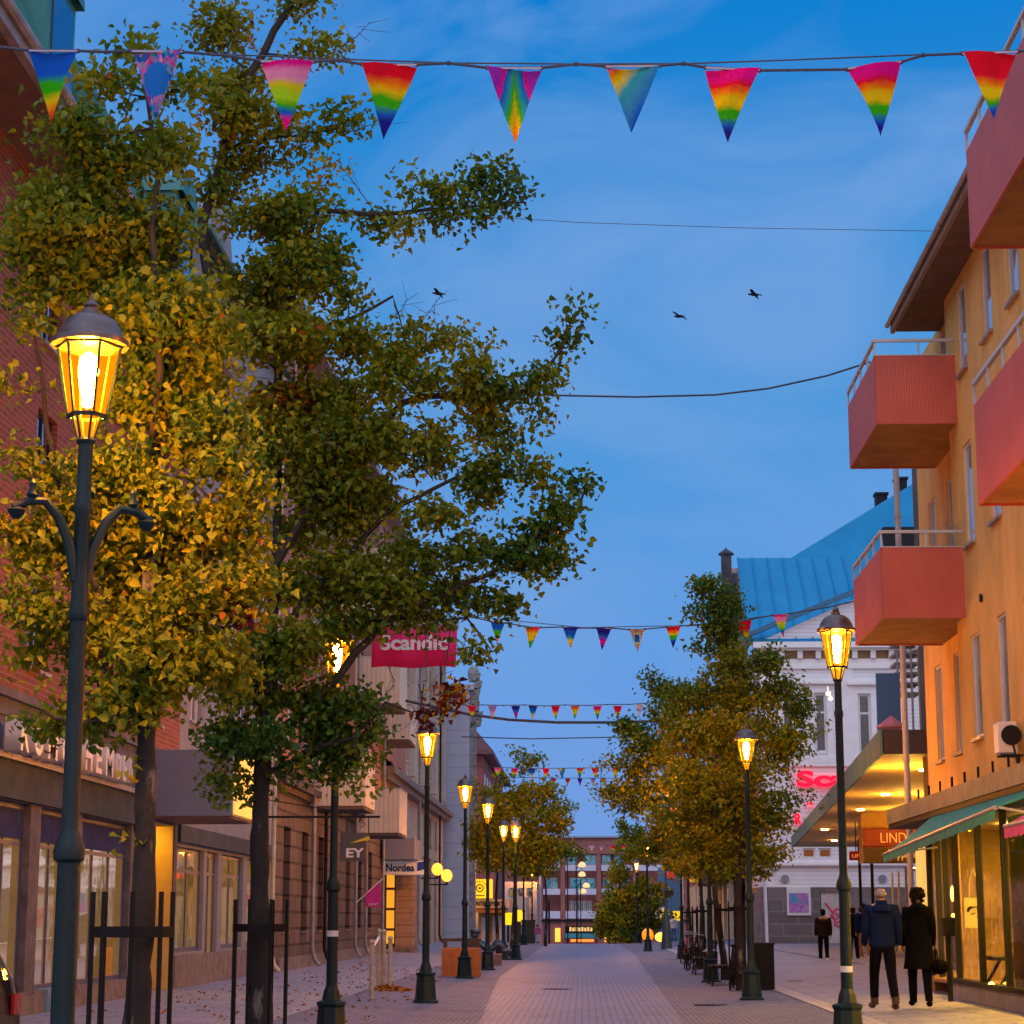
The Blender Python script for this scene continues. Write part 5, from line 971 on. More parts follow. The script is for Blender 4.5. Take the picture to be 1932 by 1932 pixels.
# ball topped posts with rail and leaf litter
M_post = pm('pale_post', (.42, .38, .33), .6, .25, 8)
posts = []
for px, pt, pb, lb in ((701, 1776, 1887, 'nearest ball topped post of the cluster of four'), (714, 1755, 1870, 'tall ball topped post, left of the middle pair'), (723.5, 1756, 1870, 'tall ball topped post, right of the middle pair'), (735.5, 1769, 1871, 'rightmost ball topped post of the cluster of four')):
    b_ = atG(px, pb, .02); zt_ = at(px, pt, b_.y).z; m = MB(); m.lathe((b_.x, b_.y, 0), [(.055,0),(.05,.04),(.045,zt_-.09),(.06,zt_-.08),(.03,zt_-.06)], 12); m.ell((b_.x, b_.y, zt_-.02), (.055,.055,.055)); posts.append((b_, zt_))
    tag(m.build('ball_post', M_post, None, True), lb, 'post', 'ball topped posts')
m = MB(); (p0, t0), (p1_, t1) = posts[0], posts[1]; m.tube([(p0.x, p0.y, t0-.12), (p1_.x, p1_.y, t1-.15)], .03, 8); tag(m.build('hand_rail', M_white, None), 'short white sloping rail joining two ball topped posts', 'handrail')
def leafmesh(name, pts, size, tone, mat, parent, seed=1, flat=False, szvar=.5):
    rg = np.random.default_rng(seed); n = len(pts); T = np.array([(0,0,0),(.30,.06,.06),(.50,.46,.10),(.03,1.08,-.10),(-.50,.46,.10),(-.30,.06,.06)]); T[:, 1] -= .1
    if flat: nz = np.tile([0,0,1.], (n,1))+rg.normal(0,.25,(n,3))
    else: nz = rg.normal(0, .75, (n,3))+np.array([0,-.25,.75])
    nz /= np.linalg.norm(nz, axis=1)[:, None]; dr = rg.normal(0,1,(n,3))+(0 if flat else 1)*np.array([0,0,-.5]); dr -= nz*(dr*nz).sum(1)[:, None]; dr /= np.linalg.norm(dr, axis=1)[:, None]; sd_ = np.cross(nz, dr)
    s = size*(1-szvar+rg.random(n)*2*szvar)
    asp = (.5+.6*rg.random(n))[:, None, None]; cup = (.3+1.6*rg.random(n))[:, None, None]
    co = pts[:, None, :]+s[:, None, None]*(T[None,:,0:1]*asp*sd_[:, None, :]+T[None,:,1:2]*dr[:, None, :]+T[None,:,2:3]*cup*nz[:, None, :]*2.5)
    off = np.array(wpos(parent)) if parent is not None else np.zeros(3); co = (co-off).reshape(-1, 3)
    me = bpy.data.meshes.new(name); me.vertices.add(n*6); me.vertices.foreach_set('co', co.ravel()); me.loops.add(n*8); me.polygons.add(n*2)
    b = np.arange(n)*6; idx = np.stack([b, b+1, b+2, b+3, b, b+3, b+4, b+5], 1).ravel(); me.loops.foreach_set('vertex_index', idx); me.polygons.foreach_set('loop_start', np.arange(n*2)*4)
    try: me.polygons.foreach_set('loop_total', np.full(n*2, 4))
    except Exception: pass
    me.update(calc_edges=True); at_ = me.attributes.new('tone', 'FLOAT', 'FACE'); at_.data.foreach_set('value', np.repeat(tone, 2).astype(np.float32)); me.materials.append(mat); me.validate()
    o = bpy.data.objects.new(name, me); COL.objects.link(o)
    if parent is not None: o.parent = parent
    return o
def leafmat(name, stops, tl=.4):
    m = bpy.data.materials.new(name); m.use_nodes = True; t = m.node_tree; t.nodes.clear(); o = N(t, 'ShaderNodeOutputMaterial'); a = N(t, 'ShaderNodeAttribute', attribute_name='tone')
    r_ = ramp(t, stops); L(t, a.outputs['Fac'], r_.inputs[0]); p = N(t, 'ShaderNodeBsdfPrincipled', Roughness=.5); p.inputs['Specular IOR Level'].default_value = .3; L(t, r_.outputs[0], p.inputs['Base Color'])
    tr = N(t, 'ShaderNodeBsdfTranslucent'); L(t, r_.outputs[0], tr.inputs[0]); x = N(t, 'ShaderNodeMixShader'); x.inputs[0].default_value = tl; L(t, p.outputs[0], x.inputs[1]); L(t, tr.outputs[0], x.inputs[2]); L(t, x.outputs[0], o.inputs[0]); return m
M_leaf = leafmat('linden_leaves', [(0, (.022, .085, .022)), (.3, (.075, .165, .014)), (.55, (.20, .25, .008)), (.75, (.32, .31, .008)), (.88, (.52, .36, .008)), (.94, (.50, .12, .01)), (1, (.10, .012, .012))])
M_litter = leafmat('fallen_leaves', [(0, (.25, .07, .01)), (1, (.62, .24, .02))], .1)
rg = np.random.default_rng(5); pb_ = posts[2][0]; n = 900; ang = rg.random(n)*6.28; rr = np.abs(rg.normal(0, .38, n)); pts = np.stack([pb_.x+.12+np.cos(ang)*rr*.9, pb_.y-.2+np.sin(ang)*rr*2.2, .02+np.maximum(0, .14-rr*.2)*rg.random(n)], 1)
tag(leafmesh('leaf_pile', pts, .075, rg.random(n), M_litter, None, 3, True), 'pile of orange fallen leaves around the ball topped posts', 'leaf pile', kind='stuff')
n = 500; pts = np.stack([rg.uniform(-7.2, -3.2, n), rg.uniform(30, 66, n), np.zeros(n)], 1); pts[:, 2] = [gz(p[0], p[1])+.02 for p in pts]; tag(leafmesh('leaf_litter', pts, .06, rg.random(n), M_litter, None, 4, True), 'scattered fallen leaves on the left pavement', 'leaf litter', kind='stuff')
rg = np.random.default_rng(8); leafmesh('foliage', np.array([XG+.5, 32.4, 1.45])+rg.normal(0, .14, (260, 3)), .07, rg.random(260)*.3, M_leaf, PLANT, 6); m = MB(); m.tube([(XG+.5, 32.4, .6), (XG+.5, 32.4, 1.5)], .015, 6); m.build('stem', M_dark, PLANT)
# signs on the left
ey = thing('hanging_sign', 'dark grey hanging sign with two white capitals and a yellow wedge', 'shop sign', at(668, 1600, 48)); Yy = 48.
a, b = at(641, 1625, Yy), at(692, 1571, Yy); m = MB(); m.box(a.x, b.x, Yy, Yy+.1, a.z, b.z); m.build('panel', pm('sign_grey', (.075, .075, .08), .6), ey)
text('lettering', 'EY', pm('sign_letter_white', (.75, .75, .78), .4), ey, at(670, 1609, Yy-.02), at(687, 1700, Yy).x-at(653, 1700, Yy).x, .21, ext=.02, bold=.03)
m = MB(); P = [at(660, 1591, Yy-.02), at(697, 1577, Yy-.02), at(697, 1585, Yy-.02)]; m.poly([P[0], P[2], P[1]]); m.build('wedge', pm('sign_yellow', (.75, .55, .02), .5), ey, solid=.015)
m = MB(); z_ = at(668, 1541, Yy).z; m.bar((XL-.3, Yy+.05, z_), (at(717, 1541, Yy).x, Yy+.05, z_), .07, .05); 
for px in (652, 693): m.bar((at(px, 1700, Yy).x, Yy+.05, z_), (at(px, 1700, Yy).x, Yy+.05, b.z), .02)
m.tube([(at(680, 1541, Yy).x, Yy+.05, z_-.05), (at(688, 1555, Yy).x, Yy+.05, z_-.18), (at(680, 1560, Yy).x, Yy+.05, z_-.25)], .012, 5); m.bar((XL-.2, Yy+.05, z_+.5), (at(700, 1541, Yy).x, Yy+.05, z_), .02); m.build('bracket', M_dark, ey)
mg = thing('shop_flag', 'magenta flag on a slanted white pole beside the grey pipe', 'flag', at(704, 1690, 60)); Yf = 60.
pts = [at(690, 1712, Yf), at(719, 1711, Yf), at(719, 1664, Yf), at(690, 1682, Yf)]; m = MB(); m.poly([pts[0], pts[1], pts[2], pts[3]]); m.build('cloth', pm('magenta_cloth', (.50, .015, .28), .7), mg, solid=.02)
text('lettering', 'ÖPPET', M_white, mg, at(705, 1706, Yf-.03), .28, .08, ext=.01); m = MB(); m.tube([at(672, 1703, Yf), at(722, 1658, Yf)], .018, 6); m.build('pole', M_white, mg)
bn = thing('large_banner', 'large crimson banner with white lettering hanging across the cream balcony', 'banner', at(780, 1220, 66)); Yn = 66.
a, b = at(700, 1259, Yn), at(860, 1180, Yn); m = MB(); n = 14; vs = []
for k in range(n+1): x = a.x+(b.x-a.x)*k/n; yy = Yn+.05*math.sin(k*.9); vs += [(x+.05, yy, b.z), (x, yy+.03, a.z+.03*math.sin(k*.7))]
m.mesh(vs, [(2*k, 2*k+1, 2*k+3, 2*k+2) for k in range(n)]); m.build('cloth', pm('crimson_cloth', (.62, .008, .12), .7, .1, 2, emit=(.6, .0, .08), es=.08), bn, True, solid=.02)
text('lettering', 'Scandic', M_white, bn, at(781, 1212, Yn-.1), at(842, 1212, Yn).x-at(716, 1212, Yn).x, .50, ext=.02, bold=.03)
m = MB(); m.tube([V(XS, Yn, b.z+.05), V(b.x+.1, Yn, b.z+.05)], .03, 8); m.build('pole', M_steel, bn)
# dark vehicle at the left edge
car = thing('parked_car', 'dark car with rounded rear window at the lower left edge', 'car', (-5.7, 16.4, 0)); M_car = pm('dark_car_paint', (.02, .02, .03), .25, .1)
cx1 = at(36, 1850, 18.0).x; cx0 = cx1-1.7
prof = [(13.9, .35), (13.9, .95), (14.6, 1.02), (15.2, 1.45), (16.6, 1.50), (17.5, 1.40), (18.0, .98), (18.15, .6), (18.1, .32)]
m = MB(); n = len(prof); vs = []
for xi, ins in ((cx0, 0), (cx0+.0, 0), (cx1, 0)): pass
L_ = [(x, s) for x, s in ((cx0, .0), (cx0+.12, 1), (cx1-.12, 1), (cx1, .0))]
for x, s in L_:
    for y, z in prof: vs.append((x if z < 1.1 else (x+(.12 if x < (cx0+cx1)/2 else -.12)*(z-1.0)*2), y+(0 if s else (.06 if y < 16 else -.06)), z-(0 if s else .04)))
m.mesh(vs, [(i*n+j, i*n+(j+1) % n, (i+1)*n+(j+1) % n, (i+1)*n+j) for i in range(3) for j in range(n)]+[tuple(range(n)), tuple(range(3*n, 4*n))[::-1]]); m.build('body', M_car, car, True, bevel=.03)
for sx_, x in ((1, cx1+.002), (-1, cx0-.002)):
    m = MB(); o_ = -.085*sx_; m.poly([(x, 14.9, 1.04), (x, 17.7, 1.04), (x+o_, 17.35, 1.36), (x+o_, 15.35, 1.40)]); m.build('side_window', M_glassdark, car, solid=.01)
    for y in (14.6, 17.4):
        m = MB(); m.tube([(x-.18*sx_, y, .31), (x+.01*sx_, y, .31)], .31, 20); wh = m.build('wheel', M_black, car); m = MB(); m.tube([(x-.02*sx_, y, .31), (x+.02*sx_, y, .31)], .2, 16); m.build('rim', M_steel, wh)
m = MB(); m.box(cx1-.25, cx1-.02, 18.05, 18.12, .75, .92); m.box(cx1-.02, cx1+.01, 17.85, 18.05, .75, .92); m.build('tail_light', pm('tail_red', (.5, .01, .02), .3), car)
m = MB(); m.tube([(cx1-.06, 14.9, 1.05), (cx1-.12, 15.3, 1.42), (cx1-.12, 16.6, 1.47), (cx1-.11, 17.4, 1.40), (cx1-.02, 17.8, 1.05), (cx1+.0, 18.0, .75)], .02, 8); m.build('trim', M_steel, car, True)
# ================================================================ BINS, BENCHES, BIKES RIGHT
bx_ = atG(1425, 1868, .05); t = thing('tall_bin', 'tall square black litter bin behind the right hand lamp', 'bin', (bx_.x+.2, bx_.y+.2, .0)); zb = at(1440, 1783, bx_.y).z; x1_ = at(1459, 1732, bx_.y).x
m = MB(); m.box(bx_.x, x1_, bx_.y, bx_.y+.42, .04, zb); m.build('body', M_black, t, bevel=.012); m = MB(); m.box(bx_.x-.02, x1_+.02, bx_.y-.02, bx_.y+.44, zb+.002, zb+.05); m.build('lid', M_dark, t, bevel=.01)
c = atG(1341, 1836, .02); t = thing('round_bin', 'dark round litter bin with pale lid among the bicycles', 'bin', (c.x, c.y, 0)); zb = at(1341, 1792, c.y).z
m = MB(); m.lathe((c.x, c.y, 0), [(.13,.0),(.14,.15),(.19,.18),(.21,zb-.06)], 14); m.build('body', M_black, t); m = MB(); m.lathe((c.x, c.y, zb-.055), [(.22,0),(.22,.03),(.12,.06)], 14); m.build('lid', M_zinc, t)
def bench(px, py, lb, wd=1.0):
    c = atG(px, py, .03); t = thing('street_bench', lb, 'bench', (c.x, c.y, 0), 'dark benches between the right hand trees')
    m = MB()
    for k in range(4): m.box(c.x-.25+k*.13, c.x-.15+k*.13, c.y-.8, c.y+.8, .44, .48)
    m.build('seat', M_black, t); m = MB()
    for k in range(3): m.box(c.x+.30+k*.02, c.x+.33+k*.02, c.y-.8, c.y+.8, .56+k*.14, .66+k*.14)
    m.build('backrest', M_black, t)
    for y in (c.y-.7, c.y+.7):
        m = MB(); m.tube([(c.x-.24, y, .02), (c.x-.20, y, .44), (c.x+.27, y, .44), (c.x+.36, y, .95)], .022, 6); m.tube([(c.x+.28, y, .02), (c.x+.24, y, .44)], .022, 6); m.box(c.x-.3, c.x+.34, y-.03, y+.03, .0, .035); m.build('leg', M_dark, t)
bench(1360, 1858, 'nearest dark bench, left of the first guarded tree on the right'); bench(1308, 1828, 'dark bench left of the round bin'); bench(1326, 1838, 'dark bench just left of the round bin lid')
def bike(px, Y, lb, col, rot=80):
    c = at(px, 1732, Y); t = thing('bicycle', lb, 'bicycle', (0, 0, 0), 'bicycles parked by the right hand trees')
    P = lambda u, z, v=0: V(u, v, z)
    for u in (-.5, .5):
        m = MB(); m.tube([P(u+.33*math.cos(a), .34+.33*math.sin(a)) for a in np.linspace(0, 2*math.pi, 25)], .018, 6, False); m.tube([P(u-.0, .34, -.04), P(u, .34, .04)], .03, 8)
        for k in range(8): a = k*math.pi/8; m.tube([P(u+.31*math.cos(a), .34+.31*math.sin(a)), P(u-.31*math.cos(a), .34-.31*math.sin(a))], .004, 4)
        m.build('wheel', M_black, t)
    m = MB()
    for a, b in (((-.5,.34),(-.08,.30)), ((-.5,.34),(-.18,.82)), ((-.08,.30),(-.22,.90)), ((-.08,.30),(.34,.80)), ((-.19,.80),(.32,.86)), ((.5,.34),(.30,.98))): m.tube([P(*a), P(*b)], .018, 8)
    m.build('frame', col, t)
    m = MB(); m.ell((-.24, 0, .94), (.13, .07, .035)); m.build('saddle', M_black, t, True)
    m = MB(); m.tube([P(.30, .98), P(.29, 1.04)], .015, 6); m.tube([P(.20, 1.05, -.27), P(.30, 1.06, -.12), P(.30, 1.06, .12), P(.20, 1.05, .27)], .014, 6); m.build('handlebar', M_steel, t)
    t.location = (c.x, Y, .02); t.rotation_euler = (R(4), 0, R(rot))
bike(1303, 63, 'dark bicycle leaning near the bench by the right trees', M_dark, 75); bike(1318, 66, 'silver framed bicycle farther back beside the dark one', M_steel, 60); bike(1296, 72, 'farthest parked bicycle near the dark lamp base', pm('bike_red', (.3,.02,.03), .4), 68)
bike(1378, 46.5, 'bicycle parked at the first guarded tree on the right', M_dark, 82)
for i, (px, py, w_) in enumerate(((1390, 1877, 80), (1310, 1843, 30), (1265, 1813, 26), (1500, 1861, 26))):
    c = atG(px, py, .0); d_ = w_/2*c.y/FPX; m = MB(); m.box(c.x-d_, c.x+d_, c.y-.03, c.y+.03, gz(c.x, c.y)+.016, gz(c.x, c.y)+.035); tag(m.build('grate_edge', M_zinc, None), ['long steel tree grate edge in front of the first right hand tree', 'short steel grate edge left of the round bin', 'farthest short grate edge by the dark lamp base', 'small steel edge on the pavement right of the tall bin'][i], 'grate edge', 'steel grate edges in the paving')
for X_, Y_, lb in ((-.6, 47, 'round manhole cover in the middle of the street'), (2.3, 38.5, 'manhole cover in the right hand paving beside the lamp')):
    m = MB(); m.tube([V(X_, Y_, .008), V(X_, Y_, .016)], .32, 24); m.tube([V(X_, Y_, .016), V(X_, Y_, .020)], .24, 24); tag(m.build('manhole_cover', M_dark, None), lb, 'manhole cover')
# barrier lights (red reflectors) on the far shop
# ================================================================ TREES
class Tree:
    def __init__(s, name, label, base, lean, h, r0, guard=True, group='linden trees lining the street', cat='tree'):
        s.root = thing(name, label, cat, base, group); s.b = Vector(base); s.seed = int(base[1]*10)
        rr = random.Random(s.seed); s.nodes = []; pts = []
        n = 12
        for i in range(n+1):
            f = i/n; p = s.b+V(lean[0]*f+.04*math.sin(f*7+s.seed), lean[1]*f+.04*math.cos(f*6), h*f); pts.append(p); s.nodes.append(p) if f > .3 else None
        n2 = 60; p2 = []; rad = []
        for i in range(n2+1):
            f = i/n2; k = min(n-1, int(f*n)); q = pts[k].lerp(pts[k+1], f*n-k); p2.append(q+V(rr.uniform(-1,1), rr.uniform(-1,1), 0)*r0*.05); rad.append(r0*.88*(1+.25*max(0, .05-f)*20)*(1-.84*f)*(1+.13*math.sin(i*.9+s.seed)*rr.random()+rr.uniform(-.05,.08))+.006)
        tm = MB(); tm.tube(p2, rad, 14); tm.build('trunk', M_bark, s.root, True)
        s.br = MB(); s.pts = []; s.tone = []; s.rg = np.random.default_rng(s.seed)
    def limb(s, pts, r0=.045, r1=.012):
        p = []
        for i in range(len(pts)-1):
            for k in range(3): p.append(Vector(pts[i]).lerp(Vector(pts[i+1]), k/3))
        p.append(Vector(pts[-1])); p = [q+V(s.rg.normal(0,.012), s.rg.normal(0,.012), s.rg.normal(0,.012)) for q in p]
        s.br.tube(p, [r0+(r1-r0)*i/(len(p)-1) for i in range(len(p))], 7); s.nodes += p[1:]
    def blob(s, c, r, n, tone=.4, per=42, tw=.17):
        """n leafy twigs in an ellipsoid; each twig grows from the nearest branch"""
        cl = []
        for _ in range(n):
            v = s.rg.normal(0, 1, 3); v /= np.linalg.norm(v); cl.append(Vector(c)+Vector(v*np.array(r)*s.rg.random()**.45))
        cl.sort(key=lambda q: min((q-k).length for k in s.nodes[-40:]+s.nodes[:10]))
        for q in cl:
            best = min(s.nodes, key=lambda k: (q-k).length+.5*max(0, k.z-q.z))
            d = q-best; mid = best.lerp(q, .5)+V(0, 0, -.06*d.length)+V(*s.rg.normal(0, .05*d.length, 3))
            L_ = d.length; s.br.tube([best, mid, q], [.006+.012*min(L_, 1.2), .005+.006*min(L_, 1), .003], 5, False); s.nodes += [mid, q]
            k = int(per*s.rg.uniform(.6, 1.3)); dn = d.normalized() if L_ > .01 else V(0,0,1)
            t_ = s.rg.uniform(-.25, .18, (k, 1)) if L_ > .3 else s.rg.uniform(-.1, .1, (k, 1))
            P = np.array(q)+t_*np.array(dn)*1.0+s.rg.normal(0, 1, (k, 3))*np.array([tw*.80, tw*.75, tw*.58])
            s.pts.append(P); s.tone.append(np.clip(s.rg.normal(tone+s.rg.normal(0, .08), .09, k), 0, 1))
    def bare(s, p, q, n=6):
        p, q = Vector(p), Vector(q); s.br.tube([p, p.lerp(q, .5)+V(.02,0,-.02), q], [.007,.005,.002], 4, False)
        for _ in range(n):
            f = s.rg.uniform(.3, .95); a = p.lerp(q, f); s.br.tube([a, a+V(*s.rg.normal(0, .12, 3))+(q-p)*.12], [.003, .0015], 4, False)
    def done(s, size, mat=None, name='crown'):
        s.br.build('branches', M_branch, s.root, True)
        pts = np.concatenate(s.pts); tone = np.concatenate(s.tone); leafmesh(name, pts, size, tone, mat or M_leaf, s.root, s.seed); return len(pts)
    def guard(s, rz=0, hh=1.72, ring=1.46, r=.26, low=False):
        g_ = MB(); b = s.b; n = 8
        for k in range(n):
            a = rz+2*math.pi*k/n; g_.box(b.x+math.cos(a)*r-.014, b.x+math.cos(a)*r+.014, b.y+math.sin(a)*r-.014, b.y+math.sin(a)*r+.014, .03, hh)
        for z in (ring, .35):
            P = [(b.x+math.cos(rz+2*math.pi*k/n)*(r+.012), b.y+math.sin(rz+2*math.pi*k/n)*(r+.012), z) for k in range(n)]
            for k in range(n): g_.bar(P[k], P[(k+1) % n], .012, .07)
        gt = thing('tree_guard', s.glabel, 'tree guard', (b.x, b.y, 0), 'black steel tree guards'); g_.build('cage', M_black, gt)
def pxblobs(T, Y, lst, tone, dens=1.0, per=42, tw=.17, dth=.8, tf=None):
    sc = Y/FPX
    for e in lst:
        px, py, rx, ry = e[:4]; d = e[4] if len(e) > 4 else 1.0; tn = e[5] if len(e) > 5 else (tf(px, py) if tf else tone)
        dy = float(T.rg.uniform(-.5, .5))*min(dth, (rx+ry)*sc)
        a = at(px, py, Y+dy); area = math.pi*rx*ry*sc*sc; n = max(1, int(area*11*dens*d)); T.blob(a, (rx*sc, max(.15, min(dth, .7*(rx+ry)*sc*.7)), ry*sc), n, tn, per, tw)
P_ = lambda T, Y, *l: [at(x, y, Y+(l2[0] if (l2 := rest) else 0)) for x, y, *rest in l]
ga = lambda px, Y: V(at(px, 1732, Y).x, Y, 0)
# tree A: nearest, yellowing
YA = 13.9; A = Tree('linden_tree', 'nearest yellow green linden tree beside the large left lamp', ga(250, YA), (.10, .05, 0), 6.2, .105); A.glabel = 'tree guard around the nearest trunk at the lower left'; A.guard(.2)
A.limb(P_(A, YA, (262, 1300), (200, 1150, .1), (130, 980, .1), (90, 800, .2), (60, 620, .2)), .035); A.limb(P_(A, YA, (262, 1250), (350, 1120, .2), (430, 1000, .3), (460, 880, .4)), .035); A.limb(P_(A, YA, (268, 1000), (210, 860), (150, 700, .3), (140, 520, .3), (120, 380, .3)), .03); A.limb(P_(A, YA, (275, 900), (300, 700, -.2), (290, 500, -.2), (300, 300, -.1), (265, 120)), .03); A.limb(P_(A, YA, (262, 1330), (200, 1360, -.2), (140, 1370, -.3), (80, 1340, -.3)), .02)
ab = [(255,85,42,32,.9,.5),(60,300,0,0)][:1]+[(140,250,70,55,.8),(200,170,50,50,.6),(110,400,90,90,1),(40,470,50,60,.6),(215,330,80,70,.8),(60,560,50,45,.6),(230,470,90,80,1),(150,520,80,60,1),(330,280,70,60,.7),(340,180,50,50,.5),(320,440,70,60,.9),(280,600,110,80,1.1),(70,640,55,35,.4),(380,620,80,70,1),(330,740,110,80,1.1),(30,700,35,45,.4),(240,760,60,60,.9),(390,840,90,70,1.1),(260,900,110,60,1),(60,890,60,35,.7),(330,1000,130,70,1.2),(150,960,60,50,.8),(20,1010,35,40,.7),(90,1050,80,50,.8),(230,1090,110,60,1.2),(380,1120,110,60,1.2),(60,1150,70,45,.7),(170,1190,110,60,1.2),(320,1220,120,60,1.2),(430,1260,60,50,1),(250,1310,90,40,1),(150,1365,75,28,.9),(80,1345,35,22,.8),(60,1240,50,30,.4),(450,960,60,60,.9),(460,1080,50,60,.9)]
tfA = lambda x, y: .60 if 930 < y < 1320 else .48  # lower crown: autumn yellow plus lamp warmth put into the leaf tone
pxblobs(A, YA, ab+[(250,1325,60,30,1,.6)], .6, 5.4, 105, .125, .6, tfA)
A.blob(at(255, 1170, YA), (.10,.1,.1), 1, .90, 30, .1); A.blob(at(450, 1165, YA-.3), (.08,.1,.10), 3, .93, 20, .08)
for px, py in ((222, 1588), (255, 1450)): A.blob(at(px, py, YA-.1), (.05,.05,.05), 2, .75, 7, .07)
nA = A.done(.051)
# tree B: large dark green with long limbs to the right
YB = 19.7; B = Tree('linden_tree', 'tall dark green linden tree whose limbs reach far over the street', ga(493, YB), (.02, .1, 0), 6.6, .125); B.glabel = 'tree guard around the second trunk from the left'; B.guard(.5)
B.limb(P_(B, YB, (493, 1330), (440, 1000), (400, 600), (385, 420), (430, 270), (470, 140), (545, 20), (570, -60)), .075, .03)
B.limb(P_(B, YB, (500, 1400), (560, 1360), (650, 1260), (720, 1180), (840, 1120), (960, 1060), (1090, 960), (1112, 895)), .055, .008)
B.limb(P_(B, YB, (500, 1100), (620, 900), (760, 760), (880, 740), (1000, 735), (1060, 660), (1098, 575)), .05, .006)
B.limb(P_(B, YB, (500, 1250), (600, 1100), (740, 960), (860, 900), (1000, 895)), .045, .008)
B.limb(P_(B, YB, (500, 900), (540, 600), (600, 400), (740, 402), (850, 395), (990, 378)), .045, .008)
B.limb(P_(B, YB, (500, 1300), (640, 1180), (760, 1165), (880, 1170), (930, 1225)), .03, .006)
B.limb(P_(B, YB, (500, 1460), (580, 1420), (660, 1390), (730, 1330)), .03, .008); B.limb(P_(B, YB, (495, 1420), (440, 1400), (400, 1460), (430, 1495)), .02, .006)
B.limb(P_(B, YB, (430, 280), (520, 260), (600, 250), (660, 235)), .02, .006); B.limb(P_(B, YB, (520, 800), (620, 620), (740, 560, .3), (760, 620)), .03, .006)
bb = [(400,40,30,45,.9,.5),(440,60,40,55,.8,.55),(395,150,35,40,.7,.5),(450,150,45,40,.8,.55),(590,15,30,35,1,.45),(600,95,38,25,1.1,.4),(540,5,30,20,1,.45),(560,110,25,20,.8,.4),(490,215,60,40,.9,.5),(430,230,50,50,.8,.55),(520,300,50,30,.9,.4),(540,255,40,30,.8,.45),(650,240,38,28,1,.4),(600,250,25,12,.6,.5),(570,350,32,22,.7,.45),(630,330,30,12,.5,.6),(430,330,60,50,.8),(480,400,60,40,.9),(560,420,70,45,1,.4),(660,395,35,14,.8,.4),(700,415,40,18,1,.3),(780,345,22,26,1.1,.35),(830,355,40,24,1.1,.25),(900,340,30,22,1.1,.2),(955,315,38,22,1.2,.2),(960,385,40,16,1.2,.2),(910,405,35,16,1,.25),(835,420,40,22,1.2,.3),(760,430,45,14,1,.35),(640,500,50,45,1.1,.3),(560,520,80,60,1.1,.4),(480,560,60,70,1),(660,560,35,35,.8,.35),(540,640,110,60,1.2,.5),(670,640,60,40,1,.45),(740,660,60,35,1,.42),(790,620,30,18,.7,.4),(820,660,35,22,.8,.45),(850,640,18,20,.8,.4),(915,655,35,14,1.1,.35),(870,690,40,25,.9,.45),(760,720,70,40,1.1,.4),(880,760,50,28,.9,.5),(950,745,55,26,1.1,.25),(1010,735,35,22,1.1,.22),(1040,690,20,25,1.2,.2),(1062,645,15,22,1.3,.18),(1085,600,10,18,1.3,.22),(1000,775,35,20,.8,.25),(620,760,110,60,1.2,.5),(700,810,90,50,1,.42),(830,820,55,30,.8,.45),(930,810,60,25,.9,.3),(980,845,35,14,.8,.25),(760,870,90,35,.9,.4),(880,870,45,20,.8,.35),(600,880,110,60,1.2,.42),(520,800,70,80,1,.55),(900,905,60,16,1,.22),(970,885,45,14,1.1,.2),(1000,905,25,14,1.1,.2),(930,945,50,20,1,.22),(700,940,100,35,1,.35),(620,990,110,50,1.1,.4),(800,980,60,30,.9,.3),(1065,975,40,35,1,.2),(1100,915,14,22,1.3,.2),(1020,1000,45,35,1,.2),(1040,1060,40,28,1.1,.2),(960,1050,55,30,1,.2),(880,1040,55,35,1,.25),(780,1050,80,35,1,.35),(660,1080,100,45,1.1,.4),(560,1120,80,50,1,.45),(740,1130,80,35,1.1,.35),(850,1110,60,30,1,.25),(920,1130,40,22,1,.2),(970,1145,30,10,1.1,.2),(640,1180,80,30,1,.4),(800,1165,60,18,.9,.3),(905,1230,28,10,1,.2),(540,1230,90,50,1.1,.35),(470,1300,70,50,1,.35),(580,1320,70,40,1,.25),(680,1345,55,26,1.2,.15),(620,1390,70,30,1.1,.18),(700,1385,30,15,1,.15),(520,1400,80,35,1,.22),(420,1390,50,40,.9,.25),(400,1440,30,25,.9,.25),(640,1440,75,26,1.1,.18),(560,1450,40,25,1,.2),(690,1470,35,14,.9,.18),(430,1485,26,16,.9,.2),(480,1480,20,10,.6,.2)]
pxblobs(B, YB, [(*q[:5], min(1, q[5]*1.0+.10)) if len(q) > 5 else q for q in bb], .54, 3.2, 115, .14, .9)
B.blob(at(850, 1320, YB), (.14,.1,.10), 7, .99, 26, .1); B.blob(at(815, 1350, YB), (.06,.1,.06), 3, .99, 22, .09)
for a, b in (((640,90),(700,40)),((640,235),(690,205)),((640,250),(700,235)),((700,390),(640,310)),((760,640),(830,560)),((740,600),(770,560)),((960,400),(990,350)),((800,1180),(805,1290)),((730,1250),(745,1300)),((850,1180),(830,1290)),((800,1290),(780,1370)),((790,1290),(800,1370))): B.bare(at(*a, YB), at(*b, YB))
nB = B.done(.056); print('leaves', nA, nB)
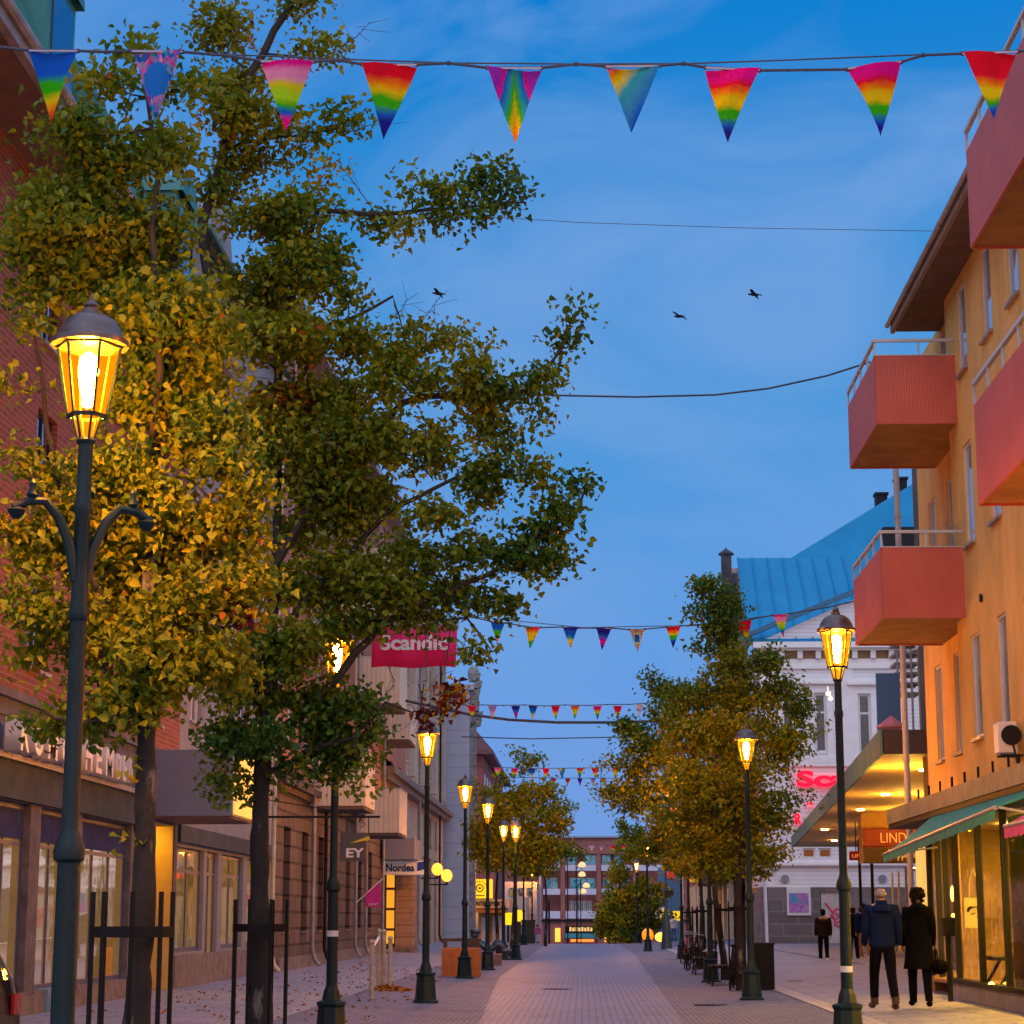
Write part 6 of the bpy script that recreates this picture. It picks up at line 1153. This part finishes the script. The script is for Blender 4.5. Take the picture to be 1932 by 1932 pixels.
# right hand trees
RL = [(1396, 45.5, 'nearest right hand tree with the tall narrow top, beside the black bin', (.0,.0,0), 7.4, .12, 'tree guard around the nearest right hand trunk',
  [(1340,1105,32,20,1.2,.12),(1370,1130,22,35,1.2,.12),(1345,1160,38,24,1.1,.12),(1365,1200,26,30,1.2,.15),(1340,1225,30,14,1,.15),(1385,1250,40,28,1.1,.25),(1440,1250,32,28,1.1,.15),(1455,1300,35,25,1.1,.15),(1370,1300,60,35,1.2,.35),(1430,1320,45,25,1,.3),(1300,1330,50,28,1.1,.35),(1380,1370,70,40,1.2,.5),(1310,1400,60,40,1.2,.55),(1450,1390,40,30,.9,.5),(1520,1330,18,34,1.2,.12),(1505,1390,30,30,1,.2),(1475,1430,28,22,1,.3),(1490,1505,20,12,1,.18),(1535,1512,22,8,1,.12),(1470,1500,24,18,.9,.25),(1400,1450,60,40,1,.6),(1330,1480,70,40,1.1,.5),(1380,1530,80,40,1.2,.45),(1450,1550,45,30,1,.4),(1300,1550,70,40,1.1,.5),(1455,1600,28,24,1,.55),(1390,1600,70,35,1.2,.4),(1330,1625,60,25,1.1,.5),(1400,1650,45,18,1,.45)]),
 (1367, 53, 'second right hand tree, mostly hidden behind the nearest one', (-.5,.0,0), 5.8, .10, 'tree guard around the second right hand trunk',
  [(1230,1280,20,12,1.1,.12),(1240,1300,20,16,1.1,.12),(1280,1310,30,20,1,.2),(1265,1350,40,26,1.1,.35),(1190,1380,24,24,1.2,.14),(1170,1360,10,8,.8,.2),(1215,1400,30,22,1,.25),(1250,1420,45,32,1.1,.45),(1200,1450,40,22,1,.4),(1150,1445,16,8,1,.3),(1135,1500,28,10,1.1,.3),(1165,1515,16,10,1,.3),(1180,1490,34,16,1,.45),(1240,1500,50,26,1.1,.5),(1205,1530,24,14,.9,.4),(1290,1470,50,30,1.1,.55),(1270,1560,45,30,1.1,.5),(1330,1600,50,30,1,.5),(1240,1590,26,20,1,.4),(1290,1630,40,20,1,.5)]),
 (1322, 64, 'third right hand tree trunk behind the round bin', (0,0,0), 4.8, .09, 'tree guard around the third right hand trunk', [(1330,1560,50,40,1,.5),(1320,1610,50,26,1.1,.5),(1290,1590,40,26,1,.5),(1350,1640,40,14,1,.45)]),
 (1301, 78, 'fourth right hand tree, slim trunk near the bicycles', (0,0,0), 4.6, .09, 'tree guard around the fourth right hand trunk', [(1300,1600,30,24,1,.5),(1270,1620,20,18,1,.45),(1310,1635,28,12,1,.45)]),
 (1206, 139, 'round dark tree standing at the far right end of the street', (-.1,0,0), 5.4, .12, 'tree guard around the far right tree', [(1200,1575,22,14,1.3,.25),(1180,1560,14,10,1,.2),(1205,1605,40,22,1.4,.45),(1165,1645,22,18,1.3,.45),(1185,1680,36,26,1.3,.45),(1222,1690,32,34,1.2,.45),(1165,1700,24,16,1.2,.4),(1195,1725,34,24,1.3,.4),(1230,1740,30,20,1.3,.35),(1195,1752,26,14,1.2,.2)]),
 (1150, 150, 'small bright yellow tree at the far end of the street', (0,0,0), 3.2, .1, None, [(1150,1725,22,14,1.6,.72),(1145,1750,24,16,1.7,.72),(1165,1765,30,14,1.7,.70),(1140,1710,12,14,1.4,.72),(1170,1735,20,14,1.3,.75)]),
 (966, 86, 'far left tree with thin feathery top above the lamps', (.2,0,0), 6.6, .11, None, [(990,1425,26,16,.5,.35),(1000,1450,20,20,.5,.35),(955,1470,20,10,.5,.4),(1000,1490,40,22,.8,.5),(960,1510,40,22,.9,.5),(1040,1500,30,14,.6,.45),(920,1500,22,18,.9,.6),(1010,1540,60,28,1,.5),(930,1550,40,30,1.1,.65),(1080,1530,16,12,.7,.3),(1060,1560,36,14,.7,.4),(975,1585,70,26,1.2,.6),(910,1600,26,26,1.1,.6),(1040,1600,46,18,1.1,.45),(1085,1612,16,10,1,.2),(960,1620,60,18,1.1,.45),(1010,1632,40,12,1,.4)]),
 (938, 90, 'second far left tree, low crown just right of the white tower', (0,0,0), 4.8, .1, None, [(925,1590,28,24,1.1,.5),(950,1615,36,18,1.1,.4),(985,1625,28,12,1,.3)]),
 (1030, 118, 'third far left tree, small dark crown before the end building', (0,0,0), 5, .1, None, [(1040,1605,30,14,1.3,.15),(1020,1620,26,14,1.2,.2),(1065,1600,22,10,1.2,.15),(1080,1612,14,7,1,.12),(1005,1635,24,12,1.2,.3)])]
for px, Y, lb, ln, h, r0, gl, bl_ in RL:
    b = ga(px, Y); b.z = gz(b.x, Y) if Y > 120 else 0; T = Tree('linden_tree', lb, b, ln, h, r0)
    if gl: T.glabel = gl; T.guard(.3, 1.9, 1.75, .26)
    per = 80 if Y < 60 else 45; bl_ = [(q[0], q[1], q[2]*1.18, q[3]*1.15, q[4], min(1, q[5]*.85+.22)) if q[5] < .6 else (q[0], q[1], q[2]*1.15, q[3]*1.1, q[4], q[5]) for q in bl_]; pxblobs(T, Y, bl_, .4, 1.6 if Y < 60 else .9 if Y < 100 else .5, per, .19 if Y < 60 else .27, 1.2); T.done(.075 if Y < 60 else .13 if Y < 100 else .17)  # leaf tone raised: warmth of the lamps is put into the colour
# ================================================================ BUNTING
def flagmat(nm, stops, mode='h'):
    if nm in MATS: return MATS[nm]
    m = bpy.data.materials.new(nm); m.use_nodes = True; t = m.node_tree; t.nodes.clear(); o = N(t, 'ShaderNodeOutputMaterial'); uv = N(t, 'ShaderNodeUVMap'); s_ = N(t, 'ShaderNodeSeparateXYZ'); L(t, uv.outputs[0], s_.inputs[0])
    n = N(t, 'ShaderNodeTexNoise', Scale=3.5, Detail=4.); mp_ = N(t, 'ShaderNodeMapping'); mp_.inputs['Scale'].default_value = (1, 2.2, 1); L(t, uv.outputs[0], mp_.inputs[0]); L(t, mp_.outputs[0], n.inputs['Vector'])
    def ma(op, a, b):
        q = N(t, 'ShaderNodeMath', operation=op)
        for i, x in enumerate((a, b)):
            if isinstance(x, (int, float)): q.inputs[i].default_value = x
            else: L(t, x, q.inputs[i])
        return q.outputs[0]
    nn_ = ma('MULTIPLY', ma('SUBTRACT', n.outputs[0], .5), .14)
    u, v = s_.outputs[0], s_.outputs[1]
    if mode == 'h': f = ma('ADD', v, nn_)
    elif mode == 'diag': f = ma('ADD', ma('ADD', ma('MULTIPLY', u, .62), ma('MULTIPLY', v, .55)), nn_)
    elif mode == 'swirl': f = ma('ADD', ma('MULTIPLY', ma('ABSOLUTE', ma('SUBTRACT', u, .5), 0), ma('SUBTRACT', 2.0, ma('MULTIPLY', v, .9))), ma('ADD', ma('MULTIPLY', ma('SUBTRACT', 1, v), .35), nn_))
    elif mode == 'nest': f = ma('ADD', ma('MAXIMUM', ma('ABSOLUTE', ma('MULTIPLY', ma('SUBTRACT', u, .5), 1.9), 0), ma('MULTIPLY', ma('ABSOLUTE', ma('SUBTRACT', v, .38), 0), 1.8)), nn_)
    elif mode == 'heart':
        vo = N(t, 'ShaderNodeTexVoronoi', Scale=14.); L(t, uv.outputs[0], vo.inputs['Vector']); sp = N(t, 'ShaderNodeSeparateColor'); L(t, vo.outputs['Color'], sp.inputs[0]); f = sp.outputs[0]
    r_ = ramp(t, stops); L(t, f, r_.inputs[0]); colo = r_.outputs[0]
    if mode == 'heart':
        d_ = ma('ADD', ma('POWER', ma('MULTIPLY', ma('SUBTRACT', u, .5), 3.4), 2), ma('POWER', ma('MULTIPLY', ma('SUBTRACT', v, .40), 3.6), 2)); k_ = ma('LESS_THAN', d_, .8)
        x_ = N(t, 'ShaderNodeMix', data_type='RGBA'); L(t, k_, x_.inputs[0]); L(t, colo, x_.inputs[6]); x_.inputs[7].default_value = (.02, .20, .70, 1); colo = x_.outputs[2]
    p = N(t, 'ShaderNodeBsdfDiffuse'); tr = N(t, 'ShaderNodeBsdfTranslucent'); L(t, colo, p.inputs[0]); L(t, colo, tr.inputs[0]); x = N(t, 'ShaderNodeMixShader'); x.inputs[0].default_value = .45; L(t, p.outputs[0], x.inputs[1]); L(t, tr.outputs[0], x.inputs[2]); L(t, x.outputs[0], o.inputs[0])
    MATS[nm] = m; return m
c_ = dict(r=(.75,.01,.03), o=(.85,.22,.01), y=(.75,.62,.01), g=(.04,.48,.01), b=(.01,.12,.65), d=(.02,.02,.30), m=(.75,.01,.28), p=(.80,.28,.50), t=(.03,.38,.45), l=(.35,.25,.60), w=(.65,.62,.62), v=(.30,.03,.50), c=(.40,.75,.02))
def bands(s): n = len(s); return [(min(1, max(0, (i+.5)/n)), c_[k]) for i, k in enumerate(s)]
FM = {'a': flagmat('flag_bluetop', bands('bbbggyor')), 'f': flagmat('flag_floral', bands('vplbtmtb'), 'heart'), 'k': flagmat('flag_pinktop', bands('mppyccgbmm')), 'R': flagmat('flag_rainbow', bands('rroyggbddd')), 's': flagmat('flag_swirl', [(.05,c_['o']),(.16,c_['y']),(.30,c_['g']),(.42,c_['t']),(.6,c_['b']),(.66,c_['m']),(.85,c_['v'])], 'swirl'),
 'q': flagmat('flag_diagonal', [(.02,c_['p']),(.12,c_['o']),(.24,c_['y']),(.40,c_['t']),(.6,(.03,.25,.55)),(.8,c_['b'])], 'diag'), 'M': flagmat('flag_magenta', bands('mmroyyggbdd')), 'E': flagmat('flag_red', bands('rrrroyygbb')), 'n': flagmat('flag_nested', [(.1,c_['b']),(.3,c_['b']),(.36,c_['y']),(.5,c_['t']),(.62,c_['o']),(.8,(.4,.35,.4))], 'nest'),
 'B': flagmat('flag_darkblue', bands('ddbvmdd')), 'Y': flagmat('flag_yellowred', bands('royyyggg')), 'T': flagmat('flag_blueyellow', bands('dbbtyyo')), 'W': flagmat('flag_pale', bands('wwlwww')), 'L': flagmat('flag_lilac', bands('llpwoo'))}
M_rope = pm('rope', (.05, .06, .10), .7); M_hem = pm('flag_hem', (.45, .42, .55), .8)
FN = {'a': 'blue to red', 'f': 'floral with blue centre', 'k': 'pink yellow green', 'R': 'rainbow', 's': 'swirled', 'q': 'teal diagonal', 'M': 'magenta rainbow', 'E': 'red rainbow', 'n': 'nested triangles', 'B': 'dark blue', 'Y': 'yellow and red', 'T': 'blue and yellow', 'W': 'pale grey', 'L': 'lilac'}
def bunting(label, Y, flags, rope, rr=.012, wire=None, dflt=(22, 30)):
    c = at(*rope[len(rope)//2][:2], Y); t = thing('bunting', label, 'bunting', c, 'bunting strings across the street')
    m = MB(); pts = [at(x, y, Y) for x, y in rope]; m.tube(pts, rr, 6)
    if wire: m.tube([at(x, y, Y+.1) for x, y in wire], rr*.6, 5)
    for x, y in rope[1:-1]: m.ell(at(x, y, Y), (rr*1.8,)*3, 6, 4)
    m.build('rope', M_rope, t, True)
    for i, fl in enumerate(flags):
        xl, yl, xr, yr, xt, yt, k = fl; a, b, cc = at(xl, yl, Y-.01), at(xr, yr, Y-.01), at(xt, yt, Y-.01); f = MB(); n = 8; ph = i*1.3
        for r_i in range(n):
            for c_i in range(4):
                def pt(rf, cf):
                    e0, e1 = a.lerp(cc, rf), b.lerp(cc, rf); q = e0.lerp(e1, cf); w_ = (b-a).length; q = q+V(w_*.05*math.sin(ph*2.3+rf*2)*rf, w_*(.14*math.sin(cf*3.4+ph+rf*2.2)*(1-rf*.6)+.22*math.sin(ph*1.7)*rf), 0); return q, (.5+(cf-.5)*(1-rf*.999), rf)
                f0, f1 = r_i/n, (r_i+1)/n; c0_, c1_ = c_i/4, (c_i+1)/4; P4 = [pt(f0, c0_), pt(f1, c0_), pt(f1, c1_), pt(f0, c1_)]; f.poly([p[0] for p in P4], [p[1] for p in P4])
        fo = f.build('flag', FM[k], t, True); fo['label'] = FN[k]+' painted triangular flag'
        h_ = MB(); h_.bar(a+V(0,-.003,0), b+V(0,-.003,0), (b-a).length*.02, (b-a).length*.035); h_.build('hem', M_hem, fo)
bunting('nearest bunting of nine large painted triangles across the top', 12.0,
 [(55,96,147,97,92,232,'a'),(249,97,344,98,293,225,'f'),(492,116,592,117,537,253,'k'),(683,122,786,123,728,260,'R'),(920,129,1022,129,968,266,'s'),(1143,126,1244,125,1196,259,'q'),(1331,128,1433,133,1369,264,'M'),(1599,130,1700,117,1666,255,'M'),(1816,102,1920,98,1868,231,'E')],
 [(-60,82),(55,95),(147,96),(200,98),(249,96),(344,98),(430,105),(492,115),(592,116),(640,114),(683,121),(786,122),(846,119),(920,128),(1022,128),(1087,121),(1143,125),(1244,124),(1290,120),(1331,127),(1433,133),(1599,131),(1700,117),(1742,104),(1816,101),(1920,97),(1990,92)], .009, [(430,103),(650,112),(850,119),(1090,121),(1300,120),(1500,113),(1745,103)])
def row(Y, cs, rope, label, w_, h_, wire=None, rr=.015): bunting(label, Y, [(x-w_/2, y, x+w_/2, y+dy, x+tx, y+h_, k) for x, y, k, dy, tx in cs], rope, rr, wire)
row(46, [(939.5,1172,'a',2,-3),(1005,1182,'Y',2,-4),(1076,1183,'T',1,-1),(1139,1185,'B',1,-2),(1202,1188,'n',0,0),(1270,1182,'R',-1,1),(1335,1178,'L',-2,2),(1404,1174,'E',-4,5),(1472,1161,'k',-2,5)], [(868,1150),(885,1163),(925,1172),(954,1175),(990,1182),(1020,1184),(1062,1183),(1090,1185),(1125,1185),(1153,1185),(1188,1188),(1217,1187),(1258,1183),(1283,1181),(1323,1179),(1347,1176),(1389,1174),(1419,1168),(1457,1161),(1488,1158),(1560,1146),(1640,1128)], 'second bunting of small triangles in front of the narrow tree top', 28, 42, [(885,1163),(1100,1184),(1300,1180),(1500,1156)])
row(70, [(890,1331,'E',0,1),(929,1332,'L',0,0),(973,1332,'B',0,0),(1005.5,1332,'T',0,0),(1048,1332,'E',0,0),(1085,1332,'Y',0,0),(1127,1332,'M',0,0),(1165,1332,'E',0,0),(1206,1329,'W',0,0)], [(850,1322),(881,1331),(910,1330),(950,1331),(990,1330),(1027,1332),(1066,1330),(1106,1331),(1146,1329),(1186,1329),(1215,1327),(1260,1322)], 'third bunting, tiny triangles above the thick sagging cable', 17, 26)
row(84, [(939,1449,'k',0,0),(971,1450,'M',0,0),(1003,1450,'T',0,0),(1030,1450,'E',0,0),(1060,1450,'q',0,0),(1094,1449,'R',0,0),(1123,1449,'E',0,0),(1161,1449,'Y',0,0),(1194,1448,'W',0,0)], [(890,1445),(939,1448),(1003,1450),(1094,1449),(1194,1448),(1250,1444)], 'fourth bunting crossing in front of the feathery far tree', 14, 21)
row(100, [(1045,1469,'M',0,0),(1071,1469,'E',0,0),(1094,1469,'B',0,0),(1119,1469,'L',0,0),(1139,1469,'Y',0,0),(1184,1469,'E',0,0)], [(930,1466),(1045,1468),(1119,1468),(1184,1468),(1260,1465)], 'fifth bunting, tiniest triangles directly below the fourth', 10, 15)
row(125, [(1116,1595,'W',0,0),(1135,1595,'L',0,0),(1156,1595,'E',0,0),(1177,1595,'M',0,0)], [(1030,1594),(1116,1595),(1177,1595),(1240,1593)], 'farthest bunting hanging in front of the brick block roof band', 11, 12)
def wire(Y, pts, r, lb): m = MB(); m.tube([at(x, y, Y2) for (x, y), Y2 in zip(pts, np.linspace(Y[0], Y[1], len(pts)))], r, 6); tag(m.build('overhead_wire', M_rope, None, True), lb, 'wire', 'overhead wires')
wire((38, 38), [(760,735),(900,742),(1050,746),(1200,749),(1350,745),(1450,733),(1560,709),(1642,683)], .018, 'overhead wire sagging between the big tree and the upper red balcony')
wire((72, 72), [(765,1322),(885,1348),(960,1358),(1050,1363),(1150,1363),(1230,1361),(1330,1355)], .05, 'thick sagging cable directly below the third bunting')
wire((40, 40), [(900,408),(1100,420),(1400,430),(1760,436)], .006, 'hair thin wire across the upper sky'); wire((110, 110), [(870,1390),(1000,1394),(1200,1390)], .03, 'thin wire between the thick cable and the feathery far tree')
# birds
for px, py, lb, rz in ((827, 554, 'dark gull flying left of the other two birds', .2), (1281, 597, 'lowest dark gull in the middle of the sky', -.3), (1423, 556, 'rightmost dark gull high in the sky', .1)):
    c = at(px, py, 60); t = thing('bird', lb, 'bird', c, 'birds in the sky'); ex2 = MB(); ex2.ell((0,.16,.01), (.03,.05,.03), 8, 6); ex2.lathe((0,.2,.01), [(.008,0),(.002,.004)], 6)
    ex2.mesh([(-.03,-.14,0),(.03,-.14,0),(.05,-.24,.0),(-.05,-.24,.0)], [(0,1,2,3)])
    for s_ in (-1, 1): ex2.mesh([(s_*.02,.08,.02),(s_*.18,.10,.06),(s_*.36,-.02,.015),(s_*.20,-.02,.055),(s_*.02,-.06,.02),(s_*.02,.01,.035),(s_*.19,.03,.075)], [(0,1,6,5),(5,6,3,4),(1,2,6),(6,2,3)])
    skin('bird_body', [(0,-.16,0),(0,-.05,0),(0,.08,.005),(0,.14,.01)], [(0,1),(1,2),(2,3)], [.02,.05,.05,.025], M_dark, t, 2, 1, ex2); t.rotation_euler = (R(10), R(12), R(60)+rz)
# ================================================================ PEOPLE
M_skin = pm('skin', (.42, .24, .17), .6, .1, 10)
def hand(m, w_, dr, s_):
    """palm, four unequal curled fingers and a thumb hanging from wrist w_ along dr"""
    w_, dr = Vector(w_), Vector(dr).normalized(); side = V(0,1,0); inn = V(-s_,0,0)
    m.ell(w_+dr*.045, (.018,.040,.045))
    for k, l in enumerate((.062,.072,.068,.052)):
        b = w_+dr*.082+side*(.027-.018*k); m.tube([b, b+dr*l*.55+inn*.006, b+dr*l*.85+inn*.028, b+dr*l*.8+inn*.045], [.0095,.009,.008,.006], 6)
    b = w_+dr*.025+side*.034; m.tube([b, b+dr*.03+side*.022+inn*.006, b+dr*.058+side*.022+inn*.02], [.012,.010,.007], 6)
def person(label, loc, rz, H, top, bot, hairm, coat=0., stride=.16, hairlong=False, bald=False, build_=1., arm=.0, shoes=None, bag=False, hood=False, hip=.0):
    t = thing('person', label, 'person', (0,0,0)); k = 1.0; b = build_
    S = stride; sh = .17*b; an = [(-.09, .5*S, 0), (.09, -.5*S, .0)]
    arms = []
    for s_, f in ((-1, -1), (1, 1)):
        sw = S*.5*f*-1*-1; arms.append([(s_*sh, 0, 1.42), (s_*(sh+.025), -sw*.25-.03, 1.14), (s_*(sh+.03), -sw*.5+.05+arm, .90)])
    legs = []
    for s_, f in ((-1, 1), (1, -1)):
        legs.append([(s_*.09, 0, .90), (s_*.10, f*S*.42+.045, .50), (s_*.10, f*S*.75-(.08 if f < 0 else 0), .10 if f > 0 else .13), (s_*.115, f*S*.75+(.13 if f > 0 else .04), .035)])
    v = [(0,0,.95),(0,0,1.12),(0,0,1.30),(0,.0,1.42),(0,.005,1.50),(0,.01,1.56),(0,.015,1.64),(0,.01,1.71)]; e = [(i, i+1) for i in range(7)]; r_ = [(.13,.10),(.115,.09),(.14,.10),(.11,.08),.052,(.062,.075),(.078,.095),(.055,.07)]
    for a in arms:
        i = len(v); v += a; e += [(3, i), (i, i+1), (i+1, i+2)]; r_ += [.055, .042, .028]
    for l in legs:
        i = len(v); v += l; e += [(0, i), (i, i+1), (i+1, i+2), (i+2, i+3)]; r_ += [.085, .055, .038, .032]
    ex3 = MB()
    for s_, a in zip((-1, 1), arms): hand(ex3, a[2], Vector(a[2])-Vector(a[1]), s_)
    ex3.lathe((0, .105, 1.60), [(.004,.05),(.014,.02),(.018,0),(.006,-.006)], 8)      # nose
    for s_ in (-1, 1): ex3.ell((s_*.078, .012, 1.625), (.012,.02,.032)); ex3.ell((s_*.03, .098, 1.645), (.012,.008,.007))
    ex3.ell((0, .102, 1.575), (.025,.008,.007))
    skin('body', v, e, r_, M_skin, t, 2, 0, ex3)
    # jacket
    jl = .92 if not coat else .95; v = [(0,0,jl-.09),(0,0,1.10),(0,-.005,1.28),(0,-.005,1.40),(0,0,1.47)]; e = [(i, i+1) for i in range(4)]; r_ = [(.185*b,.135),(.175*b,.135),(.195*b,.14),(.15*b,.11),(.075,.07)]
    for a in arms:
        i = len(v); q = Vector(a[2])+(Vector(a[2])-Vector(a[1]))*.06; v += [a[0], a[1], tuple(q)]; e += [(3, i), (i, i+1), (i+1, i+2)]; r_ += [.072, .062, .050]
    skin('jacket', v, e, r_, top, t, 2, 1)
    if coat:
        m = MB(); n = 20; lv = [(.95+.1, .175*b, .14), (.85, .19*b, .15), (.65, .21*b, .17), (coat, .225*b, .185), (coat+.01, .20*b, .16)]
        for i, (z, rx, ry) in enumerate(lv):
            for k2 in range(n):
                a = 2*math.pi*k2/n; w_ = 1+.04*math.sin(5*a)*(i/3); m.v.append(V(math.cos(a)*rx*w_, math.sin(a)*ry*w_, z))
        for i in range(4):
            for k2 in range(n): m.f.append((i*n+k2, i*n+(k2+1) % n, (i+1)*n+(k2+1) % n, (i+1)*n+k2))
        m.build('coat_skirt', top, t, True)
    v = [(0,0,.98),(0,0,.90)]; e = [(0,1)]; r_ = [(.15*b,.115),(.155*b,.12)]
    for l in legs:
        i = len(v); v += l[:3]; e += [(1, i), (i, i+1), (i+1, i+2)]; r_ += [(.10,.11), .078, .064]
    skin('trousers', v, e, r_, bot, t, 2, 0)
    for l in legs:
        m = MB(); q = Vector(l[3]); hh = l[2][2]; m.ell(q+V(0,-.03,.012), (.05,.14,.045)); m.tube([Vector(l[2])+V(0,-.01,.05), Vector(l[2])+V(0,-.02,-.045)], [.06,.055], 10); m.build('shoe', shoes or M_black, t, True)
    m = MB()
    if hairlong:
        rr_ = random.Random(3)
        m.ell((0,-.005,1.665), (.108,.115,.105), 16, 12)
        for _ in range(70):
            a, z = rr_.uniform(0, 6.28), rr_.uniform(1.55, 1.74); 
            if math.sin(a) > .55 and z < 1.70: continue
            rr2 = .10*math.sqrt(max(.05, 1-((z-1.64)/.14)**2)); m.ell((math.cos(a)*rr2, math.sin(a)*rr2-.01, z), (.028,.028,.026), 7, 5)
    elif bald:
        m.ell((0,-.022,1.615), (.088,.092,.055), 16, 10)
    else: m.ell((0,-.012,1.672), (.090,.105,.085), 16, 12); m.ell((0,-.045,1.61), (.082,.07,.07), 14, 10)
    m.build('hair', hairm, t, True)
    m = MB(); m.tube([(0,-.01,1.38), (0,-.01,1.44), (0,-.008,1.485), (0,-.005,1.53)], [.15*b,.135*b,.09,.078], 16); m.build('collar', top, t, True)
    if hood: m = MB(); m.ell((0,-.10,1.44), (.15,.09,.085)); m.build('hood', hood if hood is not True else top, t, True)
    sc_ = H/1.76; t.scale = (sc_, sc_, sc_); t.location = loc; t.rotation_euler.z = R(rz); return t
M_navy = pm('navy_jacket', (.006, .014, .06), .9, .2, 8, .3, 30, spec=.1); M_blk = pm('black_cloth', (.004, .004, .005), .95, .3, 8, .3, 30, spec=.1); M_jean = pm('dark_trousers', (.004, .004, .007), .95, .3, 8, spec=.1)
M_brownj = pm('dark_brown_jacket', (.022, .011, .008), .9, .3, 8, .3, 15, spec=.1); M_tan = pm('tan_trousers', (.30, .15, .06), .85); M_grey = pm('grey_hair', (.28, .25, .24), .8, .2, 20); M_hair = pm('dark_hair', (.005, .004, .004), .8, spec=.15); M_white2 = pm('white_top', (.65, .62, .6), .8); M_brsh = pm('brown_shoes', (.05, .018, .012), .6)
f = at(1669, 1904, 33.5); person('man with grey receding hair in a navy jacket walking away beside the woman', (f.x, 33.5, f.z+.0), 4, 1.92, M_navy, M_jean, M_grey, 0, .27, False, True, 1.22, .03, M_brsh)
f = at(1738, 1899, 34.0); w_p = person('woman with dark curly hair in a long black coat walking beside the navy jacket man', (f.x, 34.0, f.z+.0), -4, 1.86, M_blk, M_blk, M_hair, .55, .17, True, False, 1.08, .10, M_blk, hood=True)
hb = thing('hand_bag', 'black hand bag carried low behind the woman in the long coat', 'bag', (f.x+.30, 33.9, f.z+.62)); c = V(f.x+.30, 33.9, f.z+.62)
m = MB(); m.ell(c, (.15,.20,.12), 14, 10); m.build('bag_body', M_blk, hb, True); m = MB(); m.tube([c+V(-.04,-.12,.08), c+V(-.05,-.05,.26), c+V(-.05,.05,.26), c+V(-.04,.12,.08)], .012, 6); m.build('strap', M_blk, hb)
f = at(1555, 1818, 68); person('lone person in a dark brown jacket walking left of the foreground lamp post', (f.x, 68, f.z), 0, 1.72, M_brownj, M_jean, M_hair, 0, .06, False, False, 1.25, 0, M_white2, hood=M_tan)
f = at(1633, 1815, 68.5); person('person in a dark navy jacket and tan trousers ahead of the couple', (f.x, 68.5, f.z), 3, 1.86, M_navy, M_tan, M_hair, 0, .10, False, False, 1.25, 0, M_white2)
f = at(1612, 1816, 69.5); person('person in black half hidden behind the foreground lamp post', (f.x, 69.5, f.z), 0, 1.78, M_blk, M_jean, M_hair, 0, .10, False, False, 1.1)
f = at(1271, 1775, 128); person('distant person in a white top beside the sign post', (f.x, 128, f.z), 10, 1.5, M_white2, pm('blue_jeans', (.08,.12,.25), .8), M_hair, 0, .05, False, False, 1.3)
f = at(1014, 1780, 120); person('distant small person in a pink top at the crest of the street', (f.x, 120, f.z), 0, 1.05, pm('pink_top', (.6,.12,.35), .8), M_white2, M_hair, 0, .05, False, False, 1.5)
